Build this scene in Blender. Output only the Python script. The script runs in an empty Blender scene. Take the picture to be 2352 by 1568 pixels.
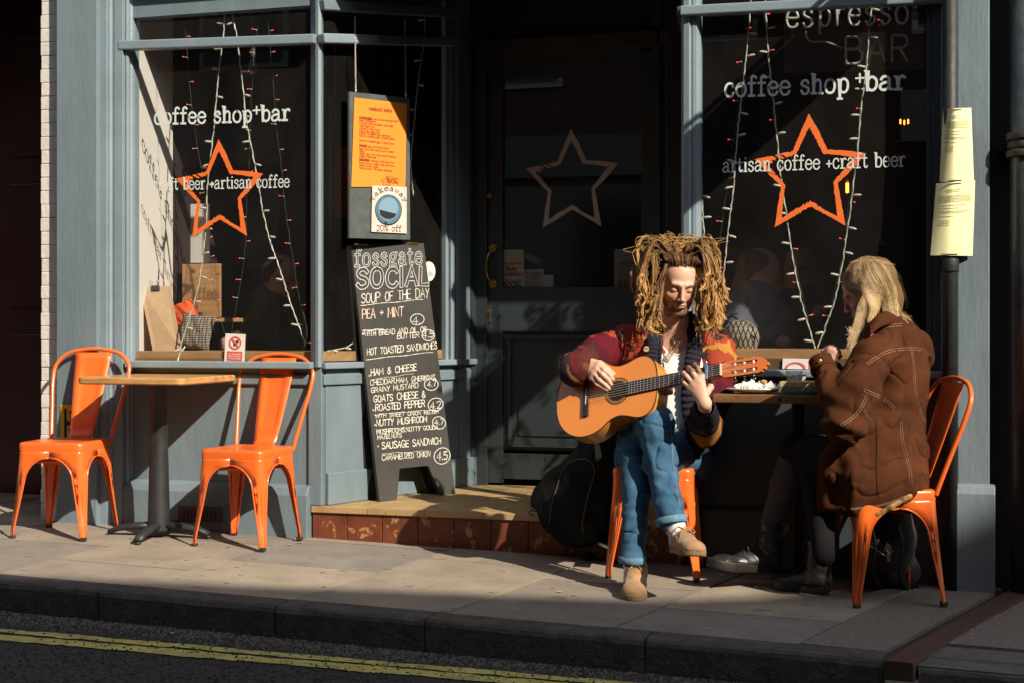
import bpy, math, random
import numpy as np
from mathutils import Vector, Matrix, noise
random.seed(7)
D = bpy.data; SC = bpy.context.scene; COL = SC.collection
rad = math.radians
# ---------------------------------------------------------------- camera
YAW = rad(16.7); F = 3267.0; CX = 1176.0; HY = 755.0; Z0 = 6.45; EYE = 0.98
CAM = Vector((Z0*math.sin(YAW), -Z0*math.cos(YAW), EYE))
FW = Vector((-math.sin(YAW), math.cos(YAW), 0)); RT = Vector((math.cos(YAW), math.sin(YAW), 0)); UP = Vector((0, 0, 1))
cam = D.cameras.new('camera'); co = D.objects.new('camera', cam); COL.objects.link(co); SC.camera = co
cam.sensor_width = 36; cam.lens = 36*F/2352; cam.clip_start = 0.1; cam.clip_end = 400
cam.shift_y = -(784-HY)/2352
co.location = CAM; co.rotation_euler = (rad(90), 0, YAW)
# ---------------------------------------------------------------- sky and sun
SUN = Vector((1.5, -1.0, 1.3)).normalized()
w = D.worlds.new('World'); SC.world = w; w.use_nodes = True
sky = w.node_tree.nodes.new('ShaderNodeTexSky'); sky.sky_type = 'NISHITA'; sky.sun_disc = False
sky.sun_elevation = math.asin(SUN.z); sky.sun_rotation = math.atan2(SUN.x, SUN.y)
hsv = w.node_tree.nodes.new('ShaderNodeHueSaturation'); hsv.inputs['Saturation'].default_value = .5; w.node_tree.links.new(sky.outputs[0], hsv.inputs['Color']); w.node_tree.links.new(hsv.outputs[0], w.node_tree.nodes['Background'].inputs[0])
w.node_tree.nodes['Background'].inputs[1].default_value = 0.13
sl = D.lights.new('sun', 'SUN'); sl.energy = 5.0; sl.angle = rad(0.53); sl.color = (1, .89, .73)
so = D.objects.new('sun', sl); COL.objects.link(so); so.rotation_euler = SUN.to_track_quat('Z', 'Y').to_euler()
SC.view_settings.view_transform = 'Standard'; SC.view_settings.look = 'None'; SC.view_settings.gamma = 1
SC.view_settings.use_curve_mapping = False; SC.view_settings.exposure = 0.42
SC.cycles.max_bounces = 8; SC.cycles.caustics_reflective = False; SC.cycles.caustics_refractive = False; SC.cycles.transparent_max_bounces = 16
# ---------------------------------------------------------------- picking points
def gz(x): return -0.0256*(x+1.25)
def ray(px, py): return FW + RT*((px-CX)/F) - UP*((py-HY)/F)
def at(px, py, Z): return CAM + ray(px, py)*Z
def aty(px, py, y): r = ray(px, py); return CAM + r*((y-CAM.y)/r.y)
def atx(px, py, x): r = ray(px, py); return CAM + r*((x-CAM.x)/r.x)
def atz(px, py, z): r = ray(px, py); return CAM + r*((z-CAM.z)/r.z)
def gnd(px, py):
    r = ray(px, py); t = (CAM.z + 0.0256*(CAM.x+1.25)) / (-r.z - 0.0256*r.x); return CAM + r*t
def atplane(px, py, P, N): r = ray(px, py); return CAM + r*((P-CAM).dot(N)/r.dot(N))
def X0(px, y=0.0): return aty(px, HY, y).x
# ---------------------------------------------------------------- objects
def tag(o, label=None, cat=None, group=None, kind=None):
    for k, v in (('label', label), ('category', cat), ('group', group), ('kind', kind)):
        if v: o[k] = v
    return o
def thing(name, label, cat, loc=(0, 0, 0), rz=0, group=None, kind=None):
    o = D.objects.new(name, None); o.empty_display_size = .1; COL.objects.link(o); o.location = loc; o.rotation_euler = (0, 0, rz)
    return tag(o, label, cat, group, kind)
class MB:
    def __init__(s): s.v = []; s.f = []; s.c = []
    def add(s, vs, fs):
        n = len(s.v); s.v += [tuple(v) for v in vs]; s.f += [tuple(i+n for i in f) for f in fs]; return s
    def quad(s, a, b, c, d): return s.add([a, b, c, d], [(0, 1, 2, 3)])
    def box(s, x0, x1, y0, y1, z0, z1):
        return s.add([(x, y, z) for z in (z0, z1) for y in (y0, y1) for x in (x0, x1)],
                     [(0, 2, 3, 1), (4, 5, 7, 6), (0, 1, 5, 4), (2, 6, 7, 3), (0, 4, 6, 2), (1, 3, 7, 5)])
    def beam(s, a, b, w, h, up=UP):
        a = Vector(a); b = Vector(b); d = (b-a).normalized(); x = d.cross(Vector(up)).normalized(); z = x.cross(d)
        vs = [p + x*sx*w/2 + z*sz*h/2 for p in (a, b) for sx, sz in ((-1, -1), (1, -1), (1, 1), (-1, 1))]
        return s.add(vs, [(0, 1, 2, 3), (7, 6, 5, 4), (0, 4, 5, 1), (1, 5, 6, 2), (2, 6, 7, 3), (3, 7, 4, 0)])
    def tube(s, pts, r, n=8, caps=True, flat=None):
        pts = [Vector(p) for p in pts]; m = len(pts)
        rs = [r]*m if not hasattr(r, '__len__') else list(r)
        T = [(pts[min(i+1, m-1)]-pts[max(i-1, 0)]).normalized() for i in range(m)]
        u = T[0].orthogonal().normalized(); vs = []
        if flat is not None: u = (Vector(flat)-T[0]*Vector(flat).dot(T[0])).normalized()
        for i in range(m):
            u = (u - T[i]*u.dot(T[i]))
            u = u.normalized() if u.length > 1e-6 else T[i].orthogonal().normalized()
            v = T[i].cross(u); ra = rs[i]; rb = ra if not hasattr(ra, '__len__') else ra[1]; ra = ra if not hasattr(ra, '__len__') else ra[0]
            for k in range(n):
                a = 2*math.pi*k/n; vs.append(pts[i] + u*math.cos(a)*ra + v*math.sin(a)*rb)
        fs = [(i*n+k, i*n+(k+1) % n, (i+1)*n+(k+1) % n, (i+1)*n+k) for i in range(m-1) for k in range(n)]
        if caps: fs += [tuple(range(n-1, -1, -1)), tuple(range((m-1)*n, m*n))]
        return s.add(vs, fs)
    def lathe(s, prof, c=(0, 0, 0), n=20):
        vs = [(c[0]+r*math.cos(2*math.pi*k/n), c[1]+r*math.sin(2*math.pi*k/n), c[2]+z) for r, z in prof for k in range(n)]
        fs = [(i*n+k, i*n+(k+1) % n, (i+1)*n+(k+1) % n, (i+1)*n+k) for i in range(len(prof)-1) for k in range(n)]
        return s.add(vs, fs)
    def prism(s, poly, b):
        n = len(poly); b = Vector(b); vs = [Vector(p) for p in poly] + [Vector(p)+b for p in poly]
        return s.add(vs, [tuple(range(n-1, -1, -1)), tuple(range(n, 2*n))] + [(i, (i+1) % n, n+(i+1) % n, n+i) for i in range(n)])
    def ell(s, c, r, M=None, nu=12, nv=8):
        vs = []; fs = []
        for i in range(nv+1):
            t = math.pi*i/nv
            for k in range(nu):
                a = 2*math.pi*k/nu; p = Vector((r[0]*math.sin(t)*math.cos(a), r[1]*math.sin(t)*math.sin(a), r[2]*math.cos(t)))
                if M: p = M @ p
                vs.append(Vector(c)+p)
        for i in range(nv):
            for k in range(nu): fs.append((i*nu+k, (i+1)*nu+k, (i+1)*nu+(k+1) % nu, i*nu+(k+1) % nu))
        return s.add(vs, fs)
    def build(s, name, mat, parent=None, smooth=False, bev=0, seg=2, sub=0, solid=0, local=None, angle=35):
        me = D.meshes.new(name); me.from_pydata(s.v, [], s.f); me.update()
        if s.c:
            ca = me.color_attributes.new('Col', 'FLOAT_COLOR', 'POINT')
            ca.data.foreach_set('color', np.array(s.c, dtype=np.float32).ravel())
        return link(name, me, mat, parent, smooth, bev, seg, sub, solid, local, angle)
def link(name, me, mat, parent=None, smooth=False, bev=0, seg=2, sub=0, solid=0, local=None, angle=35):
    o = D.objects.new(name, me); COL.objects.link(o)
    if mat: me.materials.append(mat)
    if parent:
        o.parent = parent
        if local is None:   # mesh given in world coordinates
            bpy_m = world_of(parent); me.transform(bpy_m.inverted())
    if smooth: me.polygons.foreach_set('use_smooth', [True]*len(me.polygons))
    if solid: m = o.modifiers.new('solid', 'SOLIDIFY'); m.thickness = abs(solid); m.offset = 0 if solid > 0 else -1
    if bev: m = o.modifiers.new('bevel', 'BEVEL'); m.width = bev; m.segments = seg; m.limit_method = 'ANGLE'; m.angle_limit = rad(angle); m.harden_normals = False
    if sub: m = o.modifiers.new('sub', 'SUBSURF'); m.levels = m.render_levels = sub
    return o
def world_of(o):
    M = Matrix.Translation(o.location) @ o.rotation_euler.to_matrix().to_4x4() @ Matrix.Diagonal((*o.scale, 1))
    return world_of(o.parent) @ M if o.parent else M
def copy_tree(o, parent=None):
    c = o.copy(); COL.objects.link(c); c.parent = parent
    for ch in list(o.children): copy_tree(ch, c)
    return c
def crom(pts, n=8):
    pts = [Vector(p) for p in pts]; P = [pts[0]]+pts+[pts[-1]]; out = []
    for i in range(1, len(P)-2):
        for k in range(n):
            t = k/n; a, b, c, d = P[i-1:i+3]
            out.append(.5*((2*b)+(c-a)*t+(2*a-5*b+4*c-d)*t*t+(3*b-a-3*c+d)*t**3))
    out.append(pts[-1]); return out
# ---------------------------------------------------------------- materials
def mat(name, col, rough=.6, var=.12, scale=6, bump=.0, bscale=60, metal=0, spec=.5, coat=0, col2=None, wear=None, wscale=12, wth=.62, vcol=False, sheen=0, stretch=None, streak=0, emis=None, alpha=None):
    m = D.materials.new(name); m.use_nodes = True; nt = m.node_tree; N = nt.nodes; L = nt.links; b = N['Principled BSDF']
    b.inputs['Roughness'].default_value = rough; b.inputs['Metallic'].default_value = metal
    b.inputs['Specular IOR Level'].default_value = spec; b.inputs['Coat Weight'].default_value = coat; b.inputs['Coat Roughness'].default_value = .15
    if sheen: b.inputs['Sheen Weight'].default_value = sheen
    tc = N.new('ShaderNodeTexCoord'); src = tc.outputs['Object']
    if stretch:
        mp = N.new('ShaderNodeMapping'); mp.inputs['Scale'].default_value = stretch; L.new(src, mp.inputs['Vector']); src = mp.outputs[0]
    def nz(sc, det=5, ro=.6):
        n = N.new('ShaderNodeTexNoise'); n.inputs['Scale'].default_value = sc; n.inputs['Detail'].default_value = det; n.inputs['Roughness'].default_value = ro
        L.new(src, n.inputs['Vector']); return n.outputs['Fac']
    def mix(fac, A, B, bt='MIX'):
        x = N.new('ShaderNodeMix'); x.data_type = 'RGBA'; x.blend_type = bt
        if isinstance(fac, (int, float)): x.inputs[0].default_value = fac
        else: L.new(fac, x.inputs[0])
        for k, v in ((6, A), (7, B)):
            if hasattr(v, 'is_linked') or not isinstance(v, (tuple, list)): L.new(v, x.inputs[k])
            else: x.inputs[k].default_value = (*v[:3], 1)
        return x.outputs[2]
    def ramp(f, a, bb):
        r = N.new('ShaderNodeMapRange'); r.inputs[1].default_value = a; r.inputs[2].default_value = bb; L.new(f, r.inputs[0]); return r.outputs[0]
    if vcol:
        at_ = N.new('ShaderNodeVertexColor'); at_.layer_name = 'Col'; base = at_.outputs[0]
    else: base = tuple(col)
    if var or vcol:
        f = ramp(nz(scale), .3, .7)
        lo = tuple(c*(1-var) for c in col) if not col2 else col2
        if vcol: cur = mix(f, mix(1.0, base, (1-var,)*3, 'MULTIPLY'), base)
        else: cur = mix(f, lo, tuple(min(1, c*(1+var*.6)) for c in col) if not col2 else tuple(col))
    else:
        r_ = N.new('ShaderNodeRGB'); r_.outputs[0].default_value = (*col, 1); cur = r_.outputs[0]
    if wear:
        fw = ramp(nz(wscale, 8, .7), wth, wth+.04); cur = mix(fw, cur, wear)
    L.new(cur, b.inputs['Base Color'])
    if bump:
        bn = N.new('ShaderNodeBump'); bn.inputs['Strength'].default_value = 1; bn.inputs['Distance'].default_value = bump
        L.new(nz(bscale, 6, .65), bn.inputs['Height']); L.new(bn.outputs[0], b.inputs['Normal'])
    if rough and var:
        rr = N.new('ShaderNodeMapRange'); rr.inputs[3].default_value = max(.05, rough-.08); rr.inputs[4].default_value = min(1, rough+.1); L.new(nz(scale*2.3), rr.inputs[0]); L.new(rr.outputs[0], b.inputs['Roughness'])
    if emis:
        b.inputs['Emission Color'].default_value = (*emis[0], 1); b.inputs['Emission Strength'].default_value = emis[1]
    return m
def glass(name, tint=(.93, .95, .95), refl=1.0, rough=.0, black_lift=0):
    m = D.materials.new(name); m.use_nodes = True; nt = m.node_tree; N = nt.nodes; L = nt.links; N.remove(N['Principled BSDF'])
    t = N.new('ShaderNodeBsdfTransparent'); t.inputs[0].default_value = (*tint, 1)
    g = N.new('ShaderNodeBsdfGlossy'); g.inputs['Roughness'].default_value = rough; g.inputs[0].default_value = (refl,)*3+(1,)
    f = N.new('ShaderNodeLayerWeight'); f.inputs[0].default_value = .5; pw_ = N.new('ShaderNodeMath'); pw_.operation = 'POWER'; pw_.inputs[1].default_value = 5
    ml = N.new('ShaderNodeMath'); ml.operation = 'MULTIPLY_ADD'; ml.inputs[1].default_value = .9; ml.inputs[2].default_value = .07; L.new(f.outputs['Facing'], pw_.inputs[0]); L.new(pw_.outputs[0], ml.inputs[0])
    x = N.new('ShaderNodeMixShader'); L.new(ml.outputs[0], x.inputs[0]); L.new(t.outputs[0], x.inputs[1]); L.new(g.outputs[0], x.inputs[2])
    if not black_lift: L.new(x.outputs[0], N['Material Output'].inputs[0]); return m
    df = N.new('ShaderNodeBsdfDiffuse'); df.inputs[0].default_value = (.8, .74, .72, 1); tc = N.new('ShaderNodeTexCoord'); nz = N.new('ShaderNodeTexNoise'); nz.inputs['Scale'].default_value = 3; nz.inputs['Detail'].default_value = 9; nz.inputs['Roughness'].default_value = .7  # faint diffuse mix, a painted haze that lifts the dark panes
    mp = N.new('ShaderNodeMapping'); mp.inputs['Scale'].default_value = (1, 1, .5); mr = N.new('ShaderNodeMapRange'); mr.inputs[1].default_value = .3; mr.inputs[2].default_value = .75; mr.inputs[3].default_value = black_lift*.35; mr.inputs[4].default_value = black_lift*1.7
    L.new(tc.outputs['Object'], mp.inputs['Vector']); L.new(mp.outputs[0], nz.inputs['Vector']); L.new(nz.outputs['Fac'], mr.inputs[0]); y = N.new('ShaderNodeMixShader'); L.new(mr.outputs[0], y.inputs[0]); L.new(x.outputs[0], y.inputs[1]); L.new(df.outputs[0], y.inputs[2]); L.new(y.outputs[0], N['Material Output'].inputs[0]); return m
M = {}
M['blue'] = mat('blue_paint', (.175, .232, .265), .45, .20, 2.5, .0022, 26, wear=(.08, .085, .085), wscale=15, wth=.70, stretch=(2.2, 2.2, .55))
M['blue_lit'] = mat('blue_paint_lit', (.225, .292, .335), .4, .16, 3, .0018, 40, wear=(.42, .40, .34), wscale=24, wth=.70)  # paler copy of the blue, with the sunlit tone put into its colour
M['door'] = mat('door_and_shade_paint', (.038, .050, .054), .5, .1, 3, .001, 60, wear=(.03, .03, .03), wscale=20, wth=.7)
M['frame_shade'] = mat('blue_frame_shade', (.05, .065, .075), .5, .1, 3, .0006)  # darkened copy of the blue, shade of pipe and recess in the colour
M['white_brick'] = mat('white_brick', (.72, .68, .64), .75, .1, 8, .004, 40, wear=(.32, .27, .24), wscale=14, wth=.68)
M['mortar'] = mat('mortar', (.62, .57, .53), .9, .2, 20, .002)
M['maroon'] = mat('maroon_door', (.045, .012, .014), .5, .2, 3)
M['plaster'] = mat('white_plaster', (.70, .655, .61), .85, .05, 4, .001, 30, wear=(.45, .38, .33), wscale=6, wth=.74)
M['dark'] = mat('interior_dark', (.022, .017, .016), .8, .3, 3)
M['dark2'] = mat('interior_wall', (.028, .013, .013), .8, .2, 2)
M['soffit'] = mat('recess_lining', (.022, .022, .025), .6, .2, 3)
M['stone'] = [mat('flagstone', c, .85, .24, 4.5, .0035, 38, wear=(c[0]*.62, c[1]*.62, c[2]*.62), wscale=9, wth=.61) for c in ((.29, .245, .195), (.25, .212, .172), (.34, .285, .215), (.235, .21, .182), (.305, .255, .195))]
M['grit'] = mat('gritty_slab', (.21, .18, .15), .9, .35, 70, .004, 90, wear=(.06, .05, .05), wscale=60, wth=.6)
M['kerb'] = mat('kerb_stone', (.088, .078, .068), .9, .45, 14, .012, 30, wear=(.05, .045, .04), wscale=11, wth=.6)
M['asphalt'] = mat('asphalt', (.058, .053, .048), .9, .7, 60, .014, 70, wear=(.15, .13, .12), wscale=90, wth=.64)
M['yellow'] = mat('yellow_line', (.60, .53, .15), .85, .3, 12, .004, 80, wear=(.07, .065, .05), wscale=26, wth=.585)
M['gap'] = mat('joint_dirt', (.05, .043, .036), .95, .3, 30)
M['wood'] = mat('wood_sill', (.42, .235, .10), .5, .3, 5, .0008, 40, stretch=(1, 8, 8), coat=.15)
M['table'] = mat('table_wood', (.58, .31, .11), .38, .4, 4, .0008, 30, stretch=(1.2, 7, 7), wear=(.16, .08, .03), wscale=5, wth=.66, coat=.4)
M['darkwood'] = mat('dark_wood', (.22, .11, .04), .5, .4, 4, .001, 30, stretch=(1, 9, 9), wear=(.03, .018, .01), wscale=8, wth=.6)
M['iron'] = mat('cast_iron', (.024, .025, .026), .5, .3, 20, .0012, 60)
M['orange'] = mat('orange_enamel', (.86, .155, .024), .32, .14, 5, .0009, 22, spec=.5, coat=.35, wear=(.10, .035, .02), wscale=24, wth=.675)
M['orange_st'] = mat('orange_vinyl', (.85, .17, .03), .5, .06, 5)
M['rubber'] = mat('rubber', (.03, .025, .022), .8, .2)
M['tile'] = mat('quarry_tile', (.45, .30, .14), .6, .25, 7, .0008, 30, wear=(.25, .13, .06), wscale=14, wth=.62)
M['redtile'] = mat('red_tile', (.175, .045, .02), .55, .35, 8, .0015, 30, wear=(.42, .24, .09), wscale=13, wth=.57)
M['blackboard'] = mat('chalkboard', (.052, .049, .046), .75, .35, 3, .0005, 60, wear=(.12, .115, .11), wscale=3, wth=.62)
M['blackwood'] = mat('black_frame', (.022, .022, .021), .6, .2)
M['chalk'] = mat('chalk', (.74, .71, .60), .95, .25, 200)
M['chalkw'] = mat('chalk_white', (.62, .62, .60), .95, .2, 200)
M['chalkp'] = mat('chalk_pink', (.74, .55, .44), .95, .2, 200)
M['vinyl'] = mat('white_vinyl', (.66, .72, .70), .5, .05)
M['greyst'] = mat('frosted_vinyl', (.50, .47, .44), .7, .08)
M['paperO'] = mat('orange_paper', (.95, .29, .03), .7, .04, 3)
M['ink'] = mat('ink', (.30, .07, .015), .8, 0)
M['inkb'] = mat('black_ink', (.02, .018, .018), .8, 0)
M['inkr'] = mat('red_ink', (.72, .09, .055), .7, 0)
M['paperY'] = mat('yellow_paper', (.86, .82, .46), .7, .05, 3)
M['paper'] = mat('paper', (.72, .70, .66), .7, .05)
M['paperD'] = mat('door_paper', (.34, .33, .29), .7, .05)
M['inkg'] = mat('grey_ink', (.33, .34, .18), .8, 0)
M['chain'] = mat('chain', (.5, .48, .45), .35, .1, metal=.9)
M['chrome'] = mat('chrome', (.62, .62, .62), .2, .1, metal=1)
M['brass'] = mat('brass', (.50, .33, .11), .32, .3, 20, metal=.9)
M['pipe'] = mat('black_pipe', (.016, .018, .019), .55, .3, 12, .004, 14, wear=(.34, .33, .31), wscale=38, wth=.70)
M['rope'] = mat('clear_cable', (.55, .54, .46), .3, .1, coat=.5)
M['bulb'] = mat('clear_bulb', (.66, .62, .50), .25, .1, coat=.6)
M['green'] = mat('green_wire', (.04, .07, .055), .4, .1)
M['led'] = mat('red_led', (.7, .03, .03), .4, 0, emis=((1, .06, .05), 1.4))
M['tubew'] = mat('neon_tube', (.48, .47, .42), .18, .05, coat=.6)
M['glass'] = glass('window_glass', refl=.8, black_lift=.010)
M['filament'] = mat('filament', (1, .4, .1), .5, 0, emis=((1, .32, .05), 6))
# ================================================================ GROUND
GS = -0.0256
def gmesh(o): return o
def sheet(name, x0, x1, y0, y1, dz, m, kind='structure', parent=None):
    b = MB(); xs = np.linspace(x0, x1, 3)
    for a, c in zip(xs[:-1], xs[1:]): b.quad((a, y0, gz(a)+dz), (c, y0, gz(c)+dz), (c, y1, gz(c)+dz), (a, y1, gz(a)+dz))
    o = b.build(name, m, parent)
    if kind and not parent: tag(o, kind=kind)
    return o
KY = -1.50; KH = .115
sheet('road', -60, 60, -60, KY+.02, -KH, M['asphalt'])
pav = sheet('pavement', -60, 60, KY-.02+.05, 14, -.014, M['gap'])
# flagstones: columns across the pavement, each cut into a few stones
xj = [gnd(285, 1352).x, gnd(640, 1390).x, gnd(1010, 1415).x, gnd(1400, 1447).x, gnd(1830, 1487).x]
xs = [xj[0]-.62*i for i in range(5, 0, -1)] + xj
rng = random.Random(3); KIN = KY+.13
def shr(x): return max(0, .05+(x+1.1)*.093)
def slab(x0, x1, y0, y1, m, name='paving_stone', dz=0, ch=.0, par=None):
    g = .0055; b = MB(); z = rng.uniform(-.0015, .0018)+dz; t = [rng.uniform(-.0016, .0016) for _ in range(4)]
    P = [(x0+g+shr(x0)*(y0+g-KIN), y0+g), (x1-g+shr(x1)*(y0+g-KIN), y0+g), (x1-g+shr(x1)*(y1-g-KIN), y1-g), (x0+g+shr(x0)*(y1-g-KIN), y1-g)]
    top = [(x, y, gz(x)+z+tt) for (x, y), tt in zip(P, t)]; bot = [(x, y, gz(x)-.05) for x, y in P]
    b.add(bot+top, [(4, 5, 6, 7), (0, 1, 5, 4), (1, 2, 6, 5), (2, 3, 7, 6), (3, 0, 4, 7)])
    return b.build(name, m, par or pav, bev=0 if ch < .006 else ch, seg=1)
for i, (a, c) in enumerate(zip(xs[:-1], xs[1:])):
    yc = KIN; cuts = [KIN]
    off = [.30, .62, .46, .74, .38, .66, .5, .8, .42][i % 9]
    while yc < .7:
        yc += off if len(cuts) == 1 else rng.uniform(.55, .8); cuts.append(min(yc, .75))
    for y0, y1 in zip(cuts[:-1], cuts[1:]):
        if y0 < .6: slab(a, c, y0, y1, M['stone'][(i*2+int(y0*10)) % 5])
# gritty slabs at the right, an iron drainage strip, then broken stones
xr = xs[-1]; xd0 = gnd(2030, 1525).x; xd1 = gnd(2098, 1530).x
yq = [KIN, -.62, .1, .75]
for y0, y1 in zip(yq[:-1], yq[1:]): slab(xr, xd0-.004, y0, y1, M['grit'])
ir = mat('iron_strip', (.075, .04, .03), .6, .3, 20, .001)
b = MB(); b.add([(x+.31*(y-KY), y, gz(x)+z) for z in (-.06, .003) for y in (KY-.004, .3) for x in (xd0, xd1)], [(0, 2, 3, 1), (4, 5, 7, 6), (0, 1, 5, 4), (2, 6, 7, 3), (0, 4, 6, 2), (1, 3, 7, 5)])
o = b.build('drain_cover', ir, None, bev=.003); tag(o, 'long rusty iron drain cover strip crossing the pavement at the right', 'drain cover')
for a, c in ((xd1+.004, xd1+.5), (xd1+.5, xd1+1.2), (xd1+1.2, xd1+2)):
    for y0, y1 in ((-1.17, -.55), (-.55, .1), (.1, .75)): slab(a, c, y0, y1, M['grit'])
rough = mat('rough_stone', (.15, .135, .12), .9, .35, 14, .01, 22)
slab(xd1+.006, xd1+.42, KY+.13, -1.17, rough, dz=-.004, ch=.012)
slab(xd1+.42, xd1+1.2, KY+.13, -1.17, rough, dz=-.006, ch=.012)
# kerb
kerb = sheet('kerb', -8, xd0, KY+.02, KY+.12, -.05, M['gap'])
kx = [gnd(190, 1365).x-1.9*.93, gnd(190, 1365).x-.93, gnd(190, 1365).x, gnd(628, 1392).x, gnd(985, 1416).x, gnd(1490, 1458).x, xd0]
def kstone(a, c, m=None, y0=KY, h=0):
    b = MB(); n = 10; ring = []
    prof = [(y0+.012+.0, -KH-.06), (y0, -.022+h), (y0+.006, -.008+h), (y0+.018, -.0005+h), (y0+.13, .001+h), (y0+.13, -.1)]
    vs = []
    for i in range(n+1):
        x = a+.003+(c-a-.006)*i/n
        for j, (y, z) in enumerate(prof):
            e = noise.noise((x*6, j*.7, 3.1))*.006 if 0 < j < 4 else 0
            vs.append((x, y+e, gz(x)+z+e*.4))
    p = len(prof); fs = [(i*p+j, (i+1)*p+j, (i+1)*p+j+1, i*p+j+1) for i in range(n) for j in range(p-1)]
    fs += [tuple(range(p)), tuple(n*p+j for j in reversed(range(p)))]
    b.add(vs, fs); return b.build('kerb_stone', m or M['kerb'], kerb, smooth=False)
for a, c in zip(kx[:-1], kx[1:]): kstone(a, c)
kstone(xd1+.01, xd1+.45, rough, KY+.02, -.012); kstone(xd1+.47, xd1+1.3, rough, KY-.05, -.0)
# yellow lines: thin strips with ragged edges
lines = []
def yline(pl, pr, wd, name='road_marking'):
    a = atz(*pl, -KH); c = atz(*pr, gz(1.0)-KH); dirn = (c-a); dirn.z = 0; dirn.normalize(); a0 = a-dirn*1.2; L_ = 6.0; n = 260
    side = Vector((-dirn.y, dirn.x, 0)); b = MB(); r = random.Random(5)
    vs = []
    for i in range(n+1):
        p = a0+dirn*L_*i/n
        e1 = (noise.noise((p.x*14, 1, wd*90))*.012+noise.noise((p.x*50, 4, wd*90))*.005); e2 = (noise.noise((p.x*14, 8, wd*90))*.012+noise.noise((p.x*50, 9, wd*90))*.005)
        for s_, e in ((-wd/2, e1), (wd/2, e2)):
            q = p+side*(s_+e); vs.append((q.x, q.y, gz(q.x)-KH+.004))
    b.add(vs, [(2*i, 2*i+2, 2*i+3, 2*i+1) for i in range(n)])
    o = b.build(name, M['yellow'], None); tag(o, kind='structure'); return o
def rz_(x): return gz(x)-KH
def road_pt(px, py):
    r = ray(px, py); t = (CAM.z + 0.0256*(CAM.x+1.25)+KH) / (-r.z - 0.0256*r.x); return CAM + r*t
def yl(pl, pr, wd):
    a = road_pt(*pl); c = road_pt(*pr); d = (c-a).normalized(); side = Vector((-d.y, d.x, 0)).normalized(); n = 420; L_ = (c-a).length+2.6; a0 = a-d*1.6
    vs = []; b = MB()
    for i in range(n+1):
        p = a0+d*L_*i/n
        for s_, k in ((-wd/2, 1), (wd/2, 8)):
            e = noise.noise((p.x*12, k, wd*97))*.012+noise.noise((p.x*55, k+3, wd*97))*.006; q = p+side*(s_+e); vs.append((q.x, q.y, gz(q.x)-KH+.004))
    b.add(vs, [(2*i, 2*i+1, 2*i+3, 2*i+2) for i in range(n)]); tag(b.build('road_marking', M['yellow'], None), kind='structure')
yl((0, 1449), (1176, 1550), .055); yl((0, 1465), (1176, 1565), .078)
b = MB(); r = random.Random(91)
for i in range(15000):
    x = r.uniform(-2.9, 2.4); y = r.uniform(-2.45, KY-.02); s_ = r.uniform(.003, .0075); z = gz(x)-KH
    if i % 3 == 0: x = r.uniform(-2.0, 1.6)
    b.add([(x-s_, y-s_*r.random(), z), (x+s_, y-s_*r.random(), z), (x+s_*r.uniform(-.5, .5), y+s_, z), (x+s_*.2, y, z+s_*r.uniform(.4, 1.0))], [(0, 1, 3), (1, 2, 3), (2, 0, 3)])
tag(b.build('road_chippings', M['asphalt']), 'coarse dark stone chippings in the worn asphalt surface', 'chippings', kind='stuff')
# gutter grit
b = MB(); r = random.Random(9)
for i in range(5000):
    x = r.uniform(-2.6, 2.6); y = KY-abs(r.gauss(.0, .09))-.003; s_ = r.uniform(.0015, .006); z = gz(x)-KH
    b.add([(x-s_, y-s_, z), (x+s_, y-s_*.6, z), (x+s_*.4, y+s_, z), (x, y, z+s_*1.2)], [(0, 1, 3), (1, 2, 3), (2, 0, 3)])
tag(b.build('gutter_grit', M['grit'], None), 'loose grit lying in the gutter along the kerb', 'grit', kind='stuff')
b = MB(); r = random.Random(19)
for (px, py, s_) in ((1130, 1503, .014), (1145, 1498, .01), (596, 1265, .01), (1658, 1322, .018), (1738, 1350, .009), (395, 1457, .008)):
    p = gnd(px, py) if py < 1400 else road_pt(px, py)
    z = p.z+.005
    b.add([(p.x+s_*math.cos(a)*r.uniform(.6, 1.2), p.y+s_*math.sin(a)*r.uniform(.6, 1.2), z+r.uniform(0, .004)) for a in (0, 1.2, 2.4, 3.6, 4.9)], [(0, 1, 2, 3, 4)])
tag(b.build('litter_scraps', M['paper'], None), 'small white paper scraps scattered on pavement and gutter', 'litter', kind='stuff')
b = MB(); r = random.Random(29)
for i in range(60):
    x = r.uniform(-2.4, 2.0); y = r.uniform(-1.3, -.1); s_ = r.uniform(.006, .014)
    b.add([(x+s_*math.cos(a)*r.uniform(.8, 1.2), y+s_*math.sin(a)*r.uniform(.8, 1.2), gz(x)+.0032) for a in np.linspace(0, 6.28, 8)[:-1]], [tuple(range(7))])
tag(b.build('gum_spots', mat('gum', (.42, .36, .28), .8, .3, 40), None), 'flattened pale gum spots dotted over the flagstones', 'gum spots', kind='stuff')
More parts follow.
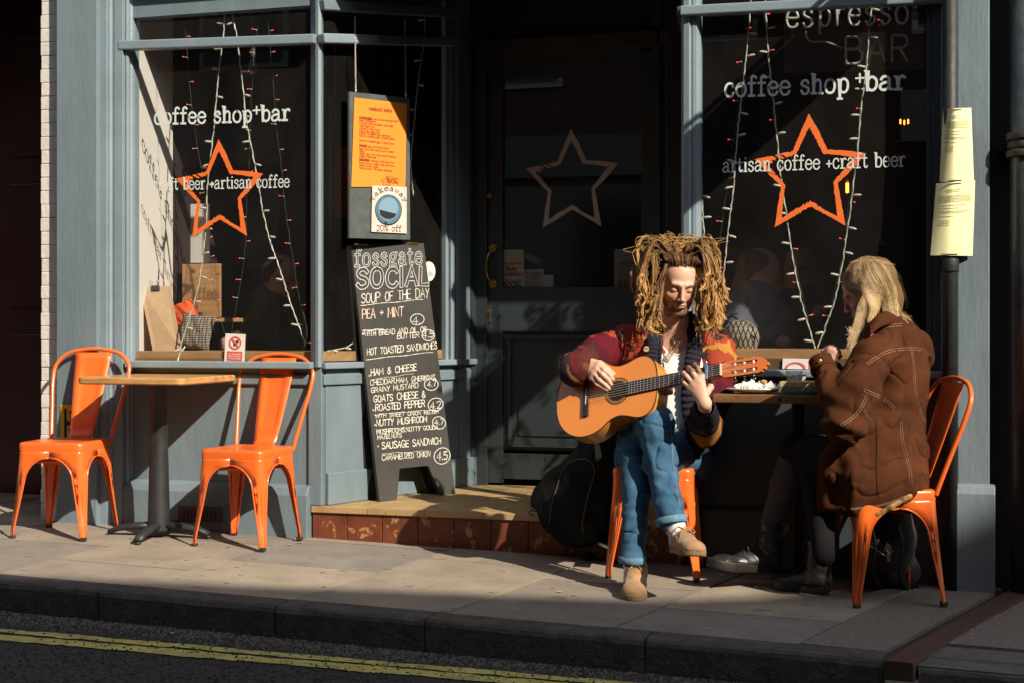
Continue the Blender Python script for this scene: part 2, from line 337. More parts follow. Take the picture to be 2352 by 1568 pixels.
# ================================================================ CAFE BUILDING
cafe = thing('cafe_building', 'blue painted corner cafe shopfront with recessed door and two lettered windows', 'shop')
TOP = 2.75; SZ = .145
XA = X0(740); A = Vector((XA, 0, 0)); Bp = atz(1095, 1112, SZ); Bp.z = 0; YB = Bp.y
CD = (Bp-A).normalized(); CN = Vector((CD.y, -CD.x, 0))      # canted wall, normal towards the door side
XC = X0(1612); C_ = Vector((XC, 0, 0)); Dp = Vector((aty(1532, 800, YB).x, YB, 0)); RD = (Dp-C_).normalized()
def cant(px, py, off=0): return atplane(px, py, A+CN*off, CN)
def vprofile(name, pts, z0, z1, m, parent=cafe, bev=.002):
    """closed vertical prism from plan points"""
    b = MB(); b.prism([(p[0], p[1], z0) for p in pts], (0, 0, z1-z0)); return b.build(name, m, parent, bev=bev, seg=2)
def part(name, x0, x1, y0, y1, z0, z1, m, bev=.002, parent=cafe):
    b = MB(); b.box(x0, x1, y0, y1, z0, z1); return b.build(name, m, parent, bev=bev)
# left pilaster and its mouldings
xl = X0(130, -.10); pl = [(xl, .3), (xl, -.10), (X0(222, -.10), -.10), (X0(222, -.10), .3)]
vprofile('pilaster', pl, -.1, 3.2, M['blue'])
mp = [(222, -.098), (226, -.075), (244, -.075), (247, -.06), (252, -.06), (258, -.048), (264, -.052), (281, -.05), (286, -.03), (290, -.034), (296, -.028), (299, -.008), (305, .0)]
pts = [(X0(a, y), y) for a, y in mp]; pts = [(X0(223, -.09), .06)] + pts + [(X0(305, 0), .06)]
vprofile('moulding', pts, -.1, 2.9, M['blue_lit'], bev=.0012)
# white painted brick pier at the left and the dark neighbour entry
nb = thing('neighbouring_wall', 'white painted brick edge of the neighbouring building left of the cafe', 'wall')
x0 = X0(95, -.04); z = -.02; r = random.Random(4)
xb1 = X0(131, -.04)
part('wall_core', x0+.003, xb1+.05, -.041, .55, -.1, 3.2, M['mortar'], parent=nb, bev=0)
i = 0
while z < 2.75:
    h = .066; e = r.uniform(-.003, .003)
    b = MB(); b.box(x0+e, xb1+.004, -.045+r.uniform(-.002, .002), .12, z, z+h)
    b.build('brick', M['white_brick'], nb, bev=.004, seg=2); z += h+.0015; i += 1
ent = thing('neighbouring_entry', 'deep unlit maroon passage entry beside the white brick edge', 'doorway')
part('door_panel', -4.2, x0, .75, .8, 0, 3.2, M['maroon'], parent=ent)
part('side_wall', x0-.005, x0+.012, .06, .8, -.1, 3.2, M['maroon'], parent=ent)
for k in range(3): part('raised_panel', x0-.75-.62*0, x0-.15, .735, .75, .25+.85*k, .95+.85*k, M['maroon'], bev=.01, parent=ent)
part('lintel', -4.2, x0, .0, .8, 2.9, 3.3, M['maroon'], parent=ent)
part('far_jamb', -4.4, -3.6, -.05, .8, -.1, 3.2, M['maroon'], parent=ent)
# upper fascia across the whole front
part('fascia', xl, X0(2276), -.14, .0, TOP, 3.6, M['blue'])
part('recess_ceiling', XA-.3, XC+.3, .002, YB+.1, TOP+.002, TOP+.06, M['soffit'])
part('window_head', X0(303), X0(724), .002, .06, 2.51, TOP-.002, M['blue'])
part('window_head', X0(1612), X0(2165), .002, .06, 2.51, TOP-.002, M['blue'])
part('upper_wall', xl, 3.6, .0, 2.5, 3.6, 7.5, mat('upper_brick', (.16, .08, .05), .85, .3, 8), parent=cafe)
# left stall riser, sill, band, plinth
xL = X0(303); xM = X0(716)
part('stall_riser', xL-.3, X0(714), .0, .10, -.1, .80, M['blue'])
part('window_sill', xL-.01, xM+.02, -.055, .02, .792, .826, M['blue_lit'], bev=.006)
part('riser_band', xL-.01, xM+.01, -.016, .0, .715, .765, M['blue'], bev=.006)
b = MB(); xa, xb = xL-.02, X0(715)
b.prism([(xa, -.001, .245), (xa, -.034, .232), (xa, -.05, .195), (xa, -.05, -.1), (xa, .0, -.1)], (xb-xa, 0, 0)); b.build('plinth', M['blue'], cafe, bev=.004)
# corner post of the left bay (723-740) plus riser corner
xp0 = X0(712); 
pp = [(X0(711), .055), (X0(711), .012), (X0(722, -.012), -.012), (X0(724, -.026), -.026), (X0(731, -.03), -.03), (X0(738, -.02), -.02), (X0(741, .01), .012), (X0(741, .06), .07)]
vprofile('mullion', pp, .80, TOP, M['blue_lit'], bev=.002)
# wooden sill inside the window
part('wooden_sill', xL, xM-.02, .03, .30, .826, .872, M['wood'], bev=.003)
part('sill_edge', xL, xM-.02, .022, .03, .826, .840, M['wood'], bev=.001)
# transom bars
za = aty(262, 101, -.07).z
b = MB(); b.beam(Vector((X0(262, -.085), -.03, za-.005)), Vector((X0(722, -.05), -.03, aty(722, 87, -.05).z-.004)), .05, .045); b.build('transom_bar', M['blue_lit'], cafe, bev=.006)
c0 = cant(738, 89, .03); c1 = cant(1040, 97, .03); b = MB(); b.beam(c0, c1, .045, .045); b.build('transom_bar', M['blue_lit'], cafe, bev=.006)
c0 = cant(738, 12, .02); c1 = cant(1040, 30, .02); b = MB(); b.beam(c0, c1, .045, .05); b.build('transom_bar', M['blue'], cafe, bev=.006)
xR0 = X0(1608); xR1 = X0(2165)
b = MB(); b.beam(Vector((X0(1560, -.07), -.03, aty(1575, 24, -.05).z)), Vector((xR1+.02, -.03, aty(2160, -6, -.05).z)), .05, .042); b.build('transom_bar', M['blue_lit'], cafe, bev=.006)
b = MB(); b.beam(Vector((X0(1565, -.02), -.02, 2.365)), Vector((C_.x+RD.x*.5, .5, 2.365)), .04, .045); b.build('transom_bar', M['frame_shade'], cafe, bev=.006)
# panes
def pane(a, b_, z0, z1, th=.005, name='window_pane'):
    a = Vector(a); b_ = Vector(b_); d = (b_-a).normalized(); n = Vector((-d.y, d.x, 0))
    m_ = MB(); m_.quad(Vector((a.x, a.y, z0)), Vector((b_.x, b_.y, z0)), Vector((b_.x, b_.y, z1)), Vector((a.x, a.y, z1))); return m_.build(name, M['glass'], cafe)
GY = .022
pane((xL, GY), (xM, GY), .826, 2.51); pane((xR0, GY), (xR1, GY), .84, 2.51)
# left canted wall: riser, sill, posts, pane
def cwall(name, s0, s1, off0, off1, z0, z1, m, P=A, Dv=CD, Nv=CN, bev=.002):
    L_ = (Bp-A).length; q = [P+Dv*s0*L_+Nv*off0, P+Dv*s1*L_+Nv*off0, P+Dv*s1*L_+Nv*off1, P+Dv*s0*L_+Nv*off1]
    b = MB(); b.prism([(p.x, p.y, z0) for p in q], (0, 0, z1-z0)); return b.build(name, m, cafe, bev=bev)
part('corner_post', X0(710), X0(741), -.012, .07, SZ+.002, .80, M['blue'], bev=.004)
cwall('stall_riser', 0.02, 1.0, -.06, .0, SZ+.001, .80, M['blue']); cwall('plinth', 0.02, 1.0, 0, .02, SZ+.001, .30, M['blue'], bev=.006)
cwall('window_sill', -.01, .97, -.03, .035, .792, .822, M['blue_lit'], bev=.005); cwall('riser_band', 0, .97, 0, .014, .715, .765, M['blue'], bev=.005)
cwall('wooden_sill', .01, .80, -.2, -.025, .826, .872, M['wood'])
def cs(px): return (cant(px, 755)-A).dot(CD)/(Bp-A).length
s1, s2, s3 = cs(1024), cs(1052), cs(1078)
cwall('moulding', s1, s1+.02, -.03, .0, .82, TOP, M['blue_lit']); cwall('moulding', s1+.025, (s2+s1)/2+.01, -.03, .012, .82, TOP, M['blue_lit'])
cwall('moulding', (s2+s1)/2+.015, s2, -.03, .022, .82, TOP, M['blue_lit']); cwall('post', s2, s3, -.06, .008, .0, TOP, M['blue']); cwall('post', s3, 1.0, -.06, .016, .0, TOP, M['door'])
p0 = A+CD*.02-CN*.018; p1 = A+CD*(Bp-A).length*s1-CN*.018; pane(p0, p1, .826, TOP)
# right bay corner mullion + canted side
q = [(X0(1562), .05), (X0(1565, -.005), -.005), (X0(1570, -.025), -.025), (X0(1583, -.03), -.03), (X0(1587, -.018), -.018), (X0(1592, -.022), -.022), (X0(1600, -.02), -.02), (X0(1604, -.01), -.008), (X0(1609), .01), (X0(1609), .055)]
vprofile('mullion', q, .83, TOP, M['blue_lit'], bev=.0015)
N2 = Vector((-RD.y, RD.x, 0)); LR = (Dp-C_).length; C2 = Vector((X0(1562), .02, 0)); RD2 = (Dp-C2).normalized(); LR2 = (Dp-C2).length; N2 = Vector((-RD2.y, RD2.x, 0))
def rwall(name, s0, s1, o0, o1, z0, z1, m, bev=.002):
    q = [C2+RD2*s0*LR2+N2*o0, C2+RD2*s1*LR2+N2*o0, C2+RD2*s1*LR2+N2*o1, C2+RD2*s0*LR2+N2*o1]
    b = MB(); b.prism([(p.x, p.y, z0) for p in q], (0, 0, z1-z0)); return b.build(name, m, cafe, bev=bev)
rwall('stall_riser', 0, 1, -.06, 0, 0, .82, M['blue']); rwall('window_sill', 0, 1, -.03, .03, .80, .83, M['blue_lit'])
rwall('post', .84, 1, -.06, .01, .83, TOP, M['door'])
p0 = C2+RD2*.03-N2*.02; p1 = C2+RD2*LR2*.84-N2*.02; pane(p0, p1, .83, TOP)
# right stall riser + sills
part('stall_riser', X0(1590), xR1+.05, .0, .1, -.2, .80, M['door']); part('window_sill', X0(1585), xR1, -.05, .02, .775, .806, M['blue_lit'], bev=.006)  # riser takes the dark door paint to stand for shade of table and sitters
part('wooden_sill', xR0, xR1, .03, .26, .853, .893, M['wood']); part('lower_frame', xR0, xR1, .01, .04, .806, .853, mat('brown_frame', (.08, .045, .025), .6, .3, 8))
part('plinth', X0(1590), xR1+.05, -.04, .0, -.2, .2, M['door'])  # plinth darkened by colour for the same shade
# right window frame strips
part('window_frame', X0(2128), X0(2140), -.004, .05, .80, TOP, M['frame_shade']); part('window_frame', X0(2142), X0(2160), -.018, .05, .80, TOP, M['frame_shade']); part('window_frame', X0(2161), X0(2166), -.03, .05, .80, TOP, M['blue_lit'])
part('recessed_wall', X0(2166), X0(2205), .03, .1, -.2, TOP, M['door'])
# right pilaster
yp = -.10
part('pilaster', X0(2199, yp), X0(2273, yp), yp, .2, -.2, 3.2, M['blue'], bev=.004)
b = MB(); xa, xb = X0(2197, yp-.03), X0(2286, yp-.03); zt = aty(2240, 1115, yp).z
b.prism([(xa, yp+.002, zt+.01), (xa, yp-.018, zt), (xa, yp-.03, zt-.03), (xa, yp-.03, -.3), (xa, yp+.03, -.3)], (xb-xa, 0, 0)); b.build('plinth', M['blue'], cafe, bev=.003)
part('return_wall', X0(2273), 3.6, .0, .2, -.3, 3.6, mat('shade_wall', (.028, .022, .022), .7, .2, 4))  # dark wall, its colour deepened further for the pipe's shadow
# step and tiles
b = MB(); xs0 = X0(717); xs1 = XC+.1
part('step', xs0, xs1, .012, YB+.1, -.1, SZ-.012, M['gap'], bev=0)
n = 11
for i in range(n):
    a = xs0+(xs1-xs0)*i/n; c = xs0+(xs1-xs0)*(i+1)/n
    part('riser_tile', a+.0015, c-.0015, .0, .013, gz(a)-.03, SZ-.03, M['redtile'], bev=.003)
yy = 0.0; j = 0
while yy < YB:
    d = .27
    for i in range(n+1):
        a = xs0+.285*(i-.5*(j % 2)); c = a+.2825; a = max(a, xs0)
        if a < xs1: part('floor_tile', a, min(c, xs1), yy+(.0 if yy else -.012), yy+d-.003, SZ-.03 if not yy else SZ-.012, SZ+.0005*((i*7+j*3) % 3), M['tile'], bev=.002)
    yy += d; j += 1
# door frame + door
def dx(px): return aty(px, 755, YB).x
part('door_frame', dx(1092), dx(1122), YB-.03, YB+.06, SZ-.01, TOP, M['door']); part('door_frame', dx(1500), dx(1545), YB-.03, YB+.06, SZ, TOP, M['door'])
part('door_frame', dx(1512), dx(1520), YB-.045, YB, SZ, TOP, M['door'])
zh = aty(1300, 112, YB).z
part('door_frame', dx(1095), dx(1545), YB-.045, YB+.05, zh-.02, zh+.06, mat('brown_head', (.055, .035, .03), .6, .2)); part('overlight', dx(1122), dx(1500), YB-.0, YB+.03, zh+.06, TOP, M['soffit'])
door = thing('cafe_door', 'dark half glazed panelled cafe door with frosted star, set back in the recess', 'door', (dx(1122), YB, SZ))
def dpart(name, p0, p1, yo0, yo1, m, bev=.003, par=None):
    a = aty(p0[0], p0[1], YB); c = aty(p1[0], p1[1], YB); b = MB(); b.box(min(a.x, c.x), max(a.x, c.x), YB+yo0, YB+yo1, min(a.z, c.z), max(a.z, c.z)); return b.build(name, m, par or door, bev=bev)
dpart('stile', (1122, 130), (1156, 1108), -.01, .03, M['door']); dpart('stile', (1474, 118), (1499, 1108), -.01, .03, M['door'])
dpart('top_rail', (1156, 128), (1474, 166), -.01, .03, M['door']); dpart('lock_rail', (1156, 662), (1474, 762), -.01, .03, M['door'])
dpart('bottom_rail', (1156, 1040), (1474, 1108), -.01, .03, M['door'])
dpart('panel', (1156, 762), (1474, 1040), .008, .03, M['door'])
for a, c in (((1166, 770), (1464, 780)), ((1166, 1022), (1464, 1032)), ((1166, 780), (1174, 1022)), ((1456, 780), (1464, 1022))): dpart('bead', a, c, -.006, .008, M['door'], bev=.004)
dpart('panel_field', (1190, 796), (1440, 1006), .0, .008, M['door'], bev=.004)
dpart('glass_pane', (1156, 166), (1474, 662), .012, .016, M['glass'], bev=0)
dpart('letterplate', (1255, 1048), (1330, 1072), -.014, -.01, M['door'], bev=.002)
c = aty(1128, 451, YB); b = MB(); b.tube([c+Vector((0, .0, 0)), c+Vector((0, -.03, 0))], .016, 16); b.build('lock', mat('copper', (.35, .15, .1), .4, .3, metal=.6), door, smooth=False, bev=.003)
dpart('keyplate', (1116, 712), (1129, 741), -.016, -.01, M['brass']); dpart('keyhole', (1121, 722), (1124, 732), -.018, -.0155, M['inkb'], bev=0)
hz = [(1133, 575), (1128, 600), (1126, 625), (1130, 645), (1134, 654)]
b = MB(); b.tube(crom([aty(px, py, YB)+Vector((0, dy, 0)) for (px, py), dy in zip([(1134, 572), (1127, 590), (1125, 615), (1127, 636), (1133, 650)], (-.02, -.05, -.06, -.05, -.02))], 6), .007, 10); b.build('handle', M['brass'], door, smooth=True)
for py in (570, 652):
    c = aty(1134, py, YB); b = MB(); b.ell(c+Vector((0, -.02, 0)), (.014, .012, .014))
    for k in range(8): b.ell(c+Vector((.018*math.cos(k*.785), -.018, .018*math.sin(k*.785))), (.008, .006, .008), None, 8, 5)
    b.build('handle_boss', M['brass'], door, smooth=True)
# interior shell
room = thing('cafe_interior', 'dim cafe room seen through the shop windows', 'room')
def rpart(n_, *a, **k): return part(n_, *a, parent=room, **k)
RY = 4.2
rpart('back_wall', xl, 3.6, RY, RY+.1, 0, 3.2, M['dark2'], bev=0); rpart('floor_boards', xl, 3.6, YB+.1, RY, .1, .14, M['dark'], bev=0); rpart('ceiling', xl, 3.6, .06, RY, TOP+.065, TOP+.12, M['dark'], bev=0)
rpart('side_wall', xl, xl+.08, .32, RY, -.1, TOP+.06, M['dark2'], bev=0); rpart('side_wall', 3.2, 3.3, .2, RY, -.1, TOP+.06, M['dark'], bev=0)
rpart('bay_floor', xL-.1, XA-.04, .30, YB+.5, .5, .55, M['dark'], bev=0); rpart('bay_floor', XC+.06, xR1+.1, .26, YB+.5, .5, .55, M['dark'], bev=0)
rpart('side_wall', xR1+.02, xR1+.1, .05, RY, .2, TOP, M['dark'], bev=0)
# white plastered return inside the left window
xw = atx(303, 500, -1.9).x; yw = None
xw = X0(304)-.005
ywe = (atx(397, 600, xw)).y
part('plaster_return', xw-.15, xw, .035, ywe, .872, TOP-.003, M['plaster'], bev=0)
part('return_edge', xw-.15, xw-.012, ywe+.003, ywe+.5, .5, TOP-.003, M['dark2'], bev=0)
# opposite terrace in shade: it throws the long shadow over the kerb
opp = thing('opposite_terrace', 'shaded brick terrace across the street', 'building', (0, -8.3, 0))
prof = [(-30, 8.9), (5, 8.9), (8.75, 9.0), (11.9, 9.62), (12.7, 9.95), (14.45, 10.95), (15.2, 10.6), (18, 9.4), (40, 9.2)]
br = mat('shaded_brick', (.10, .055, .04), .85, .3, 6)
b = MB(); b.prism([(-30, -8.3, -1)]+[(x, -8.3, z) for x, z in prof]+[(40, -8.3, -1)], (0, -3, 0)); b.build('wall', br, opp)
wf = mat('opposite_glass', (.02, .022, .025), .1, .1)
pw = mat('opposite_frame', (.4, .38, .34), .6, .1)
for fl in (3.9, 6.4):
    for i in range(14):
        x = -14+i*2.6; b = MB(); b.box(x, x+1.1, -8.3, -8.24, fl, fl+1.5); f = b.build('window_frame', pw, opp); b = MB(); b.box(x+.06, x+1.04, -8.24, -8.235, fl+.06, fl+1.44); b.build('pane', wf, f)
for i in range(7):
    x = -14+i*5.2; b = MB(); b.box(x, x+3.6, -8.3, -8.24, .5, 2.7); f = b.build('shop_window', wf, opp)
    b = MB(); b.box(x-.1, x+3.7, -8.32, -8.15, 2.8, 3.3); b.build('sign_board', pw if i == 3 else wf, opp)
sheet('far_pavement', -60, 60, -8.3, -6.9, -.01, M['kerb'])
# unseen board above the frame, placed to throw a shadow band on the mullion
sg = thing('unseen_sign', 'unseen projecting board placed over the right cafe window for its shadow', 'sign', (2.0, -.1, 2.53))
b = MB(); b.box(1.98, 2.02, -1.02, -.30, 2.54, 2.86); b.build('board', M['blue'], sg, bev=.004)
b = MB(); b.tube([(2.0, -.02, 2.9), (2.0, -1.1, 2.9)], .012); b.build('bracket', M['iron'], sg)
# ================================================================ LETTERING (stroke alphabet)
U = {'A': "5|0,0 2.5,8 5,0;.9,2.8 4.1,2.8", 'B': "4.8|0,0 0,8;~0,8 3,8 4.2,7 4.2,5.4 3,4.4 0,4.4;~0,4.4 3.4,4.4 4.8,3.2 4.8,1.2 3.4,0 0,0", 'C': "4.8|~4.8,6.6 4,7.7 2.6,8.1 .8,7 0,4 .8,1 2.6,-.1 4,.3 4.8,1.4",
'D': "4.8|0,0 0,8;~0,8 2.5,8 4.4,6.5 4.8,4 4.4,1.5 2.5,0 0,0", 'E': "4|4,0 0,0 0,8 4,8;0,4.2 3.3,4.2", 'F': "4|0,0 0,8 4,8;0,4.2 3.2,4.2", 'G': "5|~4.8,6.6 4,7.7 2.6,8.1 .8,7 0,4 .8,1 2.6,-.1 4.4,.8 4.8,3.2;4.8,3.4 2.8,3.4",
'H': "4.6|0,0 0,8;4.6,0 4.6,8;0,4.1 4.6,4.1", 'I': "0.6|.3,0 .3,8", 'J': "3.5|~3.5,8 3.5,2 2.6,.2 1,0 0,1.6", 'K': "4.6|0,0 0,8;4.4,8 0,3.4;1.6,4.8 4.6,0", 'L': "3.8|0,8 0,0 3.8,0", 'M': "5.6|0,0 .3,8 2.8,2.6 5.3,8 5.6,0", 'N': "4.8|0,0 0,8 4.8,0 4.8,8",
'O': "5|~2.5,8.1 .7,7 0,4 .7,1 2.5,-.1 4.3,1 5,4 4.3,7 2.5,8.1", 'P': "4.6|0,0 0,8;~0,8 3,8 4.5,7 4.5,5 3,3.8 0,3.8", 'Q': "5|~2.5,8.1 .7,7 0,4 .7,1 2.5,-.1 4.3,1 5,4 4.3,7 2.5,8.1;3,2 5,-.6", 'R': "4.7|0,0 0,8;~0,8 3,8 4.4,7 4.4,5.2 3,4.2 0,4.2;2.2,4.2 4.7,0",
'S': "4.4|~4.2,6.8 3.2,7.9 1.8,8.1 .4,7.2 .2,5.8 1.2,4.6 3.2,3.8 4.3,2.6 4.2,1 2.8,0 1.2,0 0,1.2", 'T': "4.6|0,8 4.6,8;2.3,8 2.3,0", 'U': "4.7|~0,8 0,2.4 .8,.5 2.3,-.1 3.9,.5 4.7,2.4 4.7,8", 'V': "4.8|0,8 2.4,0 4.8,8", 'W': "6.4|0,8 1.6,0 3.2,6.5 4.8,0 6.4,8", 'X': "4.6|0,0 4.6,8;0,8 4.6,0", 'Y': "4.6|0,8 2.3,3.9 4.6,8;2.3,3.9 1.6,-.6", 'Z': "4.4|0,8 4.4,8 0,0 4.4,0",
'0': "4.4|~2.2,8 .5,7 0,4 .5,1 2.2,0 3.9,1 4.4,4 3.9,7 2.2,8", '1': "1.6|0,6.6 1.4,8 1.4,0", '2': "4.2|~0,6.6 .8,7.8 2.4,8 3.9,6.9 3.8,5.2 2.2,2.6 0,0;0,0 4.2,0", '4': "4.6|3.2,0 3.2,8 0,2.7 4.6,2.7", '5': "4.2|3.9,8 .6,8 .3,4.6;~.3,4.6 2.2,5 3.9,4 4.1,2 3,.3 1.4,-.1 0,.8", '7': "4.2|0,8 4.2,8 1.6,0", '9': "4.2|~4.1,6 3.2,4.2 1.4,4 .2,5 .2,6.8 1.4,8 3,7.9 4,6.6 4.1,3.4 3.2,.8 1,0",
'&': "5.2|~5,0 1.4,5.6 1.4,7.2 2.6,8 3.6,7.2 3.3,5.8 .8,3.4 .2,1.6 1.2,.2 2.8,0 4.6,2 5,3.6", ',': ".8|.6,.6 .2,-1", '.': ".8|.2,.2 .6,.5 .2,.6", '+': "3.6|0,4 3.6,4;1.8,5.8 1.8,2.2", '*': "2.4|0,4 2.4,4;.4,2.8 2,5.2;2,2.8 .4,5.2", '(': "1|1,8 0,4 1,0", ')': "1|0,8 1,4 0,0", ' ': "4|", '-': "3|0,4 3,4", '%': "6|0,0 6,8;~1.4,8 .2,6.6 1.4,5 2.6,6.6 1.4,8;~4.6,3 3.4,1.6 4.6,0 5.8,1.6 4.6,3", "'": ".6|.3,8 .3,6.4", '!': ".6|.3,8 .3,2.4;.3,.6 .3,0"}
S_ = {'a': "5|~.5,4.3 1.2,5.3 2.6,5.5 3.8,4.6 3.9,3 3.9,1.2;~3.9,1.2 4.2,.2 5,.1;~3.9,3.1 1.6,2.9 .1,1.8 .3,.4 1.7,-.1 3.2,.6 3.9,1.8", 'b': "5|0,8 1,8 1,0;~1,3.6 1.8,5 3.2,5.5 4.6,4.4 4.9,2.7 4.4,.8 3,-.1 1.7,.4 1,1.6", 'c': "4.4|~4,4 3.9,5 2.6,5.5 1,4.9 .2,2.8 .9,.6 2.4,-.1 3.7,.3 4.4,1.4",
'd': "5|3,8 4,8 4,0 5,0;~4,3.6 3.2,5 2,5.5 .5,4.4 .1,2.7 .6,.8 2,-.1 3.3,.4 4,1.6", 'e': "4.6|~.2,3 4.5,3 4,4.8 2.4,5.5 .9,4.8 .1,2.8 .8,.6 2.4,-.1 3.8,.3 4.5,1.3", 'f': "3.6|~3.8,7.4 2.8,8.2 1.7,7.6 1.5,6.2 1.5,0;0,5.2 3.3,5.2;.2,0 3,0", 'g': "5|~2.3,5.4 .8,4.6 .5,3.4 1,2.3 2.3,2 3.6,2.5 4,3.6 3.6,4.8 2.3,5.4;~3.7,4.8 4.4,5.5 5,5.4;~1.1,2.2 .5,1.2 1.2,.3 3.6,.2 4.6,-.7 4.4,-2 2.6,-2.6 .8,-2.3 .2,-1.3 1.1,.2",
'h': "5.2|0,8 1,8 1,0;0,0 2,0;~1,3.4 1.9,5 3.2,5.5 4.2,4.6 4.3,3;4.3,3.2 4.3,0;3.4,0 5.2,0", 'i': "2.2|.2,5.2 1.2,5.2 1.2,0;.1,0 2.2,0;1.1,7.2 1.3,7.6", 'k': "5|0,8 1,8 1,0;0,0 2,0;4.2,5.2 1.1,2.2;2.2,3.2 4.2,0;3.2,5.2 4.9,5.2;3.4,0 5,0", 'l': "2.2|.2,8 1.2,8 1.2,0;.1,0 2.2,0", 'm': "7.4|0,5.2 .9,5.2 .9,0;0,0 1.8,0;~.9,3.6 1.6,5 2.6,5.5 3.4,4.8 3.5,3.4;3.5,3.4 3.5,0;~3.5,3.6 4.2,5 5.2,5.5 6.2,4.8 6.3,3.4;6.3,3.4 6.3,0;5.6,0 7.2,0",
'n': "5.2|0,5.2 1,5.2 1,0;0,0 2,0;~1,3.4 1.9,5 3.2,5.5 4.2,4.6 4.3,3;4.3,3.2 4.3,0;3.4,0 5.2,0", 'o': "4.8|~2.4,5.5 .8,4.8 .1,2.7 .8,.6 2.4,-.1 4,.6 4.7,2.7 4,4.8 2.4,5.5", 'p': "5|0,5.2 1,5.2 1,-2.6;0,-2.6 2,-2.6;~1,3.6 1.8,5 3.2,5.5 4.6,4.4 4.9,2.7 4.4,.8 3,-.1 1.7,.4 1,1.6", 'r': "4|0,5.2 1.2,5.2 1.2,0;0,0 2.6,0;~1.2,3 2,4.8 3.2,5.5 4,4.8", 's': "4|~3.6,4.2 3.2,5.2 2,5.5 .7,4.9 .6,3.7 2,3 3.5,2.3 3.7,1 2.6,0 1.2,0 .2,1.3", 't': "3.4|~1.3,7.2 1.3,1.4 1.8,.2 2.7,0 3.4,.8;0,5.2 3,5.2", 'u': "5.2|0,5.2 1,5.2;~1,5.2 1,1.8 1.6,.2 2.8,0 4.2,1.8;3.4,5.2 4.2,5.2 4.2,0 5.2,0", 'v': "4.8|.5,5.2 2.4,0 4.3,5.2;0,5.2 1.4,5.2;3.5,5.2 4.8,5.2", 'w': "6.4|.4,5.2 1.7,0 3.2,4.4 4.7,0 6,5.2;0,5.2 1.2,5.2;5.2,5.2 6.4,5.2", 'y': "5|.5,5.2 2.5,0;4.4,5.2 1.6,-2.4 .4,-2.4;0,5.2 1.5,5.2;3.6,5.2 5,5.2", ' ': "3|", '+': "3.4|0,2.7 3.4,2.7;1.7,4.4 1.7,1"}
CAPS = {k: v for k, v in U.items()}
def glyph(ch, serif):
    d = S_.get(ch) if serif else None
    if d is None: d = U.get(ch, U.get(ch.upper()))
    w_, body = d.split('|'); st = []
    for s_ in body.split(';'):
        if not s_.strip(): continue
        sm = s_[0] == '~'; p = [tuple(float(q) for q in t.split(',')) for t in s_.lstrip('~').split()]
        if sm: p = [(v.x, v.y) for v in crom([(a, b, 0) for a, b in p], 4)]
        st.append(p)
    return float(w_), st
def layout(text, serif=True, gap=1.3, jit=0, seed=1):
    r = random.Random(seed); x = 0; out = []
    for ch in text:
        w_, st = glyph(ch, serif); sc = 1+r.uniform(-jit, jit); dy = r.uniform(-jit, jit)*3; sk = r.uniform(-jit, jit)*.8
        for p in st: out.append([(x+(a+b*sk)*sc, b*sc+dy) for a, b in p])
        x += w_*sc+gap*(1+r.uniform(-jit, jit)*2)
    return x-gap, out
def ribbon(mb, poly, wd, P, jag=0):
    n = len(poly); L_ = []; R_ = []
    for i in range(n):
        a = poly[max(i-1, 0)]; b = poly[min(i+1, n-1)]; dx_, dy_ = b[0]-a[0], b[1]-a[1]; l = math.hypot(dx_, dy_) or 1; nx, ny = -dy_/l, dx_/l
        k = 1
        if 0 < i < n-1:
            u1 = (poly[i][0]-poly[i-1][0], poly[i][1]-poly[i-1][1]); l1 = math.hypot(*u1) or 1; c = abs((-u1[1]/l1)*nx+(u1[0]/l1)*ny); k = min(1/max(c, .5), 1.8)
        j = 1+random.uniform(-jag, jag); ex = 0
        px_, py_ = poly[i]
        if i in (0, n-1): s_ = (-1 if i == 0 else 1)*wd*.4; px_ += dx_/l*s_; py_ += dy_/l*s_
        L_.append(P(px_+nx*wd/2*k*j, py_+ny*wd/2*k*j)); R_.append(P(px_-nx*wd/2*k*j, py_-ny*wd/2*k*j))
    mb.add(L_+R_, [(i, n+i, n+i+1, i+1) for i in range(n-1)])
def textm(text, O, xe, capz, off, serif=True, wd=.9, mb=None, gap=1.3, jit=0, seed=1, mirror=False, jag=0, outline=None, fit=True, cap=8.0, upv=None):
    """O world point of left baseline, xe world point of right end, capz: height of 8 units, off: normal offset"""
    mb = mb or MB(); W_, st = layout(text, serif, gap, jit, seed); X = (xe-O); s = X.length/W_; X = X.normalized(); Z = (upv or UP).normalized(); hs = capz/cap
    for k, p in enumerate(st):
        eps = off*(1+.0)  # tiny stack offsets keep crossing strokes apart
        lift = off.normalized()*(.00006*(k % 9)) if off.length else Vector()
        ribbon(mb, [(a*s, b*hs) for a, b in p], wd*min(s, hs), lambda a, b: O + X*a + Z*b + off + lift, jag)
    return mb
